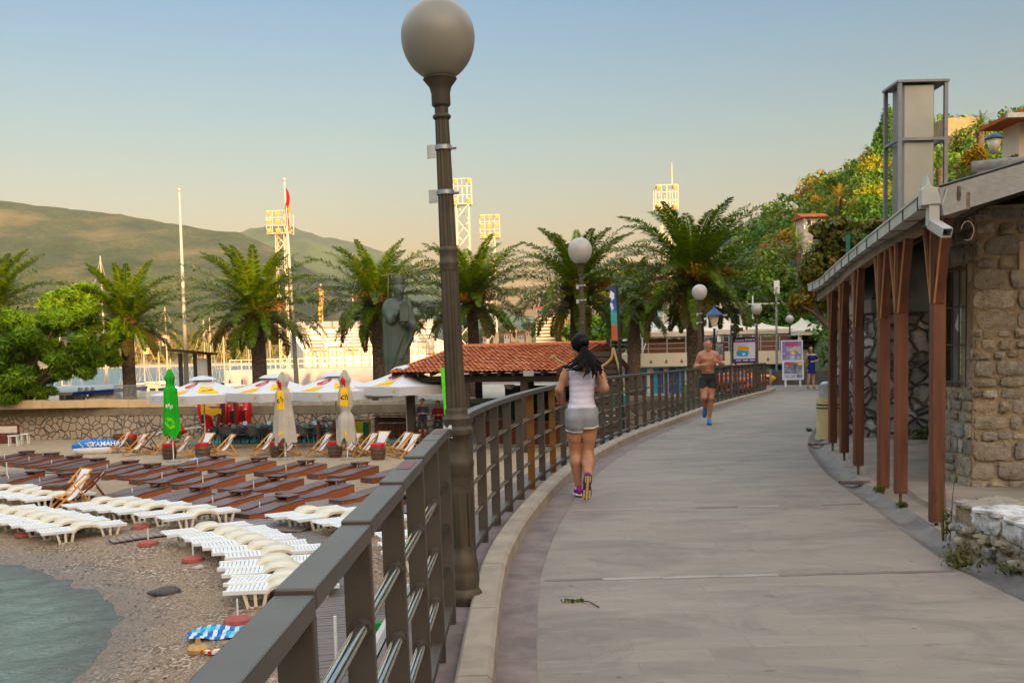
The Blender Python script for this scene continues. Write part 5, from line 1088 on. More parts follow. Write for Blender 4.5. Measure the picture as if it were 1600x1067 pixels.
for i in range(26): q=Vector((xa,y,z0)).lerp(Vector((xb,y-.8,z0)),i/25); m=MB(); m.beam(q,q+Vector((0,0,z1-z0)),.022,.022); m.build('bar',STEEL,wf,world=True)
# ================================================================ BEACH BAR
TEAL=M('teal_platform',(.11,.33,.31),.6,.12,3); GREYC=M('grey_wicker',(.13,.13,.13),.6,.2,12); REDW=mat_wood('red_brown_table',(.14,.04,.02),(.24,.075,.035),.5)
PLZ=-2.40
m=MB(); pa,pb=P(285,697,PLZ),P(700,691,PLZ); pc=pb+Vector((1,4.9,0)); pd=pa+Vector((-.6,6.0,0)); m.add([(p.x,p.y,PLZ) for p in (pa,pb,pc,pd)]+[(p.x,p.y,BZ-.1) for p in (pa,pb,pc,pd)],[(0,1,2,3),(0,4,5,1),(1,5,6,2),(3,7,4,0)]); pl_=m.build('bar_platform',TEAL); tag(pl_,'long low teal platform under the bar tables','platform')
m=MB(); m.beam(pa+Vector((-.4,-.2,-.03)),pb+Vector((0,-.2,-.03)),.25,.22); tag(m.build('timber_step',M('grey_timber',(.20,.16,.12),.85,.3,4)),'grey timber step along the front of the teal platform','step')
ch_=thing('wicker_chair','x','chair'); m=MB(); m.bx((-.24,-.24,.41),(.24,.24,.46)); m.build('seat',GREYC,ch_,bevel=.02); m=MB(); m.grid(lambda a,b:(.26*math.sin((a-.5)*3.4),.24-.42*(1-math.cos((a-.5)*3.4))*.5,.46+.36*b-.10*abs(a-.5)*b*2),10,4); ob=m.build('backrest',GREYC,ch_,smooth=True); so=ob.modifiers.new('s','SOLIDIFY'); so.thickness=.03
for x in(-.2,.2):
    for y in(-.2,.2): m=MB(); m.beam((x,y,.42),(x*1.15,y*1.15,0),.025,.025); m.build('leg',M('dark_leg',(.03,.03,.032),.4,.1),ch_)
used['ch']=0
tb_=thing('bar_table','x','table'); m=MB(); m.box((0,0,.72),(.75,.75,.04)); m.build('tabletop',GREYC,tb_,bevel=.01)
for x in(-.3,.3):
    for y in(-.3,.3): m=MB(); m.beam((x,y,.7),(x,y,0),.04,.04); m.build('leg',M('dark_leg',(.03,.03,.032)),tb_)
used['tb']=0
rowx=[(362,0),(398,0),(436,1),(474,1)]; 
def plat(u,dy): 
    p=P(u,696,PLZ); return Vector((p.x,p.y+dy,PLZ))
ci=0
PLn=['by the red kayaks','under the first parasol pole','in the middle of the terrace','beside the closed beige parasol','near the tall red tables']
for r_,dy in enumerate((1.3,3.4)):
    for i,u in enumerate((352,392,430,468)):
        c=plat(u,dy); put('tb',tb_,tuple(c),rnd.uniform(-.1,.1),f'low grey terrace table, {ORD[i]} from the left in the {"front" if r_==0 else "back"} terrace row','low grey tables of the beach bar')
        for kx,(dx,dyy,rz) in enumerate(((-.72,0,pi/2),(.72,0,-pi/2),(0,-.72,pi),(0,.72,0))):
            put('ch',ch_,(c.x+dx,c.y+dyy,PLZ),rz+rnd.uniform(-.3,.3),f'grey tub chair on the {["left","right","beach","wall"][kx]} side of the {ORD[i]} table in the {"front" if r_==0 else "back"} terrace row','grey tub chairs of the beach bar')
        m=MB(); m.add([(-.1,-.06,0),(.1,-.06,0),(.1,0,.17),(-.1,0,.17)],[(0,1,2,3)]); m.add([(-.1,.06,0),(.1,.06,0),(.1,0,.17),(-.1,0,.17)],[(0,3,2,1)]); o=m.build('menu_card',M('menu_print',(.12,.42,.46),.5,.9,14,col2=(.75,.75,.7))); o.location=(c.x+.1,c.y-.1,PLZ+.742); tag(o,f'small folded teal and white menu card on the {ORD[i]} table in the {"front" if r_==0 else "back"} terrace row','menu card','menu cards')
for (x,u,lab) in ((0,330,'grey tub chair alone at the left end of the terrace by the red kayaks'),(1,344,'grey tub chair next to the left end of the terrace')):
    c=plat(u,.9); put('ch',ch_,tuple(c),.2+x,lab,'grey tub chairs of the beach bar')
# tall tables and stools
tt=thing('high_table','x','bar table'); m=MB(); m.box((0,0,1.08),(.85,.85,.05)); m.build('tabletop',REDW,tt,bevel=.008); 
for x in(-.36,.36):
    for y in(-.36,.36): m=MB(); m.beam((x,y,1.06),(x,y,0),.07,.07); m.build('leg',REDW,tt)
m=MB(); m.box((0,-.36,.3),(.72,.04,.05)); m.box((0,.36,.3),(.72,.04,.05)); m.build('footrail',REDW,tt); used['tt']=0
st=thing('bar_stool','x','bar stool'); m=MB(); m.lathe([(.17,.74),(.18,.76),(.18,.79),(.16,.80)],n=16); m.build('seat',REDW,st)
for a in range(4): an=a*pi/2+.78; m=MB(); m.beam((.12*math.cos(an),.12*math.sin(an),.75),(.22*math.cos(an),.22*math.sin(an),0),.035,.035); m.build('leg',REDW,st)
m=MB(); [m.box((0,0,z),(.40-.12*z,.40-.12*z,.025)) for z in (.25,.5)] and None; m=MB()
for z in (.25,.5):
    r=.21-.12*z*.6
    for a in range(4): an=a*pi/2+.78; m.beam((r*math.cos(an),r*math.sin(an),z),(r*math.cos(an+pi/2),r*math.sin(an+pi/2),z),.025,.025)
m.build('stretcher',REDW,st); used['st']=0
for (u,dy,lab) in ((506,.8,'tall red-brown table with a drink card, left of the second closed parasol'),(562,.9,'tall red-brown table right behind the second closed parasol'),(673,.6,'bright tall table in front of the guest by the bar post')):
    c=plat(u,dy); put('tt',tt,tuple(c),.1,lab,'tall tables of the beach bar')
    m=MB(); m.box((0,0,.09),(.14,.05,.18)); o=m.build('drink_card',M('menu_print',(.1,.4,.45))); o.location=(c.x-.1,c.y,PLZ+1.108); tag(o,'drink card on the '+lab.replace('tall red-brown','tall'),'menu card','menu cards')
bc=MB(); a=plat(566,4.2);b=plat(630,4.0); bc.beam(a+Vector((0,0,1.1)),b+Vector((0,0,1.1)),.4,.06); bc.beam(a+Vector((0,.25,.5)),b+Vector((0,.25,.5)),.08,1.0); tag(bc.build('wall_counter',DKB),'dark wooden counter along the wall behind the row of stools','counter')
for i,u in enumerate((583,594,604,613,622,631)): c=plat(u,3.4); put('st',st,tuple(c),rnd.random(),f'dark wooden bar stool, {ORD[i]} from the left along the wall counter','bar stools at the wall counter')
for i,(u,dy,lab) in enumerate(((655,.4,'bar stool left of the bright tall table by the bar post'),(692,.5,'bar stool right of the bright tall table by the bar post'),(520,.5,'bar stool beside the tall table left of the second closed parasol'))): c=plat(u,dy); put('st',st,tuple(c),.3,lab,'bar stools at the tall tables')
# yellow barrel-like advertising keg behind the second closed parasol
p=plat(555,2.2); t=thing('yellow_board','yellow and green leaning advertising board behind the tall tables','board',tuple(p)); m=MB(); m.beam((0,0,.05),(0,.25,1.05),.9,.04,up=(0,1,0)); m.build('panel',M('yellow_board',(.62,.50,.10),.5,.1),t); m=MB(); m.beam((.22,-.035,.08),(.22,.195,.9),.36,.01,up=(0,1,0)); m.build('green_patch',M('dark_green',(.01,.12,.06),.5),t)
# ---- open parasols
CLOTH=M('parasol_cloth',(.62,.62,.63),.85,.05,2,.08,.01); YEL=M('yellow_print',(.80,.52,.008),.7,.05); REDP=M('red_print',(.48,.015,.035),.7,.05); BLK=M('black_print',(.015,.014,.012),.7,.05); GRN2=M('green_canvas',(.005,.17,.06),.8,.15,3)
def open_parasol(u,Y,ve,va,half,lab,dx=0,txt=True,mats=CLOTH,rz0=pi/4,pole_u=None,pz=PLZ,lob=1,prints=(0,1)):
    e=A(u,ve,Y); ap=A(u,va,Y); t=thing('open_parasol',lab,'parasol',(e.x,Y,pz),0,'open white parasols of the beach bar'); ez=e.z-pz; az=ap.z-pz; Cn=[Vector((half*math.cos(rz0+pi/2*k-pi/4*0),half*math.sin(rz0+pi/2*k),ez)) for k in range(4)]
    apx=Vector((0,0,az)); m=MB()
    def pan(k,a,b,o=0):   # a along the edge 0..1, b from eave 0 to top 1
        A_,B_=Cn[k],Cn[(k+1)%4]; q=A_.lerp(B_,a); p=q.lerp(apx,b*.94); p.z-=.16*math.sin(pi*b)*(1-.3*math.cos(2*pi*a))*.8+.07*math.sin(pi*a)*(1-b)*-1*0
        n=((B_-A_).cross(apx-A_)).normalized(); 
        if n.z<0:n=-n
        return p+n*o
    for k in range(4): m.grid(lambda a,b:tuple(pan(k,a,b)),10,8)
    cv=m.build('canopy',mats,t,smooth=False,auto=50); 
    m=MB()
    for k in range(4): m.grid(lambda a,b:tuple(pan(k,a,0)+Vector((0,0,-.30*b))+(Cn[k]+Cn[(k+1)%4]).normalized()*(-.10*b+.015*math.sin(a*9)*b)),10,2)
    m.build('valance',mats,t)
    m=MB(); m.lathe([(half*.26,az-.10),(half*.18,az+.02),(.03,az+.10)],n=4); m.build('vent_cap',mats,t)
    m=MB(); m.lathe([(.035,0),(.032,az)],n=10); m.build('pole',WHITEP,t,auto=40)
    m=MB(); m.box((0,0,.04),(.7,.7,.08)); m.build('base',CONC,t)
    if txt:
        for k in prints:
            fr=lambda c,k=k,o=.006:pan(k,c.x,c.y,o)
            m=MB();             a0,a1,b0,b1=(.40,.74,.10,.52) if k==3 else (.14,.52,.26,.66); m.grid(lambda a,b:tuple(pan(k,a0+(a1-a0)*a+.05*math.sin(b*pi)*(a-.5),b0+(b1-b0)*b,.012)),8,6); m.build('yellow_patch',YEL,t)
            textmesh('Schweppes',.098,'lettering',BLK,t,Matrix.Identity(4),.0,.15,.0022,wrap=lambda c,k=k:pan(k,(a0+a1)/2+c.x*.66,(b0+b1)/2+c.y*1.0+c.x*.35,.020))
            if k!=3: continue
            m=MB(); m.add([tuple(pan(k,.60,.72,.012))]+[tuple(pan(k,.60+.34*math.cos(q*pi/10),.72+.10*math.sin(q*pi/10)+.06*math.cos(q*pi/10),.012)) for q in range(20)],[(0,q+1,(q+1)%20+1) for q in range(20)]); m.build('red_oval',REDP,t)
            m=MB(); 
            for z in (0,1,2,3,4,5): m.add([tuple(pan(k,.42+.06*z+d1*.02,.70+.012*(z-2.5)+d2*.035+.012*math.sin(z*2),.02)) for d1,d2 in((-1,-1),(1,-1),(1.6,1),(-.4,1))],[(0,1,2,3)])
            m.build('oval_script',WHITEP,t)
            m=MB()
            for q in range(3): m.grid(lambda a,b:tuple(pan(k,.52+.03*q+.02*a+.10*(1-b)**2,.1+.4*b,.011)),1,8)
            m.build('wave_print',M('pale_grey_print',(.45,.47,.50),.8),t)
            for s in (.12,.88):
                A_,B_=Cn[k],Cn[(k+1)%4]; q=A_.lerp(B_,s)+(A_+B_).normalized()*.0+Vector((0,0,-.15)); x=(B_-A_).normalized(); n=(A_+B_).normalized(); n.z=0
                m=MB(); c=q+n*.0+n*.02; m.add([tuple(c+x*dx_+Vector((0,0,dz_))) for dx_,dz_ in((-.12,-.06),(.08,-.03),(.12,.08),(-.06,.03))],[(0,1,2,3)]); m.build('yellow_badge',YEL,t)
    return t
# corner k=2,3 face the beach; panels 2 (left front) and ... chosen by facing
open_parasol(318,47.2,616,590,2.55,'leftmost open white parasol with yellow and red prints, behind the green one',rz0=-pi/2,prints=(3,0))
open_parasol(428,46.6,612,587,2.6,'second open white printed parasol, behind the first closed beige one',rz0=-pi/2,prints=(3,0))
open_parasol(524,46.0,610,584,2.6,'third open white printed parasol, behind the second closed beige one',rz0=-pi/2,prints=(3,0))
open_parasol(634,45.6,602,574,2.5,'rightmost open white printed parasol with its edge under the tiled roof',rz0=-pi/2,prints=(3,))
# plain green canopy further back on the wall
open_parasol(412,54,636,602,2.2,'dark green parasol low behind the white ones',txt=False,mats=GRN2,rz0=-pi/2+.2,pz=-2.4)
# ---- closed parasols
def closed_parasol(u,vt,vb,vbase,Y,wtop,wmid,wbot,mat,lab,seed,tan=False):
    b=A(u,vbase,Y); z0=bz(b.x,Y); t=thing('closed_parasol',lab,'parasol',(b.x,Y,z0)); zt=A(u,vt,Y).z-z0; zb=A(u,vb,Y).z-z0; rs=np.random.RandomState(seed)
    ph=rs.rand(6)*6; N=44
    def prof(s):  # s 0 bottom .. 1 top
        if s>.86: w=wtop*(1-(s-.86)/.14*.75)
        elif s>.70: w=wtop*(1.0-.45*math.sin(pi*(s-.70)/.16)*.6)
        else: w=wmid+(wbot-wmid)*max(0,1-s/.70)**1.0 
        return w
    tie=.30 if seed!=2 else .42
    def fn(a,s):
        an=2*pi*a; w=prof(s); 
        if seed==2: w*=1-.42*math.exp(-((s-tie)/.06)**2)
        r=w*(1+.20*math.sin(4*an+ph[0]+s*1.2)+.13*math.sin(8*an+ph[1]-s*2)+.07*math.sin(13*an+ph[2]))
        hem=.10*math.sin(4*an+ph[3])*(1-s)**3+(.07*math.sin(8*an+ph[4]))*(1-s)**3
        return (r*math.cos(an),r*math.sin(an)*.8,zb+(zt-zb)*s+hem*zt*.35)
    m=MB(); m.grid(fn,N,40); cv=m.build('canopy',mat,t,smooth=True); m=MB(); m.lathe([(.024,0),(.024,zt-.05)],n=8); m.lathe([(.05,zt-.06),(.04,zt),(.01,zt+.04)],n=10); m.build('pole',WHITEP,t); m=MB(); m.lathe([(.3,0),(.28,.07),(.05,.10)],n=16); m.build('base',CONC,t)
    return t,fn,zt,zb
BEIC=M('beige_cloth',(.44,.41,.36),.9,.12,3,.15,.01)
def bands(t,fn,word,a0,a1,s0,s1,rs0,sz):
    off=lambda a,s,o:Vector(fn(a,s))*1.0+Vector((math.cos(2*pi*a),math.sin(2*pi*a),0))*o
    m=MB(); m.grid(lambda a,b:tuple(off(a0+(a1-a0)*a,s0+(s1-s0)*b,.012)),18,8); m.build('yellow_band',YEL,t)
    textmesh(word,sz,'lettering',BLK,t,Matrix.Identity(4),.0,.2,.004,wrap=lambda c:off((a0+a1)/2+c.x*.42,(s0+s1)/2+.0+c.y*.30,.026))
    m=MB(); m.grid(lambda a,b:tuple(off(a0+.04+.10*a,rs0+.11*b+.02*math.sin(a*6),.014)),6,6); m.build('red_script',REDP,t); m=MB(); m.grid(lambda a,b:tuple(off((a0+a1)/2-.03+.09*a,.07+.045*b+.02*math.sin(a*3),.014)),6,3); m.build('yellow_badge',YEL,t)
t,fn,zt,zb=closed_parasol(446,581,690,713,41.6,.24,.25,.42,BEIC,'first closed beige parasol with a yellow band, its skirt spreading right',1); bands(t,fn,'ch',.60,.80,.46,.74,.76,.40)
t,fn,zt,zb=closed_parasol(543,578,690,713,41.2,.24,.24,.36,BEIC,'second closed beige parasol with a yellow band, tied in at the knee',2); bands(t,fn,'ch',.64,.86,.50,.76,.78,.42)
GRC=M('leaf_green_cloth',(.015,.24,.035),.75,.25,2,.12,.01,col2=(.05,.42,.06)); t,fn,zt,zb=closed_parasol(271,576,681,712,41.9,.20,.24,.34,GRC,'closed bright green parasol with pale lettering and a ring',3)
off=lambda a,s,o:Vector(fn(a,s))+Vector((math.cos(2*pi*a),math.sin(2*pi*a),0))*o
m=MB()
for r0,r1 in ((.035,.075),):
    m.add([tuple(off(.76+rr*1.2*math.cos(q*pi/12),.20+rr*1.1*math.sin(q*pi/12),.016)) for rr in (r0,r1) for q in range(24)],[(q,(q+1)%24,24+(q+1)%24,24+q) for q in range(24)])
m.build('ring_print',M('lime_print',(.20,.55,.06),.7),t)
m=MB(); 
for q in range(5): m.add([tuple(off(.66+.035*q+dx_,.40+.02*((q*7)%3)+dz_,.016)) for dx_,dz_ in ((0,0),(.024,.004),(.02,.055),(-.004,.045))],[(0,1,2,3)])
m.build('pale_print',WHITEP,t)
# green pennant behind the near lamp
p=A(692,610,40.5); t=thing('pennant','lime green feather flag mostly hidden behind the big lamp','flag',(p.x,40.5,bz(p.x,40.5))); z0=t.location.z; m=MB(); m.add([(.10,0,A(692,690,40.5).z-z0),(.3,0,A(692,690,40.5).z-z0),(.3,0,A(692,560,40.5).z-z0),(.12,0,A(692,575,40.5).z-z0),(-.08,0,A(692,574,40.5).z-z0)],[(0,1,2,3,4)]); m.build('sail',M('lime_cloth',(.16,.60,.05),.7),t); m=MB(); m.lathe([(.02,0),(.02,A(692,558,40.5).z-z0)],n=6,c=(.3,0,0)); m.build('pole',WHITEP,t)
# ---- red boats leaning on the wall, fallen parasol
KRED=M('red_plastic',(.42,.008,.012),.35,.15,3); p=plat(318,3.5)
for i,(dx,rz,lab) in enumerate(((-.62,-.32,'leftmost upright red kayak, leaning left against the beach wall'),(-.05,0,'upright red kayak behind the dark posts, second from the left'),(.42,.04,'upright red kayak, third from the left against the beach wall'),(.86,.10,'rightmost upright red kayak against the beach wall'))):
    t=thing('kayak',lab,'kayak',(p.x+dx,p.y+.3*(i%2),PLZ),0,'red kayaks stood against the wall'); m=MB(); Hk=2.05; m.tube([(Hk*.001*q+math.sin(rz)*q/12*Hk,.25*q/12,.05+Hk*q/12) for q in range(13)],[.30*max(.16,1-abs((q-6)/6)**2.4)**.7 for q in range(13)],12); m.build('hull',KRED,t,smooth=True)
    m=MB(); m.box((math.sin(rz)*Hk*.5,-.17,Hk*.55),(.20,.04,.55)); m.build('cockpit',M('kayak_dark',(.03,.01,.01),.5),t); m=MB(); [m.box((math.sin(rz)*Hk*z/Hk+.1*((-1)**q),-.26,z),(.10,.012,.05)) for q,z in enumerate((.5,.8,1.5,1.7))]; m.build('white_mark',WHITEP,t)
for i,(dx,rz,lab) in enumerate(((-.35,.25,'dark slanting timber in front of the red kayaks, the left one'),(.12,.02,'dark upright timber in front of the red kayaks, the middle one'),(.78,-.05,'dark upright timber in front of the red kayaks, the right one'))): m=MB(); m.beam((0,-.45,0),(rz*1.9,-.4,2.25),.13,.1); o=m.build('timber_post',DKB); o.location=(p.x+dx,p.y,PLZ); tag(o,lab,'post')
m=MB(); m.grid(lambda a,b:(-.45+1.0*a,.05*math.sin(a*6),.0+.5*b*(1-.5*a)+.06*math.sin(a*9)),8,4); o=m.build('yellow_cloth',M('yellow_cloth',(.65,.36,.02),.7,.2,3)); o.location=(p.x-.5,p.y-.5,A(310,640,p.y).z-.25); o.modifiers.new('s','SOLIDIFY').thickness=.02; tag(o,'yellow cloth hanging over the tops of the red kayaks','cloth')
p=BP(246,697); t=thing('fallen_parasol','red parasol lying tipped over with white lettering beside the kayaks','parasol',(p.x,p.y+2,p.z)); m=MB()
def fp(a,b): an=2*pi*a; r=.08+1.25*b; return (-.4+1.35*b*.75-.75+ .0, r*math.cos(an)*.55*(1+.12*math.sin(6*an)*b),.55+r*math.sin(an)*.55*(1+.12*math.sin(6*an)*b)*.8+.30*b*.3)
m.grid(lambda a,b:(fp(a,1-b)[0]*-1*.9-.2,fp(a,1-b)[1],max(.03,fp(a,1-b)[2])),30,8); o=m.build('canopy',KRED,t,smooth=True); m=MB(); m.tube([(-1.3,0,.45),(1.5,0,.75)],.03,8); m.build('pole',WHITEP,t)
m=MB(); [m.box((-.45+.22*q,-.62,.50+.09*q),(.12,.02,.07)) for q in range(5)]; m.build('lettering',WHITEP,t)
# ---- tiled pavilion
E0=A(612,586,45.2); E1=A(866,578,41.0); ed=(E1-E0); ed.z=0; ed.normalize(); bdv=Vector((-ed.y,ed.x,0)); EZ=.86
E0.z=E1.z=EZ; pv=thing('bar_pavilion','open timber bar pavilion with an orange clay-tiled roof','bar pavilion',(E0.x,E0.y,BZ))
RGL=E0+ed*.8+bdv*4.2+Vector((0,0,1.02)); RGR=E1+ed*.3+bdv*4.2+Vector((0,0,1.02)); B0_=E0+bdv*6.2; B1_=E1+bdv*6.2
def mat_tile():
    t=NT('clay_tile'); g=t.n('NewGeometry'); n=t.noise(1.2,6,.65); f=t.math('ADD',t.math('MULTIPLY',g.outputs['Random Per Island'],.55),t.math('MULTIPLY',n,.55)); t.col(t.ramp(f,[(.2,(.30,.065,.025)),(.45,(.46,.115,.04)),(.65,(.56,.165,.06)),(.9,(.62,.24,.10))])); t.set(.8,0,.3); return t.m
TILE=mat_tile()
def tiles(m,o,du,W_,dvv,Ln,nrow,pitch=.235,cut=None,rs=np.random.RandomState(3)):
    """barrel tiles on a slope: o corner, du along the eave, dvv up the slope"""
    n=du.cross(dvv).normalized(); n=n if n.z>0 else -n; cols=int(W_/pitch); row=Ln/nrow
    for j in range(nrow):
        for i in range(cols):
            u=(i+.5)*pitch; v0=j*row-.05; 
            if cut and not cut(u,(j+.5)*row): continue
            c=o+du*u+dvv*v0+n*(.015+.012*rs.rand()); L=row*1.18; vs=[];r=pitch*.5
            for e,(vv,rr) in enumerate(((0,r),(L,r*.86))):
                for a in range(6): an=pi*a/5; vs.append(tuple(c+dvv*vv+du*(rr*math.cos(an))+n*(rr*.62*math.sin(an)+(.035 if e==0 else .0))))
            m.add(vs,[(a,a+1,7+a,6+a) for a in range(5)])
m=MB(); up=(RGL-(E0+ed*.8)); sl_=up.length; up=up.normalized(); Wt=(E1-E0).length
# front slope reaches its full length right of the hip on the left
tiles(m,E0-bdv*.25-Vector((0,0,.06)),ed,Wt+.3,up,sl_+.3,18,cut=lambda u,v:u>v/sl_*.8-.1)
m.build('roof',TILE,pv,world=True)
m=MB(); upb=(RGL-B0_-ed*.8); slb=upb.length; upb=upb.normalized(); tiles(m,B0_+bdv*.05-Vector((0,0,.03)),ed,Wt+.3,upb,slb,9,cut=lambda u,v:u>v/sl_*.8-.1); hipu=(RGL-(E0+bdv*4.2)).normalized(); tiles(m,E0-ed*.0,bdv,6.2,hipu,(RGL-(E0+bdv*4.2)).length,12,cut=lambda u,v:(4.2*v/1.3<u<4.2+2.0*(1-v/1.3)))
m.build('roof',TILE,pv,world=True)
m=MB(); m.tube([RGL+Vector((0,0,.06)),RGR+Vector((0,0,.06))],.11,8); m.tube([E0+Vector((0,0,.02)),RGL+Vector((0,0,.05))],.09,8); m.build('ridge_tiles',TILE,pv,world=True)
m=MB(); z=Vector((0,0,-.06)); m.add([tuple(q+z) for q in (E0,E1,RGR,RGL,B0_,B1_)],[(0,1,2,3),(3,2,5,4),(0,3,4)]); m.build('roof_boards',DARKW,pv,world=True)
m=MB(); dn=Vector((0,0,-.17)); m.beam(E1+ed*.28-bdv*.3+dn*.4,RGR+dn*.5,.06,.26); m.beam(B1_+ed*.28+bdv*.3+dn*.4,RGR+dn*.5,.06,.26); m.add([tuple(q) for q in (E1+ed*.0+dn,B1_+dn,RGR+dn)],[(0,1,2)]); m.build('gable',M('dark_red_board',(.085,.03,.022),.7,.25,5),pv,world=True)
m=MB(); 
for q in (.35,5.9): m.beam(E0+bdv*q+Vector((.2,0,-.34)),E1+bdv*q+Vector((0,0,-.34)),.16,.24)
for q in (E0+ed*.5,E1-ed*.3): m.beam(q+bdv*.35+Vector((0,0,-.36)),q+bdv*5.9+Vector((0,0,-.36)),.16,.22)
m.build('wall_plate',DARKW,pv,world=True)
m=MB(); n=12
for i in range(n): q=E0+ed*(Wt*(i+.3)/n); m.beam(q-bdv*.2+Vector((0,0,-.13)),q+bdv*4.0+Vector((0,0,.90)),.09,.13)
m.build('rafter_ends',DARKW,pv,world=True)
for q in (.75,.75+2.9,.75+2.9*2,):
    for s in (.35,5.9): b=E0+ed*q+bdv*s; m=MB(); m.bx((b.x-.17,b.y-.17,BZ),(b.x+.17,b.y+.17,EZ-.44)); m.build('post',DARKW,pv,world=True,bevel=.01)
m=MB(); q=E1-ed*1.0-bdv*.33; m.box(q+Vector((0,0,-.10)),(.42,.12,.22)); m.build('flood_lamp',STEEL,pv,world=True)
for s,lab in ((1.9,0),(5.2,1)): m=MB(); c=E0+ed*(s+.3)+bdv*.9+Vector((0,0,-.62)); m.lathe([(.22*math.sin(a*pi/12),-.18*math.cos(a*pi/12)) for a in range(1,7)]+[(.22,.03)],c=c,n=16); m.build('globe_light',GLOBE,pv,world=True,smooth=True)
# bar inside: counter, fridges, shelves
def inb(s,b,z=0): q=E0+ed*s+bdv*b; return Vector((q.x,q.y,BZ+z))
bc=thing('bar_counter','dark wooden bar counter inside the tiled pavilion','counter',tuple(inb(5,3))); m=MB(); m.beam(inb(2.7,3.0,.55),inb(7.2,3.0,.55),.5,1.05); m.build('front',DKB,bc,world=True); m=MB(); m.beam(inb(2.6,2.9,1.11),inb(7.3,2.9,1.11),.65,.05); m.build('worktop',REDW,bc,world=True)
m=MB(); m.beam(inb(2.2,6.0,1.3),inb(8.0,6.0,1.3),.1,2.6); tag(m.build('back_wall',M('dark_teal_board',(.02,.045,.045),.7,.2)),'dark board wall at the back of the bar pavilion','wall')
fg=thing('drinks_fridge','drinks fridge with a red sign panel and white script','fridge',tuple(inb(5.55,5.5))); 
m=MB(); m.beam(inb(5.0,5.6,.98),inb(6.3,5.6,.98),.6,1.95); m.build('cabinet',BLACKP,fg,world=True); m=MB(); m.beam(inb(5.02,5.27,.9),inb(5.62,5.27,.9),.03,1.5); m.beam(inb(5.68,5.27,.9),inb(6.28,5.27,.9),.03,1.5); m.build('glass_door',M('fridge_glass',(.16,.18,.19),.15,.3,5),fg,world=True); m=MB(); m.beam(inb(4.95,5.24,1.82),inb(6.35,5.24,1.82),.05,.30); m.build('sign_panel',M('fridge_red',(.30,.01,.015),.4),fg,world=True)
c=inb(5.62,5.20,1.82)-fg.location; textmesh('Coca-Cola',.24,'lettering',WHITEP,fg,frame(c,ed,(0,0,1)),.004,.25,.004)
for i,(s,b,z,w,h,col,lab) in enumerate([(2.95,5.9,1.3,.45,1.2,(.06,.40,.62),'light blue poster on the bar wall behind the big lamp'),(3.3,5.9,1.35,.3,1.0,(.62,.48,.03),'yellow and black poster next to the light blue one in the bar'),(8.0,5.4,1.9,.9,.5,(.05,.30,.30),'teal framed board hanging in the right of the bar'),(7.9,5.2,1.2,.5,.7,(.60,.58,.5),'pale menu board in the right of the bar')]):
    m=MB(); m.beam(inb(s,b,z),inb(s+w,b,z),.04,h); tag(m.build('poster',M('poster_%d'%i if False else lab[:12],col,.5,.4,9)),lab,'poster')
bt=[M('amber_bottle',(.25,.10,.02),.15,.2),M('green_bottle',(.02,.16,.05),.15,.2),M('clear_bottle',(.5,.52,.5),.1,.1),M('red_bottle',(.35,.03,.03),.2)]
sh=thing('bottle_shelf','wooden shelf crowded with jars and bottles behind the bar post','shelf',tuple(inb(4.0,5.9))); m=MB(); [m.beam(inb(3.75,5.9,z),inb(4.75,5.9,z),.3,.035) for z in (1.0,1.35,1.7)]; [m.beam(inb(s,5.9,.9),inb(s,5.9,2.0),.3,.03,up=(1,0,0)) for s in(3.75,4.75)]; m.build('frame',REDW,sh,world=True)
for i in range(18): z=(1.02,1.37,1.72)[i//6]; c=inb(3.84+.15*(i%6),5.85,z)-sh.location; m=MB(); m.lathe([(.045,0),(.05,.02),(.05,.16),(.02,.2),(.018,.27)],c=c,n=8); m.build('bottle',bt[(i*5)%4],sh,auto=40)
for i,(s,lab) in enumerate(((3.4,'short green drink bottle on the bar counter'),(4.3,'amber bottle on the bar counter, second along'),(5.4,'clear bottle on the middle of the bar counter'),(6.4,'red bottle at the right of the bar counter'))): m=MB(); m.lathe([(.05,0),(.055,.16),(.02,.22),(.018,.3)],n=8); o=m.build('bottle',bt[(1,0,2,3)[i]],auto=40); o.location=inb(s,2.9,1.136); tag(o,lab,'bottle')
# rope-railed dark wooden tower right of the pavilion
c=A(938,560,38.5); rt=thing('timber_stair','dark boarded timber stair end with a thick pale rope, right of the pavilion','stair',(c.x,38.5,BZ)); m=MB(); xa=A(918,560,38.5).x; xb=A(966,560,38.5).x; zt_=A(945,553,38.5).z
for z in np.arange(BZ+.2,zt_,.22): m.bx((xa,38.3,z),(xb,38.36,z+.17))
m.build('board',DARKW,rt,world=True); m=MB(); [m.bx((x-.07,38.37,BZ),(x+.07,38.5,zt_+.15)) for x in(xa+.07,xb-.07)]; m.build('post',DARKW,rt,world=True)
ROPE=M('pale_rope',(.33,.24,.13),.9,.25,30); m=MB(); r1=A(958,543,38.2); r0=A(868,561,38.2); r2=A(975,605,38.2); mid=(r0+r1)/2+Vector((.35,0,-.62)); m.tube([p for p in spline([tuple(r0),tuple((r0+mid)/2+Vector((0,0,-.12))),tuple(mid),tuple((r1+mid)/2+Vector((.25,0,-.05))),tuple(r1)],20)],.05,8); m.tube([tuple(r1),tuple(r2)],.045,8); m.build('rope',ROPE,rt,world=True,smooth=True)
m=MB(); c=A(865,562,38.2); m.tube([c+Vector((  .10*math.cos(a*.45),.0,.13*math.sin(a*.45))) for a in range(8)],.05,8); o=m.build('rope_coil',ROPE,smooth=True); tag(o,'short loop of thick pale rope over the stair end, left of the runner','rope')
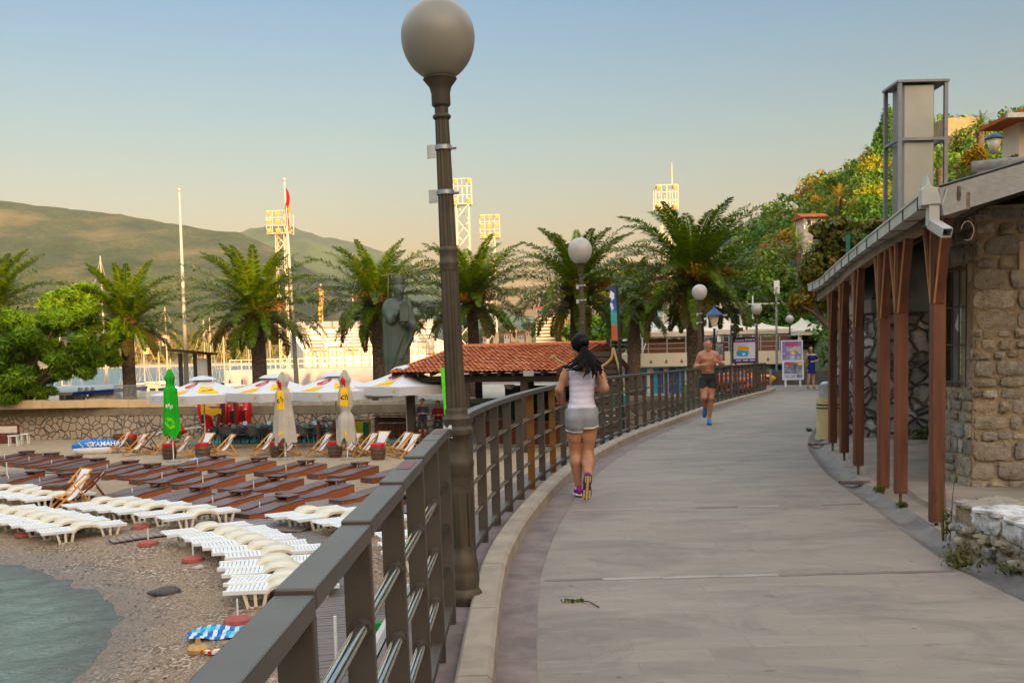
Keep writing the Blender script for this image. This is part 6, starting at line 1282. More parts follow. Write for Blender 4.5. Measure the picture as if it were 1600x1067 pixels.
# kiosk frame with a pale panel behind the white parasols, awnings of the harbour stalls
ky=56.5; kt=thing('kiosk','small dark timber shelter with a slatted top and one pale panel','kiosk',(A(305,600,ky).x,ky,-.75)); m=MB()
zt_=A(303,551,ky).z
for u in (283,306,328): x=A(u,590,ky).x; m=MB(); m.bx((x-.09,ky-.09,-.75),(x+.09,ky+.09,zt_-.02)); m.build('post',DARKW,kt,world=True)
m=MB(); x0_,x1_=A(270,551,ky).x,A(334,555,ky).x; zs=np.linspace(0,1,8)
for i in range(5): m.beam((x0_,ky-.7+.35*i,zt_+.14),(x1_,ky-.7+.35*i,zt_-.12),.06,.09)
for i in range(8): x=x0_+(x1_-x0_)*i/7; m.beam((x,ky-.9,zt_+.20-.26*i/7),(x,ky+.9,zt_+.20-.26*i/7),.07,.05)
m.build('slatted_roof',DARKW,kt,world=True); m=MB(); xa,xb=A(309,590,ky).x,A(326,590,ky).x; m.bx((xa,ky-.03,-.6),(xb,ky+.03,A(318,560,ky).z)); m.build('panel',M('pale_panel',(.60,.60,.55),.6,.06),kt,world=True)
ay=58.5; aw=thing('stall_awning','long low harbour stall with a white roof and a dark blue awning','market stall',(A(150,620,ay).x,ay,-.75)); NAVY=M('navy_canvas',(.012,.035,.21),.75,.15,3)
m=MB(); xa,xb=A(76,610,ay).x,A(186,604,ay).x; za,zb_=A(76,607,ay).z,A(76,613,ay).z; m.add([(xa,ay-1.0,zb_),(xb,ay-1.0,zb_+.03),(xb,ay+1.5,za+.12),(xa,ay+1.5,za+.10),(xa,ay-1.0,zb_-.16),(xb,ay-1.0,zb_-.12)],[(0,1,2,3),(4,5,1,0)]); m.build('white_roof',WHITEP,aw,world=True)
m=MB(); xa2,xb2=A(115,612,ay-1.1).x,A(232,606,ay-1.1).x; z1=A(115,611,ay).z;z2=A(115,616,ay).z; m.add([(xa2,ay-1.15,z1-.02),(xb2,ay-1.15,z1+.22),(xb2,ay-1.45,z2+.20),(xa2,ay-1.45,z2-.05)],[(3,2,1,0)]); m.build('awning',NAVY,aw,world=True); m=MB(); [m.bx((A(u,620,ay).x-.05,ay-.9,-.75),(A(u,620,ay).x+.05,ay-.8,zb_)) for u in (78,110,150,184)]; m.build('post',STEEL,aw,world=True); m=MB(); m.bx((xa,ay+1.3,-.75),(A(112,612,ay).x,ay+1.4,zb_)); m.build('back_panel',M('grey_panel',(.3,.29,.27),.7,.1),aw,world=True)
for i,(u,w) in enumerate(((122,.5),(132,.4),(141,.35),(158,1.6),(178,.9))):
    x=A(u,622,ay-.6).x; t=thing('sunbathing_chair' if i<3 else 'dinghy',['white folded chair leaning under the navy awning, leftmost','white folded chair leaning under the navy awning, second','white folded chair leaning under the navy awning, third','white upturned dinghy under the navy awning','small white upturned dinghy beside the palm under the awning'][i],'folding chair' if i<3 else 'dinghy',(x,ay-.6,-.75))
    m=MB(); 
    if i<3: m.beam((-.2,0,0),(.15,.1,.95),w,.06,up=(1,0,-.3)); m.build('frame',CANV,t); m=MB(); m.beam((.25,.05,0),(-.05,.1,.8),.06,.05); m.build('leg',WHITEP,t)
    else: m.tube([(-w/2+w*q/10,0,.3) for q in range(11)],[.42*max(.1,1-abs((q-5)/5)**2.5)**.6 for q in range(11)],12); m.build('hull',WHITEP,t,smooth=True); m=MB(); m.beam((-w/2,0,.05),(w/2,0,.05),.5,.06); m.build('gunwale',BLUEH,t)
# ================================================================ PALMS
FG=leafmat('palm_leaf',[(.026,.046,.005),(.062,.102,.010),(.120,.175,.018),(.22,.25,.04)],.30,.38,.7)
FO=leafmat('palm_leaf_old',[(.055,.058,.012),(.11,.10,.025),(.18,.14,.042)],.25,.5,.7)
FY=leafmat('palm_leaf_gold',[(.16,.12,.012),(.30,.20,.02),(.42,.27,.03)],.3,.5,.7)  # gold tones paint low sunlight into the frond colour
def mat_ptrunk():
    t=NT('palm_trunk'); v=t.vor(3.2,'DISTANCE_TO_EDGE',t.co((1,1,2.6))); n=t.noise(5,6,.65); c=t.ramp(n,[(.3,(.10,.065,.038)),(.7,(.20,.135,.085))]); c=t.mix(t.ramp(v.outputs[0],[(0,.8),(.18,0.0)]),c,(.045,.03,.02)); t.col(c); t.set(.95); t.bump(v.outputs[0],.9,.06); return t.m
PTR=mat_ptrunk(); FIB=M('palm_fibre',(.075,.045,.025),.95,.4,6,.8,.05)
FRUIT=leafmat('palm_fruit',[(.22,.085,.008),(.36,.16,.015),(.45,.24,.03)],.1)
def frond(rs,az,el,L,bend,ll,n=13,m=112):
    """one feather leaf: rachis strip and leaflets as narrow blades"""
    t=np.linspace(0,1,n); ang=el-bend*t**1.35; dx=np.cos(ang);dz=np.sin(ang); x=np.concatenate([[0],np.cumsum((dx[1:]+dx[:-1])/2)])*L/(n-1); z=np.concatenate([[0],np.cumsum((dz[1:]+dz[:-1])/2)])*L/(n-1)
    ca,sa=math.cos(az),math.sin(az); side=np.array([-sa,ca,0]); P_=np.stack([x*ca,x*sa,z],1); T=np.stack([dx*ca,dx*sa,dz],1); Nn=np.cross(np.tile(side,(n,1)),T)*-1
    Nn=np.where(Nn[:,2:3]<0,-Nn,Nn)
    V=[];Q=[];o=0
    w=.045*(1-t)+.008; a=P_-side*w[:,None]; b=P_+side*w[:,None]; V+=[np.stack([a,b],1).reshape(-1,3)]; Q+=[np.array([(2*i,2*i+1,2*i+3,2*i+2) for i in range(n-1)])]; o=2*n
    s=.10+.90*(np.arange(m)+.5)/m; px=np.stack([np.interp(s,t,P_[:,k]) for k in range(3)],1); tx=np.stack([np.interp(s,t,T[:,k]) for k in range(3)],1); nx_=np.stack([np.interp(s,t,Nn[:,k]) for k in range(3)],1)
    prof=.86*ll*np.clip(np.sin(np.pi*np.clip(s*.86+.12,0,1))**.6,.12,1)*(.85+.3*rs.rand(m))
    for sg in(-1,1):
        d=side*sg*.80+tx*.55+nx_*(.24+.27*rs.randn(m)[:,None])-np.array([0,0,.16]); d/=np.linalg.norm(d,axis=1)[:,None]; tip=px+d*prof[:,None]-np.array([0,0,1])*(prof**2*.10)[:,None]; wd=np.cross(d,nx_); wd/=np.linalg.norm(wd,axis=1)[:,None]; ww=.025
        mid=px+d*prof[:,None]*.5
        V.append(np.stack([px,mid-wd*ww,tip,mid+wd*ww],1).reshape(-1,3)); Q.append(np.arange(4*m).reshape(m,4)+o); o+=4*m
    return np.concatenate(V),np.concatenate(Q)
def palm_mesh(seed,nf=72,L=3.5,gold=False,low=-.20,m=112):
    rs=np.random.RandomState(seed);V=[];Q=[];MI=[];o=0
    for i in range(nf):
        f=i/nf; az=i*2.39996+rs.rand()*.25; el=R(82)-(R(82)-low)*f**.88+rs.randn()*.07; l=L*(.62+.40*math.sin(pi*min(1,f*1.0+.10)))*(.93+.14*rs.rand()); v,q=frond(rs,az,el,l,R(84)*(.64+.24*f)*(.75+.5*rs.rand()),.40*(L/3.5),m=m)
        v=v+np.array([.16*math.cos(az),.16*math.sin(az),.30-.55*f]); V.append(v);Q.append(q+o);o+=len(v); MI.append(np.full(len(q),1 if (f>.88 and rs.rand()<.7) else 0))
    return np.concatenate(V),np.concatenate(Q),np.concatenate(MI)
def build_palm(name,lab,loc,H_,r0,r1,crown,fruit=True,mats=(FG,FO),group='date palms along the waterfront',rz=0,sc=1.0,boss=True):
    t=thing(name,lab,'palm tree',loc,rz,group); m=MB(); lean=.02*H_
    m.tube([(lean*math.sin(q*.5)*.4,0,H_*q/8) for q in range(9)],[r0*1.25]+[r0+(r1-r0)*q/8 for q in range(1,9)],18); m.build('trunk',PTR,t,smooth=True)
    top=(lean*math.sin(4)*.4,0,H_)
    if boss:
        m=MB(); rs=np.random.RandomState(int(H_*37)); m.lathe([(r1*.98,H_-.55),(r1*1.35,H_-.30),(r1*1.7,H_+.1),(r1*1.5,H_+.45),(r1*.6,H_+.7)],n=16)
        for q in range(40): a=rs.rand()*6.28; z=H_-.35+.7*rs.rand(); m.beam((r1*1.2*math.cos(a),r1*1.2*math.sin(a),z),(r1*2.3*math.cos(a),r1*2.3*math.sin(a),z+.22),.12,.05,up=(math.cos(a),math.sin(a),2))
        m.build('fibre_boss',FIB,t)
    if isinstance(crown,tuple): o=npmesh('crown',crown[0],crown[1],list(mats),t,crown[2])
    else: o=bpy.data.objects.new('crown',crown); COL.objects.link(o); o.parent=t; _reg(o,t)
    o.location=(top[0],top[1],H_); o.scale=(sc,sc,sc)
    if fruit:
        rs=np.random.RandomState(int(H_*91)); V=[];Q=[];b=0
        for q in range(fruit if fruit is not True else 7):
            a=rs.rand()*6.28; c=(math.cos(a)*(.9+.3*rs.rand())*sc,math.sin(a)*(.9+.3*rs.rand())*sc,H_+.25+rs.rand()*.35); v,k=leafcloud(c,(.42*sc,.42*sc,.30*sc),150,.035,rs,shell=.2,aspect=.9); V.append(v);Q.append(k+b);b+=len(v)
            v,k=leafcloud((c[0]*.5,c[1]*.5,H_+.2),(.4,.4,.2),40,.05,rs,shell=.1,aspect=.3); V.append(v);Q.append(k+b);b+=len(v)
        npmesh('fruit_clusters',np.concatenate(V),np.concatenate(Q),FRUIT,t)['kind']='stuff'
    return t,o.data
def palm_at(lab,u,vc,Y,wt,rc,crown,zb,**k):
    c=A(u,vc-11,Y); rad=rc*1.30*Y/FPX; return build_palm('palm_tree',lab,(c.x,Y,zb),c.z-zb,wt/2*Y/FPX*1.05,wt/2*Y/FPX,crown,sc=rad/3.35,**k)
cA=palm_mesh(1); cB=palm_mesh(2,62,low=-.3); cC=palm_mesh(5,66,low=-.15); cD=palm_mesh(9,70,low=-.3,m=116)
_,mA=palm_at('date palm between the two tall white poles, standing left of the lattice tower',401,503,56,22,100,cA,-.8,fruit=3)
_,mB=palm_at('date palm just left of the bronze statue',589,487,58,20,96,cB,-.9,fruit=3,rz=1.0)
palm_at('date palm with its trunk behind the bar fence, beside the bushy pine',198,517,57,19,92,cC,-.8,fruit=False,rz=2.2)
palm_at('date palm right behind the big rusty lamp and the tiled bar roof',738,486,60,17,98,cC,-.9,fruit=6,rz=.6)
palm_at('date palm whose crown spreads behind the second globe lamp',903,472,50,25,104,cB,-1.0,fruit=8,rz=2.9)
palm_at('largest date palm, with orange fruit, standing behind the running man',1085,455,44,27,121,cD,-2.2,fruit=9,rz=.4)
palm_at('cut-off date palm at the left edge, behind the pine',-14,500,60,20,92,mA if False else cA,-.8,fruit=False,rz=1.7)
palm_at('drooping date palm between the blue banner and the second globe lamp',990,490,58,20,76,cB,-1.0,fruit=3,rz=4.0)
# ================================================================ TREES NEAR THE BEACH
PINE=leafmat('pine_needles',[(.035,.085,.007),(.080,.165,.012),(.15,.26,.022),(.24,.33,.045)],.3,.6,.35)
def pine(lab,clumps,Y,n,seed,base,zb=-.8):
    cl=[];pr=random.Random(seed)
    for u,v,ru,rv in clumps:
        c=A(u,v,Y); k=Y/FPX
        for q in range(7):
            a=pr.random()*6.28;b=pr.random()*6.28; s=.45+.25*pr.random(); cl.append(((c.x+ru*k*.62*math.cos(a)*math.sin(b),Y+ru*k*.75*math.cos(b),c.z+rv*k*.65*math.sin(a)*math.sin(b)),(ru*k*s*.8,ru*k*s*.8,rv*k*s*.75)))
    b=A(base[0],base[1],Y); t=thing('pine_tree',lab,'pine tree',(b.x,Y,zb)); V,Q=crownmesh(cl,n,.22,seed,.20,.30); V=V-np.array([b.x,Y,zb]); npmesh('crown',V,Q,PINE,t)
    m=MB(); 
    for q in range(0,len(cl),14): c=Vector(cl[q][0])-Vector((b.x,Y,zb)); m.tube([(0,0,0),(c.x*.15,0,c.z*.4),(c.x*.6,c.y*.6,c.z*.8),tuple(c)],[.13,.10,.06,.03],6)
    m.build('trunk',BARK,t,smooth=True)
pine('bushy green pine filling the left edge above the beach wall',[(60,520,55,40),(110,500,48,34),(150,530,42,38),(20,545,48,40),(90,560,50,36),(50,590,50,30),(10,600,40,26),(130,572,34,22),(165,555,24,22),(100,475,38,26),(128,458,40,14),(-40,560,60,55),(20,500,30,22),(185,520,22,20),(15,615,40,16),(60,612,26,14),(0,570,50,40)],55.5,60000,4,(40,618))
DKL_=leafmat('dark_broadleaf',[(.028,.045,.010),(.065,.085,.018),(.13,.13,.028),(.28,.15,.03)],.2,.5,.5)
def broadleaf(name,lab,clumps,Y,n,size,seed,mat,base,zb,group=None,cat='tree',asp=.55,depth=1.0):
    cl=[];pr=random.Random(seed);k=Y/FPX
    for u,v,ru,rv in clumps:
        c=A(u,v,Y)
        for q in range(6):
            a=pr.random()*6.28;b=pr.random()*6.28;s=.4+.28*pr.random(); cl.append(((c.x+ru*k*.6*math.cos(a)*math.sin(b),Y+ru*k*.7*depth*math.cos(b),c.z+rv*k*.62*math.sin(a)*math.sin(b)),(ru*k*s*.85,ru*k*s*.85,rv*k*s*.85)))
    b=A(base,500,Y); t=thing(name,lab,cat,(b.x,Y,zb),0,group); V,Q=crownmesh(cl,n,size,seed,asp,.3); npmesh('crown',V-np.array([b.x,Y,zb]),Q,mat,t); m=MB()
    for q in range(0,len(cl),4): c=Vector(cl[q][0])-Vector((b.x,Y,zb)); m.tube([(0,0,0),(c.x*.15,0,c.z*.4),(c.x*.6,c.y*.6,c.z*.8),tuple(c)],[.03*Y/8*.3+.08,.08,.05,.02],6)
    m.build('trunk',BARK,t,smooth=True); return t
broadleaf('dark_tree','dark leathery tree overhanging the promenade beyond the pergola, with rusty leaf tips',[(1262,430,26,40),(1290,400,40,34),(1330,375,50,30),(1275,470,30,26),(1310,440,40,40),(1245,470,18,22),(1365,355,40,20),(1300,360,34,22)],27,9000,.095,12,DKL_,1310,1.5,depth=.8)
MGR=leafmat('mid_green_leaf',[(.030,.070,.010),(.072,.140,.020),(.14,.22,.035),(.24,.28,.06)],.25,.5,.25)
YGR=leafmat('yellow_green_leaf',[(.10,.13,.010),(.21,.23,.018),(.34,.32,.028),(.48,.38,.04)],.3,.5,.25)  # yellow tones paint warm sunlight into the leaf colour
DGR=leafmat('deep_green_leaf',[(.028,.075,.012),(.068,.15,.022),(.14,.23,.035)],.2,.5,.25)
OGR=leafmat('olive_gold_leaf',[(.13,.095,.010),(.26,.17,.015),(.42,.25,.025)],.25,.5,.25)
broadleaf('tree','yellow-green tree lit by the sun behind the blue banner',[(985,440,34,30),(960,470,30,30),(1020,470,22,30)],90,5000,.24,21,YGR,985,-.6)
broadleaf('tree','deep green tree mass behind the rope stair and banner',[(940,510,40,34),(975,530,34,26),(1000,500,30,30),(900,520,24,20)],84,5000,.24,22,DGR,950,-.8)
broadleaf('tree','tall green creeper-clad trees behind the glass pavilion, left part',[(1130,440,36,40),(1170,460,34,45),(1120,480,28,25)],96,5000,.26,23,DGR,1140,-.6)
broadleaf('tree','green hanging trees behind the flag pole, right part',[(1195,455,34,60),(1225,430,30,50),(1215,490,28,30)],80,6000,.20,24,MGR,1205,-.6)
# ================================================================ WOODED HILL: single trees, palms and houses among the mass
def crown_data(seed,n,size,mat,R_=2.6,H_=4.2,k=9,sub=.42):
    V,Q=crownmesh(clumps_round(R_,H_,k,seed,sub),n,size,seed,.55,.3); me=npmesh('crown',V,Q,mat); d=me.data; bpy.data.objects.remove(me); return d
CR_=[crown_data(101,900,.20,MGR),crown_data(102,900,.20,DGR),crown_data(103,900,.20,MGR,2.2,5),crown_data(104,900,.20,YGR),crown_data(105,900,.19,DGR,2.9,4.4,11),crown_data(106,900,.19,OGR,2.2,3.6)]
mt=MB(); mt.tube([(0,0,-1),(.1,0,1.2),(.0,.1,2.8)],[.22,.16,.07],7); TRK=mt.build('trunk',BARK,smooth=True); TRKd=TRK.data; bpy.data.objects.remove(TRK)
hr=random.Random(11); cand=[]
for _ in range(5200):
    u=hr.uniform(1085,1700); Yd=hr.uniform(34,205)**1.0; x=(u-800)/FPX*Yd
    Y0=np.interp(u,[1100,1180,1290,1400,1600,1900],[104,88,50,32,26,22]); Yr=np.interp(u,[1100,1390,1700],[208,168,153])
    if Yd<Y0+2 or Yd>Yr: continue
    cand.append((x,Yd,u))
pts=[]
for x,y,u in cand:
    mind=2.2+y*.0095
    if all((x-a)**2+(y-b)**2>mind**2 for a,b,_ in pts): pts.append((x,y,u))
pts.sort(key=lambda p:p[1]); print('hill trees',len(pts))
mass_v=[];mass_q=[];mass_m=[];bo_=0; near=0
NM=['broad dark green crown','rounded mid-green crown','yellow-tinged crown','olive crown']
for i,(x,y,u) in enumerate(pts):
    z=float(hill_z(np.array([x]),np.array([y]))[0])
    up=np.interp(y,[60,120,200],[0,.3,.8]); r=hr.random()  # yellow and gold crowns likelier towards the ridge, standing in for sunlight there
    kk=hr.choice([0,1,2,4]) if r>.16+.16*up else (3 if hr.random()<.6 else 5)
    s=(.62+.5*hr.random())*np.interp(y,[30,90,200],[.62,.95,1.2])
    v=hv(u)-(z+4.0*s-CAMH)*FPX/y
    if near<150 and v>150 and u<1640:
        near+=1; lab=['broadleaf tree in the wooded slope on the right','dark broadleaf tree in the wooded slope on the right','rounded broadleaf tree in the wooded slope on the right','sunny yellow-green tree in the wooded slope on the right','deep green spreading tree in the wooded slope on the right','golden olive tree in the wooded slope on the right'][kk]
        t=thing('broadleaf_tree',lab,'tree',(x,y,z-.3),hr.random()*6,['mid-green trees of the wooded slope','dark green trees of the wooded slope','rounded trees of the wooded slope','yellow-green trees of the wooded slope','spreading trees of the wooded slope','olive trees of the wooded slope'][kk]); t.scale=(s,s,s*hr.uniform(.85,1.2))
        for nm_,d_ in (('crown',CR_[kk]),('trunk',TRKd)): o=bpy.data.objects.new(nm_,d_); COL.objects.link(o); o.parent=t
    else:
        rs=np.random.RandomState(i); V,Q=crownmesh([((x+c[0][0]*s,y+c[0][1]*s,z-.3+c[0][2]*s),tuple(q*s for q in c[1])) for c in clumps_round(2.6,4.4,7,i,.45)],330,.26*s,i,.6,.35)
        mass_v.append(V);mass_q.append(Q+bo_);bo_+=len(V);mass_m.append(np.full(len(Q),(0,1,0,2,1,3)[kk]))
if mass_v: o=npmesh('hillside_forest',np.concatenate(mass_v),np.concatenate(mass_q),[MGR,DGR,YGR,OGR],None,np.concatenate(mass_m)); tag(o,'dense far part of the green wood covering the hill on the right','forest',kind='stuff')
def hz(x,y): return float(hill_z(np.array([x]),np.array([y]))[0])
sp=palm_mesh(31,46,2.6,low=-.7,m=26)
spm=npmesh('crown',sp[0],sp[1],[FG,FO],None,sp[2]); spd=spm.data; bpy.data.objects.remove(spm); gpm=npmesh('crown',sp[0],sp[1],[FY,FO],None,sp[2]); gpd=gpm.data; bpy.data.objects.remove(gpm)
for (u,v,Yd,rc,dt,lab) in [(1311,308,98,28,gpd,'golden sunlit palm on the slope above the red-roofed house'),(1358,238,140,16,spd,'small dark palm on the skyline left of the chimney'),(1247,380,80,26,spd,'shaded palm low on the slope beside the red-roofed house'),(1532,196,70,26,spd,'palm on the hilltop right of the chimney'),(1506,278,40,30,spd,'green palm tops behind the porch roof beside the stone parapet'),(1222,398,88,20,spd,'shaded palm lowest on the slope above the white flag pole'),(1470,262,60,20,spd,'palm directly behind the chimney frame')]:
    c=A(u,v,Yd); zb=min(hz(c.x,Yd),c.z-1.2)-.3; t,_=build_palm('hillside_palm',lab,(c.x,Yd,zb),c.z-zb,.28,.24,dt,fruit=False,group='palms on the wooded hill',rz=hr.random()*6,sc=rc*Yd/FPX/2.5,boss=False)
def cypress(u,vt,vb,Yd,w,lab):
    tp=A(u,vt,Yd);bt_=A(u,vb,Yd);h=tp.z-bt_.z; t=thing('cypress',lab,'cypress tree',(tp.x,Yd,bt_.z),0,'cypresses on the hill'); cl=[((0,0,h*(q+.5)/9),(w*math.sin(pi*(.12+.8*(q+.5)/9))**.7,)*2+(h/9*.9,)) for q in range(9)]
    V,Q=crownmesh(cl,2200,.22,int(u),.4,.4); npmesh('crown',V,Q,DGR,t); m=MB(); m.tube([(0,0,-2),(0,0,h*.6)],[.2,.06],6); m.build('trunk',BARK,t)
cypress(1387,168,250,135,1.3,'dark tall cypress on the skyline just left of the chimney'); cypress(1375,200,262,140,1.2,'shorter cypress beside the tall skyline cypress'); cypress(1352,285,340,100,1.0,'slim conifer in the middle of the wooded slope')
weepV=broadleaf('weeping_tree','golden weeping tree lit by the sun, left of the blue-hooded lamp',[(1520,245,20,26),(1505,262,14,18),(1535,262,14,20)],46,2600,.16,51,OGR,1520,8.0,asp=.25)
# houses on the hill
PLA=M('cream_plaster',(.62,.52,.42),.9,.1,1,grime=.15); ROOFR=M('red_tile_roof',(.36,.11,.05),.85,.25,6,.5,.03,stretch=(6,1.5,1.5)); WIND=M('dark_window',(.04,.045,.05),.2,.3,2); SHUT=M('brown_shutter',(.16,.09,.06),.7)
def house(lab,u0,u1,vt,vb,Yd,dep=7,roof=.30,nw=2,nf=2,mat=PLA,cat='house',zb=None,ang=0,wn='window'):
    a=A(u0,vb,Yd);b=A(u1,vb,Yd);tz=A((u0+u1)/2,vt,Yd).z; z0=a.z if zb is None else zb; W_=b.x-a.x; h=tz-z0; t=thing('house',lab,cat,((a.x+b.x)/2,Yd,z0),ang); m=MB(); m.bx((-W_/2,0,-4),(W_/2,dep,h)); m.build('wall',mat,t)
    if roof: m=MB(); e=W_*.06+.2; rh=roof*min(W_,dep); m.prism([(-.3-0,h-.02),(dep/2,h+rh),(dep+.3,h-.02),(dep+.3,h-.12),(-.3,h-.12)],-W_/2-e,W_/2+e,'x'); m.build('roof',ROOFR,t)
    for f in range(nf):
        for i in range(nw):
            x=-W_/2+W_*(i+.5)/nw; z=h*(f+.32)/nf; w=W_/nw*.36; hh=h/nf*.46; m=MB(); m.bx((x-w/2-.06,-.06,z-.06),(x+w/2+.06,-.003,z+hh+.06)); wd=m.build(wn,WHITEP,t); m=MB(); m.bx((x-w/2,-.075,z),(x+w/2,-.062,z+hh)); g=m.build('pane',WIND,None); g.parent=wd; root_children.setdefault(wd.name,[]).append(g)
    return t
house('pale house with a red tiled roof half hidden in the wooded slope',1256,1288,338,362,92,2.5,.22,2,1)
m=MB(); 
house('little brown-roofed house ridge showing among the trees left of the chimney',1358,1378,300,312,105,5,.3,2,1)
t=house('big stone house ruin on the hilltop right of the chimney',1478,1530,184,215,110,10,0,0,1,mat=M('old_stone_wall',(.30,.23,.14),.95,.3,2,.5,.05))
# house eave, parapet and lamp at the upper right edge
hx=thing('house','cream house corner with a red tiled eave at the top right edge','house',(A(1600,250,30).x,30,4)); a=A(1592,240,30); m=MB(); m.bx((a.x,30,1.0),(a.x+6,31.0,A(1592,190,30).z)); m.build('wall',PLA,hx,world=True); z=A(1570,180,29.5).z; m=MB(); m.prism([(a.x-.62,z),(a.x+3,z+1.25),(a.x+6.6,z),(a.x+6.6,z-.10),(a.x-.62,z-.10)],29.4,31.2,'y'); m.build('roof',ROOFR,hx,world=True); m=MB(); m.bx((a.x-.72,29.2,z-.13),(a.x+6.6,29.32,z+.0)); m.build('gutter',STEEL,hx,world=True)
pr_=thing('terrace_parapet','grey stone terrace parapet with a rounded coping at the upper right','parapet',(A(1560,270,22).x,22,4)); a=A(1528,300,22); b=A(1640,262,19.5); STC=M('lichen_stone',(.27,.235,.20),.95,.3,4,.5,.02,grime=.4); zt_=A(1528,262,22).z
m=MB(); m.beam((a.x,22,zt_-1.6),(a.x+3,20.2,zt_-1.6),.4,3.0); m.build('wall',STC,pr_,world=True); m=MB(); m.tube([(a.x-.1,22.06,zt_-.03),(a.x+3,20.2,zt_-.03)],.17,12); m.build('coping',STC,pr_,world=True,smooth=True)
q=A(1560,250,20.8); 
for i,f in enumerate((.22,.42,.60)): weed((a.x-.1+3.1*f,22.06-1.86*f,zt_+.10),.13,.10,90,.03,['left tuft of weeds on the stone parapet coping','middle tuft of weeds on the stone parapet coping','right tuft of weeds on the stone parapet coping'][i],WEED,grp='weeds on the parapet')
p=A(1553,240,24); t=thing('terrace_lamp','garden lamp with a flat blue hood above the stone parapet','lamp',(p.x,24,zt_-1)); zt2=A(1553,210,24).z-t.location.z; m=MB(); m.lathe([(.05,0),(.04,zt2-.55)],n=8); m.build('post',BLACKP,t); m=MB(); m.lathe([(.08,zt2-.44),(.165,zt2-.10)],n=14); m.build('glass_body',M('lantern_glass',(.55,.48,.36)),t,smooth=True); m=MB(); m.lathe([(.205,zt2-.10),(.19,zt2-.06),(.05,zt2+.02),(.015,zt2+.04)],n=16); m.build('hood',BLUEH,t,auto=40)
gm=MB(); p=A(1325,380,19); gm.beam((p.x,19,2.3),(p.x,19,A(1325,366,19).z),.10,.05); [gm.beam((p.x+.02,19,A(1325,v,19).z),(p.x+1.6,17.8,A(1345,v-20,18).z),.03,.03) for v in (372,392)]; tag(gm.build('green_fence_post',M('green_post',(.01,.10,.05),.5)),'green fence post and rails on the wall above the pergola end','fence')
# ================================================================ POLES, FLAGS, LIGHT TOWERS
def pole(u0,v0,u1,v1,Y,r,lab,zb,name='flagpole',mat=M('pale_pole',(.44,.41,.37),.5,.1)):
    tp=A(u0,v0,Y);b=A(u1,v1,Y); d=(b-tp); b=tp+d*((zb-tp.z)/d.z); t=thing(name,lab,'flagpole',(b.x,Y,zb)); m=MB(); m.tube([(0,0,0),tuple((tp-b)*.5),tuple(tp-b)],[r*1.35,r,r*.55],10); m.ball(tuple(tp-b),r*1.1,8,6); m.build('pole',mat,t,smooth=True); return t,tp-b
pole(280,297,292,606,57,.10,'tall bare white flagpole left of the middle palm',-.8)
t,tp=pole(444,281,464,606,56.5,.10,'tall white flagpole flying a folded red flag',-.8)
RF=M('red_flag',(.40,.012,.02),.8,.15,2); m=MB(); x=tp.x;m.grid(lambda a,b:(x+.03+.38*a*(.35+.65*b**.5)*.9+.05*math.sin(b*9)-.20*b*a-.02*b,.10*math.sin(a*7+b*5),tp.z-.30-2.25*b-.25*a),8,16); m.build('flag',RF,t,smooth=True); m=MB(); m.grid(lambda a,b:(x+.16+.12*a+.02*math.sin(b*9),.10*math.sin(a*5+b*6)-.06,tp.z-1.4-.35*b-.1*a),3,6); m.build('gold_emblem',M('gold_print',(.60,.40,.04),.7),t); m=MB(); m.grid(lambda a,b:(x+.02+.34*a,.10*math.sin(a*7+5)-.02,tp.z-2.47-.10*b-.25*a),5,2); m.build('gold_border',M('gold_print',(.6,.4,.04)),t)
t,tp=pole(501,445,505,520,108,.10,'white pole with an orange-yellow flag on the stadium roof',1.0); m=MB(); m.grid(lambda a,b:(tp.x-.25+.45*a+.1*math.sin(b*6),.1*math.sin(a*5),tp.z-.3-3.4*b),3,10); m.build('flag',M('orange_flag',(.75,.22,.02),.8,.3,.6,col2=(.8,.5,.05)),t)
for (u0,v0,u1,Y,r,lab) in [(551,452,552,112,.09,'thin white pole above the stadium, between the palms')]: pole(u0,v0,u1,540,Y,r,lab,1.0,'stadium_pole')
GLD=M('cream_lattice',(.62,.52,.38),.6,.1,2); LMP=M('flood_glass',(.50,.38,.18),.3,.2)
def tower(u,vt,vb,Y,w,headw,headh,lab,zb,rows=2,colsn=3,lean=0):
    tp=A(u,vt,Y); t=thing('light_tower',lab,'light tower',(tp.x,Y,zb)); Ht=A(u,vt+headh,Y).z-zb; hw=headw*Y/FPX/2; hh=headh*Y/FPX; k=w*Y/FPX/2; m=MB(); n=max(6,int(Ht/(k*2.2)))
    c=[(-k,-k),(k,-k),(k,k),(-k,k)]; th=max(.05,k*.12)
    for x,y in c: m.beam((x,y,0),(x,y,Ht),th*1.5,th*1.5)
    for i in range(n):
        z0,z1=Ht*i/n,Ht*(i+1)/n
        for j in range(4):
            a,b=c[j],c[(j+1)%4]
            if i%2: a,b=b,a
            m.beam((a[0],a[1],z0),(b[0],b[1],z1),th,th)
    m.build('lattice_mast',GLD,t); m=MB(); m.box((0,0,Ht),(hw*2,hw*1.4,.10))
    for x in np.linspace(-hw,hw,5): m.beam((x,-hw*.7,Ht),(x,-hw*.7,Ht+hh),.05,.05); m.beam((x,hw*.7,Ht),(x,hw*.7,Ht+hh*.9),.05,.05)
    for z in (.35,.7,1.0): m.beam((-hw,-hw*.7,Ht+hh*z),(hw,-hw*.7,Ht+hh*z),.05,.05)
    m.build('lamp_frame',GLD,t)
    for r_ in range(rows):
        for i in range(colsn):
            x=-hw*.75+1.5*hw*i/(colsn-1); z=Ht+hh*(.12+.80*r_/max(1,rows-1)); m=MB(); m.box((x,-hw*.75,z),(hw*.42,.35,hh*.17),rot=Matrix.Rotation(.4,3,'X')); m.build('floodlight',LMP,t,bevel=.03)
tower(437,332,575,108,13,36,34,'cream lattice floodlight tower behind the folded red flag',.4,3,3)
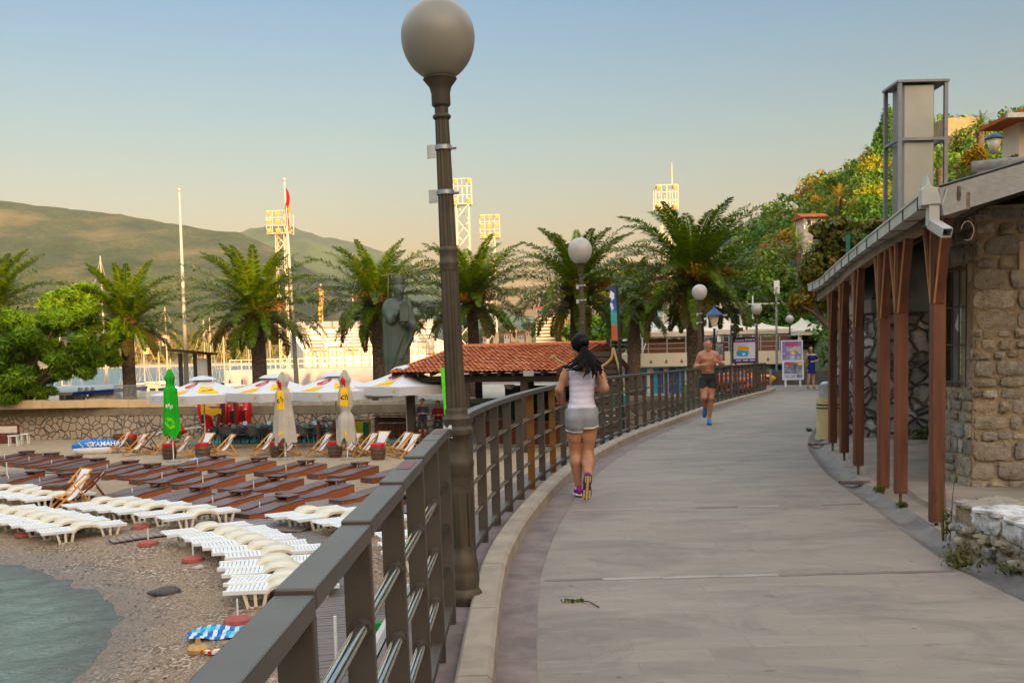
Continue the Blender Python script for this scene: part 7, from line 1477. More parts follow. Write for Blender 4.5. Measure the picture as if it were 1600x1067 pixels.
tower(722,282,560,102,19,28,38,'cream lattice tower with an open cage top, just right of the big lamp',.4,2,2)
tower(765,338,560,116,15,30,34,'cream lattice floodlight tower with nine lamps, right of the cage tower',.4,3,3)
tower(1040,292,575,68,13,34,36,'cream lattice tower with an aerial rising behind the largest palm',-.9,2,2)
p=A(1050,254,68); b=A(1050,292,68); m=MB(); m.lathe([(.05,0),(.02,p.z-b.z)],n=6); o=m.build('aerial',GLD); o.location=b; tag(o,'thin aerial rod on top of the lattice tower behind the palm','aerial')
# ================================================================ STADIUM AND QUAY
QM=M('pink_grey_concrete',(.42,.37,.35),.85,.08,1,grime=.2); SW=M('white_stand',(.72,.66,.56),.7,.05,1); GRR=M('grey_roof_band',(.34,.31,.29),.8,.1)
qz=.55; m=MB(); a=A(352,573,104); b=A(720,560,108); m.add([(a.x,104,qz),(b.x+30,110,qz),(b.x+30,140,qz),(a.x+6,140,qz),(a.x,104,SEAZ-1),(b.x+30,110,SEAZ-1),(b.x+30,140,SEAZ-1),(a.x+6,140,SEAZ-1)],[(0,1,2,3),(4,5,1,0),(7,4,0,3)]); q=tag(m.build('quay',QM),'long pinkish concrete quay wall in front of the white stands','quay')
st_=thing('stadium_stand','white stepped spectator stand of the waterside pool, catching the sun','grandstand',(A(560,550,112).x,112,qz))
xl,xr=A(478,560,112).x,A(668,556,112).x; zb_=A(560,553,112).z; ztp=A(560,513,121).z; m=MB(); nr2=9
for i in range(nr2):
    y=112+9.0*i/nr2; z=zb_+(ztp-zb_)*i/(nr2-1); m.bx((xl-.42*i,y,z-.5),(xr+.0,y+1.02,z)); 
m.build('terrace_steps',SW,st_,world=True)
for i in range(1,nr2):
    y=112+9.0*i/nr2; z=zb_+(ztp-zb_)*i/(nr2-1); m=MB(); rs=np.random.RandomState(i); x=xl-.42*i+.7
    while x<xr-1: 
        w=1.3+1.2*rs.rand(); 
        if rs.rand()<.8: m.bx((x,y+.35,z+.02),(x+w,y+.75,z+.16))
        x+=w+.35+(1.5 if rs.rand()<.12 else 0)
    m.build('seat_row',M('brown_seat',(.25,.17,.13),.7,.2),st_,world=True)
m=MB(); m.add([(xl,111.95,qz),(xl,112.2,zb_+.3),(xl-.42*9,121,ztp+.4),(xl-.42*9,121,qz)],[(0,1,2,3)]); m.beam((xl,112,zb_+.2),(xl-.42*9,121,ztp+.35),.5,.35); m.build('side_wall',SW,st_,world=True); m=MB(); m.bx((xl-3.8,121.2,ztp-.2),(xr,122,ztp+.9)); m.build('back_parapet',GRR,st_,world=True); m=MB(); m.bx((xl,111.2,qz+.02),(xr,111.9,zb_-.1)); m.build('base_wall',SW,st_,world=True)
m=MB(); n=16
for i in range(n): x=xl+(xr-xl)*i/(n-1); m.bx((x-.06,111.0,qz),(x+.06,111.15,zb_+.7))
m.bx((xl,111.0,zb_+.64),(xr,111.1,zb_+.72)); m.bx((xl,111.0,zb_+.1),(xr,111.1,zb_+.17)); m.build('front_railing',M('ochre_paint',(.55,.36,.16),.6,.1),st_,world=True)
m=MB(); [m.beam((xl+s,111.3,zb_+.1),(xl+s-3.2,120.5,ztp+1.1),.07,.07) for s in (1.2,14,24)]; m.build('stair_rail',M('ochre_paint',(.55,.36,.16)),st_,world=True)
s2=thing('gabled_shed','low white gabled shed right of the statue, lit golden','shed',(A(690,550,114).x,114,qz)); xa,xb=A(655,550,114).x,A(735,550,114).x; z1=A(690,548,114).z;z2=A(668,528,114).z; m=MB(); m.bx((xa,114,qz),(xb,120,z1)); m.build('wall',SW,s2,world=True); m=MB(); m.prism([(xa-.6,z1),(xa+1.6,z2),(xb+.5,z1),(xb+.5,z1-.2),(xa-.6,z1-.2)],113.8,120.2,'y'); m.build('roof',M('pale_roof',(.58,.52,.45),.8),s2,world=True); m=MB(); [m.bx((xa+(xb-xa)*i/7-.06,113.7,qz),(xa+(xb-xa)*i/7+.06,113.8,z1)) for i in range(8)]; m.bx((xa,113.7,z1-.3),(xb,113.8,z1-.2)); m.build('rail',M('ochre_paint',(.55,.36,.16)),s2,world=True)
rl=thing('quay_railing','pale post-and-rail fence along the top of the pink quay','railing',(a.x,104.3,qz)); a2=Vector((a.x+.4,104.35,qz)); b2=Vector((xr+6,109.2,qz)); m=MB(); [m.beam(a2+Vector((0,0,z)),b2+Vector((0,0,z)),.05,.05) for z in(.5,1.0)]; m.build('rail',STEEL,rl,world=True)
for i in range(24): q=a2.lerp(b2,i/23); m=MB(); m.beam(q,q+Vector((0,0,1.05)),.10,.10); m.build('post',M('pale_post',(.6,.48,.34),.7),rl,world=True)
m=MB(); 
for i in range(22): q=a2.lerp(b2,i/21)+Vector((0,-.42,-1.2)); m.bx((q.x-.10,q.y,q.z-.25),(q.x+.06,q.y+.3,q.z+.25))
m.build('drain_slot',M('slot_dark',(.08,.07,.065),.9),rl,world=True)
# ================================================================ BOATS
HULL=M('boat_white',(.72,.68,.60),.35,.05,2,spec=.5); MAST=M('mast_cream',(.46,.37,.25),.5,.06,2); CABW=M('cabin_cream',(.66,.56,.40),.5,.1)
def boat(lab,u,Y,vt=None,L=7,col=HULL,cabin=False,rz=0,cover=None,spreader=True):
    x=A(u,590,Y).x; t=thing('sailing_boat' if vt else 'motor_boat',lab,'boat',(x,Y,SEAZ),rz,'boats moored in the harbour'); m=MB(); n=12;vs=[]
    for i in range(n+1):
        s=i/n; w=1.15*(1-max(0,(s-.35)/.65)**2.2)*(.85+.15*min(1,s*4)); h=.75+.35*s; xx=(s-.5)*L; vs+=[(xx,-w,h),(xx,-w*.75,.15),(xx,0,-.25),(xx,w*.75,.15),(xx,w,h)]
    m.add(vs,[(j*5+i,j*5+i+1,(j+1)*5+i+1,(j+1)*5+i) for j in range(n) for i in range(4)]+[(j*5,(j+1)*5,(j+1)*5+4,j*5+4) for j in range(n)]+[(0,4,3,2,1)]); m.build('hull',col,t,auto=35)
    m=MB(); ch=1.5 if cabin else .55; m.prism([(-L*.22,.85),(L*.22,1.0),(L*.16,.85+ch*.75),(L*.02,.85+ch),(-L*.2,.85+ch)],-.75,.75,'y'); m.build('cabin',CABW if cabin else HULL,t,auto=30)
    m=MB(); [m.bx((-L*.15+L*.13*i,-.77,.85+ch*.45),(-L*.15+L*.13*i+L*.09,.77,.85+ch*.8)) for i in range(3 if cabin else 2)]; m.build('window',WIND,t)
    if vt is not None:
        Hm=A(u,vt,Y).z-SEAZ; m=MB(); m.lathe([(.08,.8),(.06,Hm)],c=(L*.05,0,0),n=6); m.build('mast',MAST,t); m=MB(); m.beam((L*.05,0,1.9),(-L*.42,0,1.85),.10,.12); m.build('boom',MAST,t); m=MB(); [m.beam((L*.05,0,Hm*.98),(e,0,1.1),.026,.026) for e in(L*.48,-L*.48)]; [m.beam((L*.05,0,Hm*.9),(L*.05,e,1.0),.026,.026) for e in(-1.1,1.1)]; 
        if spreader: m.beam((L*.05,-1.0,Hm*.55),(L*.05,1.0,Hm*.55),.05,.04)
        m.build('rigging',MAST,t); m=MB(); m.tube([(L*.02,0,2.05),(-L*.38,0,2.0)],[.20,.10],8); m.build('furled_sail',cover or NAVY,t)
    return t
BOATS=[(160,400,92,'tall-masted sailing boat behind the bushy pine'),(198,470,104,'sailing boat behind the palm beside the pine'),(222,518,112,'sailing boat right of the palm trunk, first mast'),(213,500,120,'sailing boat close right of the palm trunk, slightly farther'),(245,545,118,'short-masted sailing boat left of the green closed parasol'),(257,480,122,'sailing boat behind the right fronds of the palm'),(318,500,110,'sailing boat right of the tall bare flagpole, first of a pair'),(327,497,114,'sailing boat right of the tall bare flagpole, second of a pair'),(355,526,100,'little sailing boat with a low mast before the wooded shore'),(385,505,112,'sailing boat just left of the middle palm trunk'),(390,518,126,'farther sailing boat just left of the middle palm trunk'),(421,515,128,'sailing boat between the middle palm and the lattice tower'),(264,560,130,'smallest far sailing boat behind the green parasol'),(100,520,110,'sailing boat mostly hidden behind the pine')]
for i,(u,v,Y,lab) in enumerate(BOATS): boat(lab,u,Y,v,6.5+1.5*((i*3)%4)/3,rz=[.2,1.2,-.4,2.6,.8][i%5],cover=[NAVY,M('tan_cover',(.42,.34,.25),.8),HULL][i%3])
for i,(u,Y,lab) in enumerate([(108,88,'white cabin boat under the pine branches'),(128,86,'white motor boat with a low wheelhouse left of the palm'),(152,90,'cream wheelhouse boat with square windows behind the navy awning'),(238,96,'tan covered motor boat right of the bar fence'),(296,92,'white motor boat behind the dark timber shelter'),(345,94,'white motor boat right of the timber shelter'),(270,98,'small white launch behind the green parasol'),(362,98,'small launch under the end of the pink quay'),(222,92,'white launch beside the bar fence')]): boat(lab,u,Y,None,6,cabin=i in(0,2,3,4),rz=[.3,-.5,1.0,.1,2.8][i%5],col=M('tan_cover',(.42,.34,.25)) if i==3 else HULL)
# ================================================================ STATUE
BRZ=M('verdigris_bronze',(.060,.082,.072),.6,.25,1.2,.3,.02,.35,.5,col2=(.11,.12,.09),grime=.4)
SY=52.0; stt=thing('statue','big green bronze statue of a robed and crowned king holding a model','statue',(A(622,600,SY).x,SY,-.8)); k=SY/FPX
S_=lambda u,v,dy=0:tuple(A(u,v,SY+dy))
def sg(a,b,ra,rb,sq=None,**q): return seg(a,b,ra*k,rb*k,sq,**q)
prim=[sg(S_(620,490),S_(621,560),20,18.5,((0,1,0),.75)),sg(S_(621,560),S_(623,622),18.5,15.5,((0,1,0),.75)),sg(S_(612,480,.1),S_(630,480,.1),14,13,((0,1,0),.8)),sg(S_(606,482),S_(606,545),7,7.5),sg(S_(606,545),S_(611,620),7,5),sg(S_(636,482),S_(644,512,-.1),8,8),sg(S_(644,512,-.1),S_(632,504,-.75),7,5),sg(S_(606,486),S_(612,500,-.5),9,7),sg(S_(612,500,-.5),S_(620,490,-.75),5,4),sg(S_(644,510,-.2),S_(640,538,-.2),7,3),sg(S_(622,466),S_(622,455),6,6.5),sg(S_(623,451,-.02),S_(624,457,-.06),9.2,7.4),sg(S_(625,459,-.1),S_(625.5,466,-.16),5.2,3.2),sg(S_(627,453,-.3),S_(628,456,-.36),1.6,1.7),sg(S_(628,440),S_(628,440),.1,.1)]
for q in range(7): u=600+6.5*q; prim.append(sg(S_(u,500,-.42+.05*abs(q-3)),S_(u+(610-u)*.12+3,612,-.36+.06*abs(q-3)),1.9,2.3,k=.04))
prim+=[sg(S_(630,520,-.55),S_(612,575,-.45),2.2,1.8,k=.04),sg(S_(640,530,-.35),S_(628,560,-.5),2.2,1.6,k=.04)]
solid('figure',prim,BRZ,stt,h=.045,k=.12)
m=MB(); c=Vector(S_(622.5,440))-stt.location; r=9.3*k; m.lathe([(r*.98,-.10),(r*1.05,0),(r*1.12,.16)],c=tuple(c),n=20,cap=False)
for a in range(9): an=a*2*pi/9; m.beam((c.x+r*1.1*math.cos(an),c.y+r*1.1*math.sin(an),c.z+.1),(c.x+r*1.25*math.cos(an),c.y+r*1.25*math.sin(an),c.z+.32),.16,.05,up=(math.cos(an),math.sin(an),0))
m.build('crown',BRZ,stt); m=MB(); c=Vector(S_(632,490,-.85))-stt.location; m.box(c,(.42,.36,.75)); m.prism([(c.x-.26,c.z+.37),(c.x+.26,c.z+.37),(c.x,c.z+.62)],c.y-.2,c.y+.2,'y'); m.box(c+Vector((.12,0,.55)),(.14,.14,.6)); m.build('church_model',BRZ,stt); m=MB(); m.beam(Vector(S_(606,470,.2))-stt.location,Vector(S_(607,427,.2))-stt.location,.05,.05); m.beam(Vector(S_(595,431,.2))-stt.location,Vector(S_(619,427,.2))-stt.location,.05,.05); m.build('cross',BRZ,stt); m=MB(); m.bx((-.9,-.8,-.2),(.9,.8,Vector(S_(622,606)).z+.8)); m.build('plinth',CONC,stt)
# ================================================================ FAR TOWN
house('long cream apartment block with seven floors of white balconies on the far shore',838,868,494,536,700,12,0,1,1,cat='apartment block')
ap=[o for o in bpy.data.objects if o.get('label','').startswith('long cream apartment')][0]; a=A(838,536,700);b=A(868,494,700); W_=b.x-a.x;h=b.z-a.z
BALC=M('balcony_white',(.72,.64,.50),.8); BSH=M('balcony_shade',(.22,.15,.10),.8)
for f in range(8): m=MB(); m.bx((-W_/2,-1.4,h*f/8+.2),(W_/2,-.08,h*f/8+1.1)); m.build('balcony',BALC,ap); m=MB(); m.bx((-W_/2,-.079,h*f/8+1.1),(W_/2,-.03,h*(f+1)/8-.1)); m.build('loggia',BSH,ap)  # dark strips between the balconies paint in the shade of the recesses
for i,(u0,u1,vt,vb,lab) in enumerate([(872,888,492,536,'yellow stair tower block beside the far apartment block'),(889,899,500,536,'narrow yellow block right of the far stair tower')]):
    house(lab,u0,u1,vt,vb,705,12,0,3,7,mat=M('yellow_plaster',(.68,.44,.10),.9,.1,.1),cat='apartment block')
hr2=random.Random(3); FT=['orange-roofed far house','pale far house','cream far house with red roof','low far house','tall far house','white far house']
for i,(u,v,w) in enumerate([(792,527,9),(803,521,10),(815,528,9),(826,522,9),(760,532,10),(775,526,9),(845,486,16),(866,482,13),(884,486,12),(712,538,8),(240,536,9),(228,541,8),(932,500,14),(1028,452,12),(256,528,6),(372,512,3)]):
    Yh=900 if u<780 or u>1020 else 760
    if u==1028: Yh=130
    if u==932: Yh=140
    house(f'{FT[i%6]} {["left of the town block","low left of the town block","beside the far block","under the far block","behind the near lamp","right of the near lamp","on top above the balconies","above the yellow tower","high above the yellow tower","far left of the town","on the wooded far shore","lower on the wooded far shore","in the trees by the second lamp","lit behind the lattice tower","behind the palm tip","alone on the far wooded crest"][i]}',u-w/2,u+w/2,v-4,v+5,Yh,10,.25,2,1,mat=[PLA,M('apricot_plaster',(.66,.46,.28),.9,.1,.1)][i%2])
# far wood on the opposite shore (one mass)
V_=[];Q_=[];b_=0;mi_=[]; rs0=np.random.RandomState(77)
for i in range(560):
    u=rs0.uniform(130,800) if i<470 else rs0.uniform(800,1050); Yd=rs0.uniform(885,1090); x=(u-800)/FPX*Yd; z=float(far_z(np.array([x]),np.array([Yd]))[0]); s=rs0.uniform(4.2,7.5)
    V,Q=crownmesh([((x+rs0.randn()*s*.35,Yd+rs0.randn()*s*.3,z+s*(.4+.8*rs0.rand())),(s*.55,s*.55,s*.62)) for _ in range(4)],110,1.25,i,.7,.4); V_.append(V);Q_.append(Q+b_);b_+=len(V);mi_.append(np.full(len(Q),rs0.choice([0,1,2,2,3,3])))
FARM=[leafmat('far_leaf_a',[(.05,.06,.015),(.12,.12,.03)],.1,.8,.02),leafmat('far_leaf_b',[(.06,.075,.015),(.13,.14,.03)],.1,.8,.02),leafmat('far_leaf_c',[(.10,.10,.02),(.20,.17,.035)],.1,.8,.02),leafmat('far_leaf_d',[(.14,.10,.02),(.24,.17,.04)],.1,.8,.02)]
tag(npmesh('far_forest',np.concatenate(V_),np.concatenate(Q_),FARM,None,np.concatenate(mi_)),'golden-green wood covering the far shore across the harbour','forest',kind='stuff')
# ================================================================ BEACH CLUB ON THE RIGHT
CY=63.0; bcl=thing('beach_club','long white beach club terrace with blue cabin doors below and a glass pavilion above','beach club',(A(1100,560,CY).x,CY,-2.3)); LZ=-2.3
CRM=M('cream_render',(.66,.58,.46),.85,.06,.6,grime=.12); BLU1=M('deep_blue_door',(.006,.075,.26),.5,.12,2); BLU2=M('pale_blue_door',(.06,.27,.46),.5,.12,2); GLS=M('pavilion_glass',(.05,.055,.055),.12,.4,.4,spec=.6)
xa,xb=A(955,560,CY).x,A(1345,556,CY).x; zt=A(1060,551,CY).z; zm=A(1060,572,CY).z
m=MB(); m.bx((xa,CY,zm),(xb,CY+14,zt)); m.build('parapet',CRM,bcl,world=True); m=MB(); m.bx((xa,CY+.6,LZ),(xb,CY+14,zm-.002)); m.build('ground_wall',CRM,bcl,world=True)
n=0; u=977
for (u0,u1,two) in [(978,988,0),(996,1013,1),(1023,1039,1),(1047,1073,1),(1082,1090,0),(1098,1112,1),(1122,1140,1),(1190,1200,0),(1208,1229,1),(1240,1256,1),(1262,1278,0)]:
    x0,x1=A(u0,590,CY).x,A(u1,590,CY).x; mid=(x0+x1)/2 if two else x1
    m=MB(); m.bx((x0,CY+.55,LZ+.05),(mid-.02,CY+.595,zm-.12)); m.build('door',BLU2 if (n%2==0 and two) else BLU1,bcl,world=True)
    if two: m=MB(); m.bx((mid+.02,CY+.55,LZ+.05),(x1,CY+.595,zm-.12)); m.build('door',BLU1 if n%2==0 else BLU2,bcl,world=True)
    n+=1
m=MB(); 
for u in (993,1017,1041,1065,1155,1200,1225,1250): x=A(u,563,CY).x; m.add([(x-.10,CY-.012,zt-.62),(x+.10,CY-.012,zt-.62),(x+.02,CY-.012,zt-.40),(x-.02,CY-.012,zt-.40)],[(0,1,2,3)])
m.build('spout_mark',M('spout_dark',(.16,.12,.09),.9),bcl,world=True)
m=MB(); 
for z in (.28,.58,.92): m.bx((xa,CY+.05,zt+z-.02),(xb,CY+.09,zt+z+.02))
m.build('terrace_rail',STEEL,bcl,world=True); m=MB(); x=xa
while x<xb: m=MB(); m.bx((x-.03,CY+.04,zt),(x+.03,CY+.10,zt+.95)); m.build('rail_post',STEEL,bcl,world=True); x+=1.15
m=MB(); BS=M('brown_slats',(.17,.085,.055),.8,.35,3,stretch=(8,1,.6)); x0_,x1_=A(998,545,CY).x,A(1085,545,CY).x; m.bx((x0_,CY+.5,zt),(x1_,CY+.55,zt+.85)); m.build('brown_screen',BS,bcl,world=True); m=MB(); x0_,x1_=A(1185,545,CY).x,A(1340,545,CY).x; m.bx((x0_,CY+.5,zt),(x1_,CY+.55,zt+.85)); m.build('brown_screen',BS,bcl,world=True)
# upper glass pavilion
PY=72; x0_,x1_=A(1042,500,PY).x,A(1164,500,PY).x; z1=A(1100,474,PY).z; z0=A(1100,483,PY).z; zb=A(1100,525,PY).z
pvn=thing('glass_pavilion','flat-roofed glass pavilion with white frames on the beach club deck','pavilion',((x0_+x1_)/2,PY,zb)); m=MB(); m.bx((x0_,PY-1,z0),(x1_,PY+8,z1)); m.build('roof',CRM,pvn,world=True); m=MB(); m.bx((x0_+.4,PY,zb-2),(x1_-.3,PY+7,z0-.003)); m.build('glazing',GLS,pvn,world=True); m=MB()
for u in (1046,1060,1072,1090,1104,1122,1140,1157): x=A(u,500,PY).x; m.bx((x-.09,PY-.12,zb-2),(x+.09,PY-.01,z0-.004))
for v in (493,): z=A(1100,v,PY).z; m.bx((x0_+.4,PY-.10,z-.06),(x1_-.3,PY-.02,z+.06))
m.build('white_frame',WHITEP,pvn,world=True); m=MB(); m.bx((x1_,PY-.5,A(1190,476,PY).z),(A(1215,476,PY).x,PY-.3,A(1190,474,PY).z)); m.build('roof_beam',CRM,pvn,world=True)
m=MB(); xs=A(1037,480,PY).x; m.add([(xs,PY-2,zb),(x0_,PY-2,z1-.2),(x0_,PY+4,z1-.2),(xs-1.5,PY+4,zb)],[(0,1,2,3)]); m.build('sloping_glass',M('pale_glass',(.34,.37,.35),.2,.1),pvn,world=True)
ic=MB(); p=A(1104,488,PY-.3); 
t=thing('ice_sign','dark sign with pale lettering on the pavilion glass behind the big palm trunk','sign',(p.x,PY-.35,p.z)); m=MB(); m.bx((-1.1,-.03,-.75),(1.0,0,.55)); m.build('board',BLACKP,t); m=MB(); [m.tube([(-.8+.42*i,-.05,.2),(-.6+.42*i,-.05,.3),(-.5+.42*i,-.05,.1)],.05,5) for i in range(4)]; [m.box((-.7+.3*i,-.05,-.45),(.2,.02,.12)) for i in range(5)]; m.build('lettering',WHITEP,t)
# tents
TEN=M('tent_canvas',(.62,.54,.44),.9,.06,.6)
for i,(uc,vp,uL,uR,ve,Y,lab) in enumerate([(1045,502,994,1082,521,65.5,'leftmost peaked cream tent over the beach club terrace'),(1092,505,1070,1116,519,67,'cream tent behind the big palm trunk'),(1131,496,1110,1170,517,65.5,'tallest peaked cream tent near the map board'),(1190,504,1165,1232,516,66,'long cream tent right of the map board lamp'),(1252,496,1230,1290,518,64,'large cream tent above the boat trip posters'),(1300,494,1280,1335,517,64.5,'cream tent partly behind the first pergola post')]):
    c=A(uc,vp,Y); l=A(uL,ve,Y); r=A(uR,ve,Y); t=thing('tent',lab,'tent',(c.x,Y,zt),0,'cream tents over the beach club terrace'); ez=l.z-zt; ax=c.z-zt; hw0,hw1=l.x-c.x,r.x-c.x; m=MB()
    def ten(a,b): an=2*pi*a; cx_=max(-1,min(1,1.42*math.cos(an)));sy=max(-1,min(1,1.42*math.sin(an))); x=(hw1 if cx_>0 else -hw0)*cx_; f=b**1.0; return (x*f,2.6*sy*f,ax+(ez-ax)*(f**.62)-.0)
    m.grid(ten,32,10); m.grid(lambda a,b:(ten(a,1)[0],ten(a,1)[1],ez-.28*b),32,1); m.build('canopy',TEN,t,smooth=False,auto=60); m=MB(); [m.lathe([(.05,0),(.05,ez)],c=(x,y,0),n=6) for x in(hw0*.97,hw1*.97) for y in(-2.5,2.5)]; [m.beam((x*.97,-2.5,.1),(x*.75,-2.4,ez-.1),.07,.07) for x in(hw0,hw1)]; m.build('pole',WHITEP,t)
for i,(u0,u1,v0,v1,lab) in enumerate([(1003,1022,520,536,'round green shrub on the terrace left of the lattice tower'),(1018,1044,525,540,'second green shrub on the terrace beside the lattice tower')]):
    broadleaf('shrub',lab,[((u0+u1)/2,(v0+v1)/2,(u1-u0)/2,(v1-v0)/2)],64.2,700,.11,61+i,MGR,(u0+u1)/2,zt,cat='shrub')
m=MB(); a=A(975,532,64);b=A(1010,521,64); m.beam(a,b+Vector((1.5,0,.4)),1.6,.10); tag(m.build('sloping_canopy',WHITEP),'slanting white canopy roof left of the beach club tents','canopy')
for i,(u,v) in enumerate(((1213,505),(1198,507))): pass
p=A(1213,440,58); t=thing('club_pole','thin pole with a white signal plate beside the last boat poster','pole',(p.x,58,-2.2)); Ht=A(1213,440,58).z+2.2; m=MB(); m.lathe([(.07,0),(.06,Ht)],n=8); m.build('pole',STEEL,t); m=MB(); m.bx((-.02,-.06,Ht-.72),(.32,-.02,Ht)) if False else m.bx((-.16,-.09,Ht-.70),(.16,-.07,Ht+.05)); m.build('plate',WHITEP,t); m=MB(); m.lathe([(.07,-.01),(.09,0)],c=(0,-.1,Ht-.35),n=12); m.xf(Matrix.Identity(4)); m.build('ring_mark',M('violet_mark',(.2,.15,.35),.7),t); m=MB(); m.bx((-1.3,-.05,Ht*.62),(0,.05,Ht*.62+.08)); m.build('arm',STEEL,t)
for i,(u,v,Y,lab) in enumerate([(1020,462,66,'thin white pole with a camera left of the pavilion'),(1105,445,68,'thin white mast rising above the pavilion roof'),(1140,455,68,'thin white mast at the right of the pavilion roof'),(1176,462,70,'slim white mast near the dark trees')]):
    p=A(u,v,Y); m=MB(); m.lathe([(.06,0),(.05,p.z-zt+.0)],n=6); 
    if i==0: m.bx((-.5,-.08,(p.z-zt)*.55),(0,.08,(p.z-zt)*.55+.16)); m.bx((-.1,-.08,(p.z-zt)*.35),(.5,.08,(p.z-zt)*.35+.1))
    o=m.build('thin_mast',WHITEP); o.location=(p.x,Y,zt); tag(o,lab,'mast')
# sign boards, posters, banner
def board(lab,name,u0,v0,u1,v1,Y,mat,frame_=BLACKP,cat='sign board',legs=True):
    a=A(u0,v1,Y);b=A(u1,v0,Y); t=thing(name,lab,cat,((a.x+b.x)/2,Y,gz(Y)-.2)); w=b.x-a.x; z0=a.z-t.location.z; z1=b.z-t.location.z; m=MB(); m.bx((-w/2,-.02,z0),(w/2,.02,z1)); m.build('panel',mat,t); m=MB(); e=.05
    for q in ((-w/2-e,-.04,z0-e,-w/2,.04,z1+e),(w/2,-.04,z0-e,w/2+e,.04,z1+e),(-w/2,-.04,z1,w/2,.04,z1+e),(-w/2,-.04,z0-e,w/2,.04,z0)): m.bx(q[:3],q[3:])
    m.build('frame',frame_,t)
    if legs: m=MB(); [m.bx((x-.04,.0,0),(x+.04,.06,z0)) for x in(-w/2+.1,w/2-.1)]; m.build('leg',frame_,t)
    return t,w,z0,z1
def patch(t,nm,w,z0,z1,x0,x1,a0,a1,mat,o=.024):
    m=MB(); X=lambda f:-w/2+w*f; Z=lambda f:z0+(z1-z0)*f; m.add([(X(x0),-o,Z(a0)),(X(x1),-o,Z(a0)),(X(x1),-o,Z(a1)),(X(x0),-o,Z(a1))],[(0,1,2,3)]); return m.build(nm,mat,t)
PUR=M('purple_print',(.09,.035,.22),.6,.1,3); YO=M('amber_print',(.72,.36,.03),.6,.1,3); CYA=M('cyan_print',(.05,.38,.62),.6,.15,3); PAL=M('paper_white',(.68,.70,.76),.6,.04,3)
t,w,z0,z1=board('white beach map board with purple bands and an orange and blue plan','map_board',1146,528,1182,566,44.5,PAL)
patch(t,'band',w,z0,z1,0,1,.83,1,PUR); patch(t,'band',w,z0,z1,0,1,0,.14,PUR); XY=lambda pts,o:[(-w/2+w*a,-o,z0+(z1-z0)*b) for a,b in pts]
m=MB(); m.add(XY([(.16,.48),(.66,.42),(.66,.62),(.22,.70)],.026),[(0,1,2,3)]); m.build('plan_orange',YO,t); m=MB(); m.add(XY([(.13,.30),(.28,.24),(.62,.24),(.66,.45),(.3,.50),(.13,.46)],.028),[(0,1,2,3,4,5)]); m.build('plan_blue',CYA,t); m=MB(); m.add(XY([(.44+.07*math.cos(q*pi/6),.34+.05*math.sin(q*pi/6)) for q in range(12)],.030),[tuple(range(12))]); m.build('plan_spot',WHITEP,t); m=MB(); [m.add(XY([(.08+.1*q,.89),(.15+.1*q,.89),(.15+.1*q,.93),(.08+.1*q,.93)],.028),[(0,1,2,3)]) for q in range(4)]; [m.add(XY([(.5+.11*q,.91),(.58+.11*q,.91),(.58+.11*q,.96),(.5+.11*q,.96)],.028),[(0,1,2,3)]) for q in range(4)]; [m.add(XY([(.1+.3*q,.05),(.32+.3*q,.05),(.32+.3*q,.09),(.1+.3*q,.09)],.028),[(0,1,2,3)]) for q in range(3)]; m.build('lettering',PAL,t)
def photo_mat(nm,seed,cols,sc=3): 
    t=NT(nm); n=t.noise(sc,6,.7,t.co((1,1,1.6))); t.col(t.ramp(n,[(.3+.4*i/(len(cols)-1),c) for i,c in enumerate(cols)])); t.set(.5); return t.m
PH=[photo_mat('boat_photo_a',1,[(.04,.05,.12),(.25,.24,.38),(.55,.5,.5),(.35,.18,.12)]),photo_mat('boat_photo_b',2,[(.02,.03,.08),(.18,.20,.30),(.6,.6,.62)],4),photo_mat('boat_photo_c',3,[(.05,.15,.3),(.4,.5,.6),(.65,.65,.65)],5)]
VIO=M('violet_poster',(.22,.20,.46),.6,.1,3); REDL=M('red_letters',(.55,.02,.06),.6); YELL=M('yellow_star',(.8,.62,.02),.6)
t,w,z0,z1=board('upper boat trip poster with PAJO in red on violet','boat_trip_poster',1222,533,1252,563,45.5,VIO,frame_=PAL,cat='poster',legs=False)
textmesh('PAJO',(z1-z0)*.30,'lettering',REDL,t,frame((0,-.03,z0+(z1-z0)*.84),(1,0,0),(0,0,1)),.002,0,.006)
patch(t,'photo',w,z0,z1,.22,.98,.46,.74,PH[0]); [patch(t,'photo',w,z0,z1,.05+.32*i,.33+.32*i,.02,.26,PH[(i+1)%3]) for i in range(3)]
for i,(x,y,r) in enumerate(((.1,.36,.07),(.56,.37,.14),(.9,.40,.08))): m=MB(); m.add([(-w/2+w*(x+r*math.cos(q*pi/6)),-.03,z0+(z1-z0)*(y+r*.5*math.sin(q*pi/6))) for q in range(12)],[tuple(range(12))]); m.build('yellow_spot',YELL,t)
t2,w,z0,z1=board('lower boat trip poster with PAJO over ship photographs','boat_trip_poster',1224,565,1254,592,45.2,PAL,frame_=PAL,cat='poster',legs=True)
patch(t2,'photo',w,z0,z1,.03,.97,.30,.97,PH[1]); textmesh('PAJO',(z1-z0)*.22,'lettering',REDL,t2,frame((-w*.20,-.04,z0+(z1-z0)*.88),(1,0,0),(0,0,1)),.002,0,.005); m=MB(); m.add([(-w/2+w*(.86+.12*math.cos(q*pi/6)),-.035,z0+(z1-z0)*(.88+.10*math.sin(q*pi/6))) for q in range(12)],[tuple(range(12))]); m.build('yellow_spot',YELL,t2); [patch(t2,'photo',w,z0,z1,.05+.32*i,.33+.32*i,.04,.26,PH[(i+2)%3],.026) for i in range(3)]
t,w,z0,z1=board('red and white notice board just behind the running man','notice_board',1114,536,1130,562,46,PAL,frame_=M('red_frame',(.35,.02,.03),.5)); patch(t,'photo',w,z0,z1,.1,.9,.3,.8,PH[2])
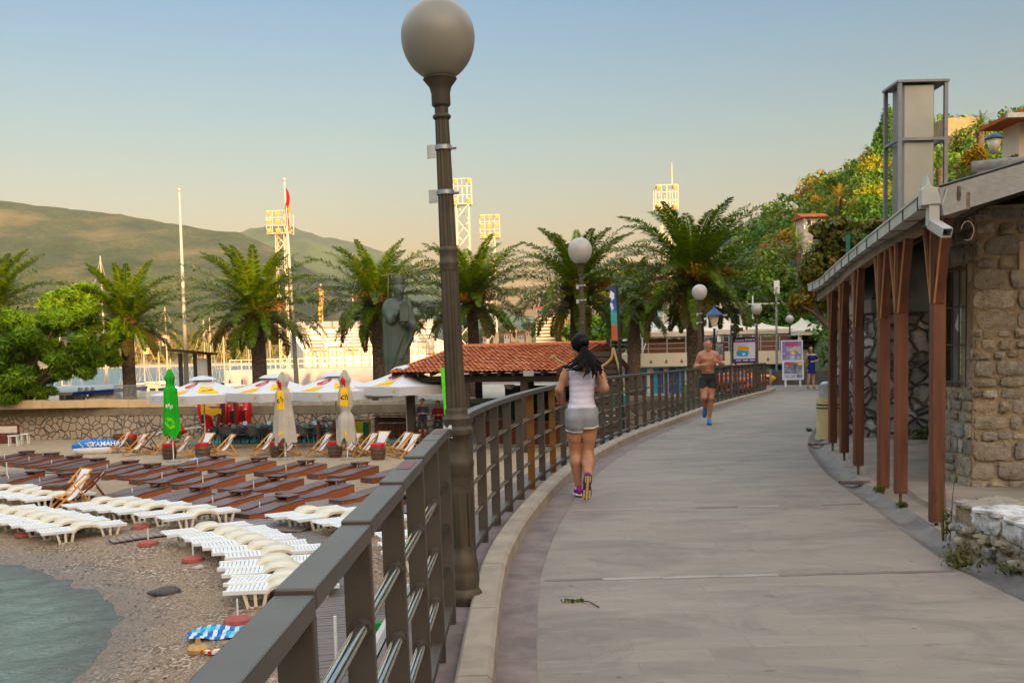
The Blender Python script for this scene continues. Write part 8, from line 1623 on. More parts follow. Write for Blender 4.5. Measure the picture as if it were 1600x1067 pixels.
sp_=thing('signpost','thin grey signpost with small brown and blue direction plates beside the map board','signpost',(A(1143,590,46).x,46,gz(46)-.3)); Hs=A(1143,508,46).z-sp_.location.z; m=MB(); m.lathe([(.045,0),(.04,Hs)],n=8); m.build('post',STEEL,sp_); m=MB(); z=A(1143,515,46).z-sp_.location.z; m.bx((.0,-.06,z-.08),(.52,-.04,z+.08)); m.build('brown_plate',M('brown_sign',(.16,.06,.035),.5),sp_); m=MB(); m.bx((.0,-.06,z-.30),(.22,-.04,z-.14)); m.build('blue_plate',M('blue_sign',(.04,.05,.2),.5),sp_); m=MB(); [m.box((.1+.09*i,-.065,z),(.06,.006,.05)) for i in range(4)]; m.build('lettering',PAL,sp_)
BY=33.5; b=A(975,600,BY); tp=A(964,446,BY); t=thing('banner_pole','dark pole with a tall narrow blue and white banner running to orange','banner',(b.x,BY,-2.4)); d=tp-Vector(t.location); m=MB(); m.tube([(0,0,0),tuple(d)],[.06,.045],8); m.beam(d+Vector((-.25,0,-.04)),d+Vector((.12,0,-.04)),.03,.03); m.build('pole',BLACKP,t)
bm=NT('banner_print'); sx=bm.n('SeparateXYZ'); bm.l(bm.co(None,None,'UV') if False else bm.co(),sx.inputs[0]); n=bm.noise(7,2,.4,bm.co((1,1,.7))); zb_=A(964,532,BY).z+2.4; zt_=d.z-.05
g=bm.math('DIVIDE',bm.math('SUBTRACT',sx.outputs[2],zb_),zt_-zb_); c=bm.ramp(g,[(0,(.42,.07,.02)),(.26,(.40,.09,.03)),(.33,(.03,.30,.25)),(.50,(.03,.36,.30)),(.56,(.02,.12,.40)),(.75,(.02,.05,.25)),(1,(.02,.03,.16))]); c=bm.mix(bm.math('MULTIPLY',bm.ramp(n,[(.52,0.0),(.56,1.0)],'CONSTANT'),bm.ramp(g,[(.5,0.0),(.6,1.0)])),c,(.62,.66,.72)); bm.col(c); bm.set(.7)
m=MB(); m.grid(lambda a,b:(d.x*(zb_+(zt_-zb_)*b)/d.z-.05-.20*(1-a)-.0,.012*math.sin(b*8)-.03,zb_+(zt_-zb_)*b),3,14); m.build('banner',bm.m,t)
# wall, kayaks and kit behind the end of the railing
m=MB(); a=PG(1192,604); m.beam((a.x+.1,a.y+3.6,.0),(16.4,46.6,.0),.35,.9); tag(m.build('dark_low_wall',M('dark_low_wall',(.11,.10,.085),.9,.3,3,.4,.02)),'dark low wall under the boat trip posters','low wall')
m=MB(); m.beam((15.5,46.0,.15),(25.5,52,.15),.3,1.5); tag(m.build('grey_back_wall',M('grey_render_wall',(.20,.19,.185),.9,.2,1,.2,.02,grime=.3)),'plain grey wall behind the woman in the blue dress','wall')
m=MB(); a=P(960,640,-2.35); 
ORK=[M('orange_kayak',(.62,.13,.02),.4,.15),M('yellow_kayak',(.70,.34,.02),.4,.15)]
for i,(u,v,Y,mi,lab) in enumerate([(1128,598,47,0,'orange kayak in the rack behind the railing, top left'),(1145,606,47.3,0,'orange kayak in the rack behind the railing, lower left'),(1162,598,47.6,0,'orange kayak in the rack behind the railing, upper right'),(1172,608,47.9,0,'orange kayak in the rack behind the railing, lower right'),(1190,593,48.3,1,'yellow kayak end sticking out past the last railing post'),(1097,600,46.5,0,'small orange kayak tip left of the running man\'s legs'),(1150,590,48.5,0,'orange kayak highest in the rack behind the railing')]):
    p=A(u,v,Y); t=thing('kayak',lab,'kayak',tuple(p),.15,'orange and yellow kayaks beyond the railing'); m=MB(); L=1.25 if i not in(4,5) else .7; m.tube([(-L+2*L*q/10,0,.05*abs(q-5)*.2) for q in range(11)],[.26*max(.12,1-abs((q-5)/5)**2.2)**.7 for q in range(11)],10); m.build('hull',ORK[mi],t,smooth=True); m=MB(); m.box((.2,-.2,.06),(.3,.14,.14)); m.build('print_panel',CYA if mi==0 else BLACKP,t)
m=MB(); p=A(1150,612,47.5); 
for x in (-1.6,0,1.6): m.beam((p.x+x,p.y,-2.3),(p.x+x,p.y,p.z+1.0),.08,.08)
for z in(-.4,.0,.4): m.beam((p.x-1.7,p.y,p.z+z-.2),(p.x+1.9,p.y,p.z+z-.2),.06,.06)
tag(m.build('kayak_rack',STEEL),'steel rack holding the orange kayaks behind the railing','rack')
t=thing('green_tarp','dark green tarpaulin heap on the shingle behind the railing, left of the man','tarpaulin',tuple(P(1078,632,-2.3))); m=MB(); m.grid(lambda a,b:(-1.1+2.2*a,-.7+1.4*b,.9*math.sin(pi*a)**.6*math.sin(pi*b)**.6+.1*math.sin(a*17+b*9)*math.sin(pi*a)),16,12); m.build('cover',M('green_tarp',(.012,.075,.035),.7,.3,4),t,smooth=True)
t=thing('white_sack','white bag standing on the shingle beside the green tarpaulin','bag',tuple(P(1063,640,-2.35))); m=MB(); m.lathe([(.18,0),(.24,.15),(.2,.5),(.08,.75),(.05,.8)],n=12); m.build('bag',WHITEP,t,smooth=True)
for i,(u,v,lab) in enumerate([(960,612,'light patch of plants at the foot of the banner pole'),(985,618,'low green plant on the shingle right of the banner pole')]): p=P(u,v+12,-2.35); weed(tuple(p),.7,.5,260,.06,lab,WEED,cat='plant',grp='plants on the shingle')
# ================================================================ PEOPLE
def mat_skin(name,a,b):
    t=NT(name); n=t.noise(9,4,.6); t.col(t.ramp(n,[(.35,a),(.7,b)])); t.set(.48,0,.45); t.b.inputs['Subsurface Weight'].default_value=.08; t.b.inputs['Subsurface Radius'].default_value=(.02,.008,.005); return t.m
SK1=mat_skin('tanned_skin',(.35,.155,.075),(.43,.20,.10)); SK2=mat_skin('ruddy_skin',(.36,.155,.08),(.46,.21,.11)); SK3=mat_skin('pale_skin',(.42,.23,.155),(.50,.28,.19))
HAIR=M('black_hair',(.004,.0036,.004),.62,.5,18,.5,.004,spec=.12,stretch=(6,6,1)); HAIRB=M('dark_brown_hair',(.03,.018,.012),.5,.4,14,.3,.003)
def hand(pr,wrist,dirn,side,curl,sz=1.0,fist=False):
    """palm, four unequal bent fingers and a thumb; dirn points to the fingers, side across the knuckles, curl is where the fingertips bend to"""
    w=Vector(wrist);d=Vector(dirn).normalized();s=Vector(side);s=(s-d*s.dot(d)).normalized();c=Vector(curl);c=(c-d*c.dot(d)-s*c.dot(s)).normalized()
    pr.append(seg(w,w+d*.035*sz,.024*sz,.027*sz,(c,.62),k=.012)); pr.append(seg(w+d*.03*sz-s*.018*sz,w+d*.085*sz-s*.022*sz,.021*sz,.020*sz,(c,.62),k=.012)); pr.append(seg(w+d*.03*sz+s*.014*sz,w+d*.085*sz+s*.020*sz,.021*sz,.020*sz,(c,.62),k=.012))
    b=(.35,1.2,2.2) if not fist else (1.0,2.4,3.3)
    for i,(o,l) in enumerate(((-.033,.066),(-.011,.078),(.011,.073),(.032,.056))):
        p=w+d*.088*sz+s*o*sz; L=l*sz; r=(.0092,.0098,.0094,.0082)[i]*sz
        for j in range(3):
            a=b[j]; q=p+(d*math.cos(a)+c*math.sin(a))*L*(.42,.33,.25)[j]; pr.append(seg(p,q,r,r*.9,k=.004)); p=q; r*=.92
    p=w+d*.03*sz-s*.026*sz; q=p+(d*.6-s*.55+c*.35).normalized()*.038*sz; pr.append(seg(p,q,.0125*sz,.011*sz,k=.008)); pr.append(seg(q,q+(d*.8+s*.1+c*.6).normalized()*.030*sz,.0108*sz,.0088*sz,k=.004))
def head(pr,c,fwd,up,sc=1.0,face=True):
    """skull, jaw, brow, nose, mouth, ears around centre c (eye height)"""
    f=Vector(fwd).normalized();u=Vector(up);u=(u-f*u.dot(f)).normalized();s=f.cross(u); Pp=lambda x,y,z:Vector(c)+s*x*sc+f*y*sc+u*z*sc
    pr+= [seg(Pp(0,-.020,.035),Pp(0,.012,.032),.088*sc,.084*sc,(s,.86),k=.02),seg(Pp(0,.028,-.03),Pp(0,.040,-.070),.064*sc,.044*sc,(s,.92),k=.03),seg(Pp(0,.058,-.098),Pp(0,.060,-.104),.024*sc,.022*sc,k=.03),seg(Pp(-.046,.0,-.07),Pp(.046,.0,-.07),.03*sc,k=.03)]
    if face:
        pr+= [seg(Pp(-.035,.080,.016),Pp(.035,.080,.016),.016*sc,k=.02),seg(Pp(0,.088,.008),Pp(0,.106,-.030),.009*sc,.014*sc,k=.012),seg(Pp(-.013,.094,-.034),Pp(.013,.094,-.034),.010*sc,k=.01),seg(Pp(-.020,.082,-.064),Pp(.020,.082,-.064),.009*sc,k=.01),seg(Pp(-.017,.082,-.075),Pp(.017,.082,-.075),.009*sc,k=.01),
              seg(Pp(-.034,.098,-.002),Pp(-.030,.098,-.002),.017*sc,sub=True,k=.014),seg(Pp(.034,.098,-.002),Pp(.030,.098,-.002),.017*sc,sub=True,k=.014),seg(Pp(-.05,.062,-.024),Pp(-.042,.070,-.03),.018*sc,k=.02),seg(Pp(.05,.062,-.024),Pp(.042,.070,-.03),.018*sc,k=.02)]
    for e in(-1,1): pr+= [seg(Pp(e*.080,-.006,.016),Pp(e*.078,.004,-.032),.020*sc,.013*sc,(s,.5),k=.008)]
    return Pp
EYEW=M('eye_white',(.36,.33,.30),.3,.02); IRIS=M('dark_iris',(.02,.014,.010),.2,.1); LIPM=M('lip_skin',(.34,.12,.08),.5,.1); BROWM=M('brow_hair',(.02,.014,.01),.7,.2)
def facebits(t,Pp,sc=1.0,gl=False):
    L=Vector(t.location); m=MB(); [m.ball(Pp(e*.032,.0775,-.002)-L,(.0105*sc,.010*sc,.0058*sc),10,8) for e in(-1,1)]; m.build('eyes',EYEW,t,smooth=True); m=MB(); [m.ball(Pp(e*.032,.0835,-.003)-L,(.0062*sc,.0062*sc,.0056*sc),8,6) for e in(-1,1)]; m.build('irises',IRIS,t,smooth=True)
    m=MB(); [m.tube([Pp(e*.014,.094,.020)-L,Pp(e*.034,.095,.026)-L,Pp(e*.052,.082,.020)-L],[.003*sc,.0048*sc,.002*sc],6) for e in(-1,1)]; m.build('eyebrows',BROWM,t); m=MB(); m.tube([Pp(-.022,.086,-.069)-L,Pp(0,.0925,-.067)-L,Pp(.022,.086,-.069)-L],[.003*sc,.006*sc,.003*sc],6); m.build('lips',LIPM,t)
def shoe(t,heel,toe,up,mats,w=.045,sole_t=.022,name='shoe',upper=None,solec=None,stripe=None):
    """running shoe: thick sole, rounded upper, ankle collar"""
    h=Vector(heel);e=Vector(toe);d=(e-h);L=d.length;d.normalize();u=Vector(up);u=(u-d*u.dot(d)).normalized();s=d.cross(u); q=lambda x,y,z:h+d*x*L+s*y+u*z; loc=Vector(t.location)
    pr=[seg(q(.10,0,.045),q(.34,0,.058),.040,.044,(s,.85),k=.02),seg(q(.34,0,.055),q(.80,.0,.036),.043,.032,(s,1.05),k=.02),seg(q(.80,0,.034),q(.93,0,.028),.035,.026,(u,.75),k=.02),seg(q(.14,0,.07),q(.16,0,.098),.036,.038,(s,.85),k=.015)]
    o=solid(name,pr,upper,t,h=.006,k=.02)
    n=14; pts=[(.0,.024),(.05,.036),(.2,.038),(.42,.034),(.62,.046),(.78,.048),(.9,.040),(.98,.022)]; ol=[(x,y) for x,y in pts]+[(x,-y) for x,y in pts[::-1]]
    m=MB(); vs=[tuple(q(x,y*1.06,0)-loc) for x,y in ol]+[tuple(q(x,y,sole_t+.004)-loc) for x,y in ol]; k=len(ol); m.add(vs,[tuple(range(k-1,-1,-1)),tuple(range(k,2*k))]+[(i,(i+1)%k,k+(i+1)%k,k+i) for i in range(k)]); m.build('shoe_sole',solec,t,bevel=.004)
    if stripe:
        m=MB()
        for (x0,x1,y0,y1) in ((.04,.96,-.012,.012),(.60,.92,-.040,-.020),(.60,.92,.020,.040),(.05,.30,-.030,-.018),(.05,.30,.018,.030)): m.add([tuple(q(a,b,-.003)-loc) for a,b in((x0,y0),(x1,y0),(x1,y1),(x0,y1))],[(0,1,2,3)])
        m.build('sole_tread',stripe,t)
    m=MB(); [m.tube([q(.40+.085*i,-.03,.074-.006*i)-loc,q(.41+.085*i,0,.094-.011*i)-loc,q(.40+.085*i,.03,.074-.006*i)-loc],.004,5) for i in range(4)]; m.build('laces',WHITEP,t)
    return o
# ---------------------------------------------------------------- the woman running away
Y0=10.95; gz0=gz(Y0); W1=thing('person','woman jogging away in white top and grey shorts, black ponytail flying','person',(A(908,700,Y0).x,Y0,gz0))
a_=lambda u,v,dy=0:A(u,v,Y0+dy)
pr=[]; X=Vector((1,0,0)); YV=Vector((0,1,0)); ZV=Vector((0,0,1)); fl=(YV,.72)
neckb=a_(912.5,566); wa=a_(909,611); pel=a_(908.5,648); ch=a_(910,590,.0)
pr+=[seg(a_(897.5,583,.0),a_(923.5,581,.0),.084,.080,(YV,.80)),seg(a_(909.5,578,.0),a_(909.5,600),.118,.118,(YV,.72)),seg(a_(909.5,598),wa,.122,.110,(YV,.76)),seg(wa,a_(909,634),.110,.132,(YV,.80)),seg(a_(899.5,646),a_(918.5,645),.098,.098,(YV,1.0)),seg(a_(898.5,655,-.055),a_(899,663,-.05),.090,.086,k=.03),seg(a_(918.5,654,-.055),a_(918.5,661,-.05),.090,.086,k=.03)]
pr+=[seg(a_(902,590,.085),a_(903,592,.09),.058,k=.03),seg(a_(918,589,.085),a_(917,591,.09),.058,k=.03)]
pr+=[seg(neckb,a_(906,549,.03),.052,.047),seg(neckb,a_(889,577),.046,.045,k=.04),seg(neckb,a_(934,575),.046,.045,k=.04)]
shL,shR=a_(886.5,580),a_(935.5,577.5); elL=a_(873.5,609,-.04); elR=a_(945.5,607,-.13); wrL=a_(874.5,628,.17); wrR=a_(926,606,.17)
pr+=[seg(shL,shL.lerp(elL,.35),.053,.047),seg(shL.lerp(elL,.3),elL,.047,.038),seg(elL,elL.lerp(wrL,.35),.040,.041),seg(elL.lerp(wrL,.3),wrL,.041,.025),seg(shR,shR.lerp(elR,.35),.054,.048),seg(shR.lerp(elR,.3),elR,.048,.040),seg(elR,elR.lerp(wrR,.35),.041,.043),seg(elR.lerp(wrR,.3),wrR,.042,.025)]
hand(pr,wrL,Vector((.10,.75,.35)),Vector((0,-.4,1)),Vector((1,.2,0)),1.0); hand(pr,wrR,(-.75,.5,.35),(0,.3,1),(-.2,-1,0),1.0,True)
hipL,hipR=a_(899,662),a_(919.5,661); knL=a_(898.5,706,.05); knR=a_(918.5,707,.02); anL=a_(904,759,-.0); anR=a_(919.5,749.5,-.34)
pr+=[seg(hipL,hipL.lerp(knL,.45),.098,.082,k=.03),seg(hipL.lerp(knL,.4),knL,.083,.060,k=.03),seg(knL,knL.lerp(anL,.30)+YV*-.022,.058,.066,k=.02),seg(knL.lerp(anL,.28)+YV*-.022,anL,.066,.036,k=.02),
     seg(hipR,hipR.lerp(knR,.45),0.099,.083,k=.03),seg(hipR.lerp(knR,.4),knR,.084,.061,k=.03),seg(knR,knR.lerp(anR,.32)+Vector((0,-.0,-.02)),.060,.068,k=.02),seg(knR.lerp(anR,.30)+Vector((0,0,-.02)),anR,.068,.036,k=.02)]
pr+=[seg(anL,anL+Vector((.01,.05,-.05)),.032,.03),seg(anR,anR+Vector((0,.02,-.05)),.032,.028)]
hc=a_(905,541,.03); fw=Vector((-.38,1,-.05)); Pp=head(pr,hc,fw,(0.03,0,1),1.0)
body=pr; CUT=[seg(a_(909.0,644,-.18),a_(909.4,668,-.165),.020,.026,sub=True,k=.03),seg(a_(909.7,672,-.05),a_(909.7,692,-.02),.006,.016,sub=True,k=.012)]
solid('body',body+CUT,SK1,W1,h=.0085,k=.028)
facebits(W1,Pp)
lw=np.array(W1.location)
zt_=a_(909,572).z; zs=a_(909,637.5).z; zsh=a_(909,633).z
def cl_top(x,y,z,D):
    cx=a_(910,590).x; nb=zt_+ -.010-.25*np.maximum(0,np.abs(x-cx)-.02)*0; back=(y<Y0+.03); scoop=a_(909,583).z-.0+ .55*np.clip(np.abs(x-cx)-.075,0,1)*0
    strap=(np.abs(np.abs(x-cx)-.105)<.016); topz=np.where(strap,zt_+.04,scoop+.02*(np.abs(x-cx)/.1)**2); side=np.abs(x-cx)-(.150+.25*np.clip(scoop-z,0,.06)); return np.maximum(np.maximum(z-topz,zs-z),side)
arms=[]; torso=[p for i,p in enumerate(body[:9])]+[body[10],body[11]]
WTOP=M('white_lace_top',(.72,.64,.72),.85,.06,24,.25,.003,col2=(.76,.70,.79)); t=NT('lilac_jersey'); w=t.n('TexWave',bands_direction='Z'); w.inputs['Scale'].default_value=5; w.inputs['Distortion'].default_value=3; w.inputs['Detail']; t.l(t.co(),w.inputs[0]); n=t.noise(7,5,.6); t.col(t.ramp(n,[(.35,(.63,.57,.70)),(.65,(.73,.68,.76))])); t.set(.85); t.bump(w.outputs[0],.35,.008); LIL=t.m
solid('tank_top',torso,LIL,W1,h=.0075,k=.028,off=.009,clip=cl_top)
m=MB(); cx=a_(910,590).x; 
for q in range(13): xx=cx-.10+.2*q/12; zz0=a_(909,583).z+.02*((xx-cx)/.1)**2; yy0=Y0-.118+.055*((xx-cx)/.12)**2*1.2; m.ball(Vector((xx,yy0+.012,zz0))-Vector(W1.location),.010,6,4)
m.build('lace_edge',WTOP,W1,smooth=True)
m=MB(); [m.beam(Vector((cx+e*.082,Y0-.075,a_(909,586).z))-Vector(W1.location),Vector((cx+e*.078,Y0-.035,a_(909,573).z))-Vector(W1.location),.012,.008,up=(0,1,0)) for e in(-1,1)]; m.build('bra_strap',M('mint_strap',(.05,.50,.36),.7),W1)
lowp=body[2:7]+[p for p in body if p['ra'] in(.098,.099,.083,.084) ]+CUT
HEM=lambda x:np.where(x<a_(908.5,660).x,a_(898,688.5).z+.03*0,a_(918,681).z)
hemz=lambda x:(lambda c:a_(899,674.5).z+(a_(918,668).z-a_(899,674.5).z)*np.clip((x-c)/.012,0,1)+.25*np.clip(np.abs(x-c)-.10,0,1))(a_(909.7,670).x)
def cl_sh(x,y,z,D): hz_=hemz(x); return np.maximum(z-a_(909,640).z-.02,hz_-z)
t=NT('grey_marl'); n=t.noise(90,3,.7); n2=t.noise(6,4,.6); c=t.mix(.5,t.ramp(n,[(.3,(.14,.14,.15)),(.7,(.34,.34,.35))]),t.ramp(n2,[(.3,(.20,.20,.21)),(.7,(.28,.28,.29))])); t.col(c); t.set(.9); t.bump(n2,.3,.01); MARL=t.m
solid('shorts',lowp,MARL,W1,h=.0075,k=.030,off=.011,clip=cl_sh)
def cl_hem(x,y,z,D): hz_=hemz(x); return np.maximum(z-hz_-.012,hz_-.010-z)
solid('shorts_trim',lowp,WHITEP,W1,h=.006,k=.030,off=.0145,clip=cl_hem)
hp=[seg(Pp(0,-.028,.045),Pp(0,-.004,.052),.094,.090,(fw.cross(ZV),.90),k=.02),seg(Pp(0,-.06,.0),Pp(0,-.055,-.03),.066,.05,k=.03),seg(Pp(.058,-.02,.03),Pp(.062,-.03,-.01),.045,.03,k=.03),seg(Pp(-.058,-.02,.03),Pp(-.062,-.03,-.01),.045,.03,k=.03)]
tie=Pp(0,-.105,.035)
hp+=[seg(tie,tie+Vector((.02,-.05,.0)),.030,.036,k=.03)]
rsx=random.Random(3)
for (us) in ([(914,545),(926,558),(933,571),(937,583)],[(914,548),(924,562),(931,576),(933,588)],[(913,548),(922,566),(927,582),(926,592)],[(910,550),(905,562),(894,571),(882,575)],[(910,552),(902,566),(890,574),(879,572)],[(911,551),(910,566),(902,576),(888,579)],[(912,549),(918,566),(918,580),(913,588)],[(912,548),(913,566),(908,577),(899,580)],[(913,546),(930,562),(938,576),(941,584)]):
    q=[a_(u,v,-.12-.045*i-.02*rsx.random()) for i,(u,v) in enumerate(us)]; r=[.026,.021,.014,.005]
    for i in range(3): hp.append(seg(q[i],q[i+1],r[i],r[i+1],k=.018))
    for s_ in range(2):
        w_=[p_+Vector((rsx.uniform(-.035,.035),rsx.uniform(-.02,.02),rsx.uniform(-.02,.03)))*(.4+.4*i) for i,p_ in enumerate(q)]
        for i in range(3): hp.append(seg(w_[i],w_[i+1],.012-.002*i,.010-.002*i,k=.006))
solid('hair',hp,HAIR,W1,h=.0075,k=.02)
m=MB(); m.tube([tie+Vector((.0,-.02,.0))-Vector(W1.location)+Vector((.034*math.cos(a*pi/5),0,.034*math.sin(a*pi/5))) for a in range(11)],.008,6); m.build('hair_tie',BLACKP,W1,smooth=True)
ph=a_(877.5,624,.24); m=MB(); m.box((0,0,0),(.018,.13,.072),rot=Matrix.Rotation(.35,3,'X')); o=m.build('phone',M('pink_case',(.55,.02,.20),.4,.1),bevel=.006); o.location=ph; tag(o,'bright pink phone held in the woman jogger\'s left hand','phone')
PURS=M('purple_shoe',(.20,.015,.16),.6,.25,18); SOLE=M('dark_purple_sole',(.06,.025,.045),.7,.2,14); TRD=M('tan_tread',(.50,.38,.22),.8,.15,20)
gl=a_(905,775).z
shoe(W1,Vector((anL.x+.005,anL.y-.055,gz0+.018)),Vector((anL.x-.01,anL.y+.195,gz0+.001)),ZV,None,upper=PURS,solec=WHITEP)
hl=a_(919.5,747,-.46); te=a_(916.5,782,-.40); shoe(W1,hl+Vector((0,.02,.035)),te+Vector((0,.03,.0)),Vector((0,1,.12)),None,upper=PURS,solec=SOLE,stripe=TRD)
m=MB(); m.lathe([(.038,0),(.040,.03),(.037,.035)],c=anL-Vector(W1.location)+Vector((.0,.0,-.035)),n=16,cap=False); m.build('sock',WHITEP,W1,smooth=True)
# ---------------------------------------------------------------- the running man
Y1=21.75; gz1=gz(Y1); M1=thing('person','bare-chested man running towards the camera in black shorts and blue shoes','person',(A(1106,600,Y1).x,Y1,gz1)); a_=lambda u,v,dy=0:A(u,v,Y1+dy); pr=[]
pr+=[seg(a_(1099.5,558),a_(1113,557.5),.108,.108,(YV,.75)),seg(a_(1106,556),a_(1106,566),.150,.142,(YV,.68)),seg(a_(1106,566),a_(1106,579),.140,.125,(YV,.72)),seg(a_(1106,579),a_(1106,590),.127,.138,(YV,.74)),seg(a_(1101.5,592),a_(1110.5,592),.104,.104,(YV,.98)),
     seg(a_(1101,561,-.075),a_(1103,561,-.085),.062,.055,(YV,.6),k=.02),seg(a_(1111,560.5,-.075),a_(1109,560.5,-.085),.062,.055,(YV,.6),k=.02)]
for q in range(3):
    for e in(-1,1): pr.append(seg(a_(1106+e*2.6,570.5+q*4.2,-.088),a_(1106+e*2.2,571+q*4.2,-.090),.026,k=.014))
pr+=[seg(a_(1106,552),a_(1106,545,-.02),.060,.056),seg(a_(1106,550.5),a_(1096,553),.050,.055),seg(a_(1106,550.5),a_(1117,552.5),.050,.055)]
shL,shR=a_(1094.2,555.5),a_(1119.0,555); elL=a_(1086.8,573.5,.05);elR=a_(1129.3,570,.10);wrL=a_(1098.5,570.3,-.22);wrR=a_(1122.5,565.5,-.24)
for s_,e_,w_ in((shL,elL,wrL),(shR,elR,wrR)): pr+=[seg(s_,s_.lerp(e_,.3),.066,.058),seg(s_.lerp(e_,.3),e_,.056,.043),seg(e_,e_.lerp(w_,.35),.045,.048),seg(e_.lerp(w_,.3),w_,.047,.029)]
hand(pr,wrL,(.72,-.45,.15),(0,0,1),(.1,1,0),1.08,True); hand(pr,wrR,(-.6,-.45,.40),(0,0,1),(-.1,1,0),1.08,True)
hipL,hipR=a_(1100.5,598),a_(1111,598); knL=a_(1100.3,621,-.12); anL=a_(1102.5,635.5,.30); knR=a_(1111.2,622,-.08); anR=a_(1108.2,653.5,.02)
for h_,k_,n_ in((hipL,knL,anL),(hipR,knR,anR)):
    cf=k_.lerp(n_,.30)+Vector((0,.03,0)); pr+=[seg(h_,h_.lerp(k_,.45),.098,.088),seg(h_.lerp(k_,.4),k_,.088,.062),seg(k_,cf,.060,.066),seg(cf,n_,.064,.038)]
pr+=[seg(anR,anR+Vector((0,-.03,-.05)),.036,.034),seg(anL,anL+Vector((0,.04,-.03)),.036,.034)]
hc=a_(1106,539,-.035); Pp=head(pr,hc,(-.05,-1,-.06),ZV,1.06); solid('body',pr,SK2,M1,h=.0085,k=.028); facebits(M1,Pp,1.06)
hp=[seg(Pp(0,-.035,.052),Pp(0,.0,.062),.088,.082,(X,.90),k=.02),seg(Pp(0,-.06,.0),Pp(0,-.05,-.03),.06,.05,k=.02)]
zh=Pp(0,0,.040).z; solid('hair',hp,HAIRB,M1,h=.0075,k=.02,clip=lambda x,y,z,D:np.maximum((zh-z)-1.1*np.clip(y-hc.y-.0,0,1),-(y-(hc.y-.072))*.8))
BLS=M('black_shorts',(.011,.011,.012),.75,.3,9,.3,.008); sp2=[seg(a_(1106,584),a_(1106,591),.150,.158,(YV,.88)),seg(a_(1101,594),a_(1099.6,606.5,-.05),.116,.112,k=.02),seg(a_(1111,594),a_(1112.4,606.0,-.04),.116,.112,k=.02),seg(a_(1106,601,-.16),a_(1106,610,-.16),.035,.05,sub=True,k=.03),seg(a_(1106,602,.1),a_(1106,610,.1),.03,.05,sub=True,k=.03)]
zc0=a_(1106,583.2).z; solid('shorts',sp2,BLS,M1,h=.008,k=.03,clip=lambda x,y,z,D:np.maximum(z-zc0,a_(1106,605.2).z-z))
m=MB(); [m.beam(a_(1106+e*10.6,587,-.03)-Vector(M1.location),a_(1106+e*11.2,603,-.06)-Vector(M1.location),.012,.012) for e in(-1,1)]; m.build('side_piping',M('pale_piping',(.35,.35,.36),.7),M1)
m=MB(); c=a_(1109,561,-.165)-Vector(M1.location); m.tube([c+Vector((.085*math.cos(q*pi/8),.03*abs(math.cos(q*pi/8)),-.055+.03*math.sin(q*pi/8))) for q in range(17)],.003,5); 
BLS2=M('blue_shoe',(.01,.15,.34),.5,.2,14); NVS=M('navy_sole',(.02,.035,.07),.7,.2)
shoe(M1,Vector((anR.x,anR.y+.07,gz1+.03)),Vector((anR.x-.03,anR.y-.20,gz1+.002)),ZV,None,upper=BLS2,solec=NVS); shoe(M1,anL+Vector((0,.09,.03)),anL+Vector((-.02,.03,-.24)),Vector((0,-1,.25)),None,upper=BLS2,solec=NVS)
m=MB(); m.lathe([(.046,0),(.047,.02)],c=wrR-Vector(M1.location)+Vector((.01,.03,-.01)),n=12,cap=False)
# ---------------------------------------------------------------- the woman in blue
Y2=PG(1266,607).y; gz2=gz(Y2); B1=thing('person','woman in a short dark blue dress holding a phone to her ear','person',(A(1267,580,Y2).x,Y2,gz2)); a_=lambda u,v,dy=0:A(u,v,Y2+dy); pr=[]
pr+=[seg(a_(1264,556.5),a_(1272.5,556.5),.085,.085,(YV,.75)),seg(a_(1268.3,558),a_(1268.3,566),.125,.112,(YV,.72)),seg(a_(1268.3,566),a_(1268,574),.110,.140,(YV,.8)),seg(a_(1268.3,553.5),a_(1267,549),.046,.043),seg(a_(1268.3,553.5),a_(1262.5,555),.04,.045),seg(a_(1268.3,553.5),a_(1274.5,555),.04,.045)]
shL,shR=a_(1261.6,556),a_(1275,556); elL=a_(1258.8,566,-.02);elR=a_(1277.9,563.5,.02);wrL=a_(1261.8,555.5,-.20);wrR=a_(1270.8,565,-.24)
for s_,e_,w_ in((shL,elL,wrL),(shR,elR,wrR)): pr+=[seg(s_,e_,.048,.036),seg(e_,e_.lerp(w_,.35),.036,.038),seg(e_.lerp(w_,.3),w_,.037,.023)]
hand(pr,wrL,(.25,.25,.9),(1,0,.1),(0,1,.2),.95); hand(pr,wrR,(-.8,-.3,.1),(0,0,1),(0,1,0),.95)
for h_,k_,n_ in((a_(1265,576),a_(1263.6,591,-.03),a_(1261.8,604.6,.05)),(a_(1271.6,576),a_(1271,591,.0),a_(1271.3,605.0,-.05))): pr+=[seg(h_,k_,.082,.052),seg(k_,k_.lerp(n_,.35)+Vector((0,.015,0)),.05,.052),seg(k_.lerp(n_,.33)+Vector((0,.015,0)),n_,.051,.030),seg(n_,n_+Vector((0,-.15,-.045)),.030,.022)]
hc=a_(1266.9,546.2,-.03); Pp=head(pr,hc,(-.30,-1,-.25),ZV,.98); solid('body',pr,SK3,B1,h=.0105,k=.028); facebits(B1,Pp,.98)
DRS=M('navy_dress',(.012,.015,.11),.8,.25,5,.3,.01); dp=[seg(a_(1264,557),a_(1272.5,557),.092,.092,(YV,.8)),seg(a_(1268.3,559),a_(1268.3,567),.134,.120,(YV,.76)),seg(a_(1268.3,567),a_(1268,575),.120,.155,(YV,.85)),seg(a_(1268,575),a_(1268,585),.155,.178,(YV,.8)),seg(a_(1262.6,556.3),a_(1261,560),.062,.058),seg(a_(1274.2,556.3),a_(1276,559.5),.062,.058)]
solid('dress',dp,DRS,B1,h=.0105,k=.03,clip=lambda x,y,z,D:np.maximum(a_(1268,583.5).z-z,z-a_(1268,554.6).z+ .0*x))
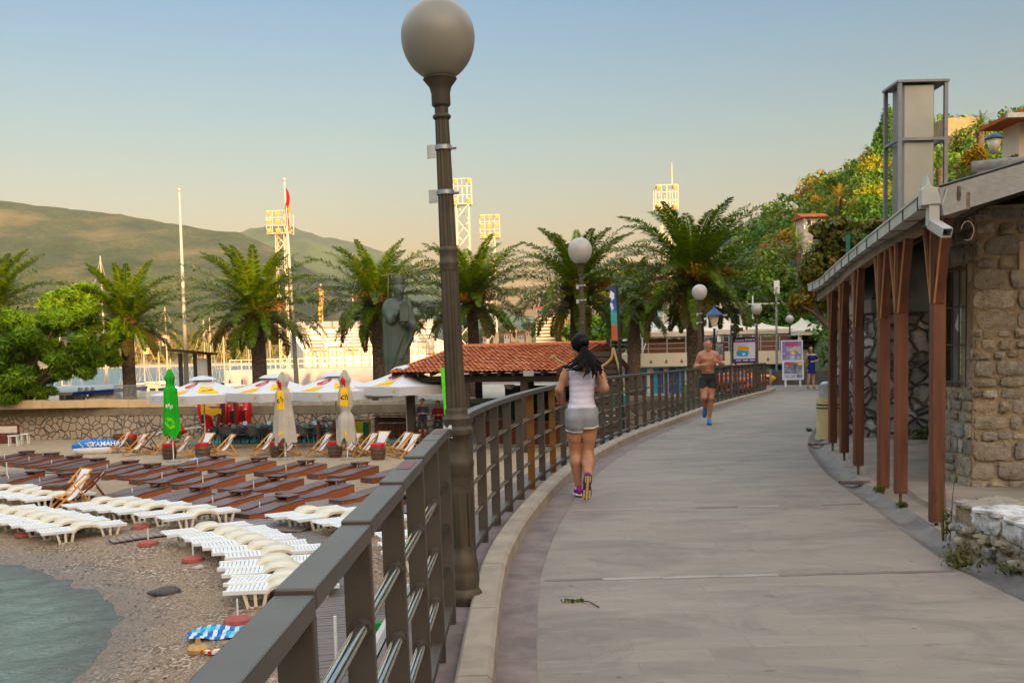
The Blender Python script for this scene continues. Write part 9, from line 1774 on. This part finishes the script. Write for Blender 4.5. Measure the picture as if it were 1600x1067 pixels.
hp=[seg(Pp(0,-.03,.045),Pp(0,.0,.050),.094,.088,k=.02)]+[seg(Pp(e*.070,-.02,.02),Pp(e*.085,-.02,-.13),.042,.028,k=.03) for e in(-1,1)]+[seg(Pp(0,-.075,.0),Pp(0,-.07,-.17),.07,.05,k=.03)]
solid('hair',hp,HAIRB,B1,h=.009,k=.02,clip=lambda x,y,z,D:-(y-(hc.y-.050)))
for sx,n_ in ((0,a_(1261.8,604.6,.05)),(1,a_(1271.3,605.0,-.05))): m=MB(); z=gz2-B1.location.z; c=n_-Vector(B1.location); m.prism([(c.x-.04,c.y+.05),(c.x+.04,c.y+.05),(c.x+.045,c.y-.15),(c.x,c.y-.20),(c.x-.045,c.y-.15)],.0,.022); m.tube([(c.x-.045,c.y-.09,.02),(c.x,c.y-.09,.075),(c.x+.045,c.y-.09,.02)],.014,6); m.build('sandal',BLACKP,B1)
m=MB(); m.box((0,0,0),(.012,.07,.14)); o=m.build('phone',BLACKP,bevel=.004); o.location=Pp(-.092,.02,-.02); tag(o,'black phone held to the ear of the woman in blue','phone')
m=MB(); m.box((0,0,0),(.20,.10,.24)); o=m.build('handbag',M('olive_bag',(.16,.13,.04),.7,.2,6),bevel=.03); o.location=a_(1259.8,569,.04); tag(o,'small olive handbag at the side of the woman in blue','handbag')
# ---------------------------------------------------------------- guests in the bar
def guest(u,v,Y,lab,shirt,seed,z0=PLZ,hd=(-.3,-1,0)):
    hc=A(u,v,Y); t=thing('person',lab,'person',(hc.x,Y,z0)); pr=[]; q=lambda x,y,z:hc+Vector((x,y,z)); pr+=[seg(q(-.10,.03,-.30),q(.10,.03,-.30),.10,.10,(YV,.8)),seg(q(0,.03,-.32),q(0,.05,-.72),.155,.145,(YV,.75)),seg(q(0,.02,-.22),q(0,.0,-.12),.05,.05),seg(q(-.19,.03,-.30),q(-.24,-.02,-.55),.05,.04),seg(q(-.24,-.02,-.55),q(-.05,-.28,-.50),.04,.028),seg(q(.19,.03,-.30),q(.23,-.02,-.55),.05,.04),seg(q(.23,-.02,-.55),q(.08,-.28,-.50),.04,.028)]
    hand(pr,q(-.05,-.28,-.50),(.6,-.5,0),(0,0,1),(0,1,0)); hand(pr,q(.08,-.28,-.50),(-.4,-.6,0),(0,0,1),(0,1,0))
    for e in(-1,1): pr+=[seg(q(e*.09,.03,-.78),q(e*.12,-.36,-.82),.085,.065),seg(q(e*.12,-.36,-.82),q(e*.12,-.34,-1.22),.06,.04),seg(q(e*.12,-.34,-1.22),q(e*.12,-.48,-1.27),.04,.035)]
    Pp=head(pr,hc,hd,ZV); solid('body',pr,SK2,t,h=.013,k=.03); facebits(t,Pp); sh=pr[:2]+[pr[3],pr[5]]; solid('shirt',sh,shirt,t,h=.013,k=.03,off=.012,clip=lambda x,y,z,D:np.maximum(z-(hc.z-.21),(hc.z-.80)-z)); 
    lg=[p for p in pr if abs(p['ra']-.085)<1e-6 or abs(p['ra']-.06)<1e-6]; solid('trousers',lg+[seg(q(-.06,.05,-.76),q(.06,.05,-.76),.13,.13)],M('dark_trousers',(.02,.022,.03),.8),t,h=.014,k=.03,off=.012,clip=lambda x,y,z,D:(hc.z-1.2)-z)
    solid('hair',[seg(Pp(0,-.03,.045),Pp(0,.0,.055),.094,.088,k=.02),seg(Pp(0,-.06,.0),Pp(0,-.05,-.05),.06,.05,k=.02)],HAIRB,t,h=.012,k=.02,clip=lambda x,y,z,D:-((x-hc.x)*hd[0]+(y-hc.y)*hd[1]-.05)*-1)
    return hc
h=guest(660,627,44.6,'guest in a dark t-shirt sitting at the table by the bar post',M('dark_shirt',(.02,.025,.05),.8),1)
c=A(663,632,44.9); put('st',st,(h.x,44.75,PLZ),.2,'bar stool under the guest at the tall table','bar stools at the tall tables')
h=guest(684,630,45.6,'guest in a wine-red top sitting half hidden by the big lamp',M('wine_shirt',(.16,.012,.03),.8),2); put('st',st,(h.x,45.75,PLZ),.6,'bar stool under the guest half hidden by the lamp','bar stools at the tall tables')
# ================================================================ AIR
m=MB(); m.bx((-3800,-420,-12),(3000,4800,900)); hz_=m.build('haze',None or M('haze_tmp',(1,1,1))); tag(hz_,'pale morning haze over the bay','haze',kind='stuff')
hm=bpy.data.materials.new('air'); hm.use_nodes=True; hm.node_tree.nodes.clear(); o_=hm.node_tree.nodes.new('ShaderNodeOutputMaterial'); v_=hm.node_tree.nodes.new('ShaderNodeVolumePrincipled'); v_.inputs['Color'].default_value=(.80,.80,.80,1); v_.inputs['Density'].default_value=.00006; v_.inputs['Anisotropy'].default_value=.2; hm.node_tree.links.new(v_.outputs[0],o_.inputs['Volume']); hz_.data.materials.clear(); hz_.data.materials.append(hm)
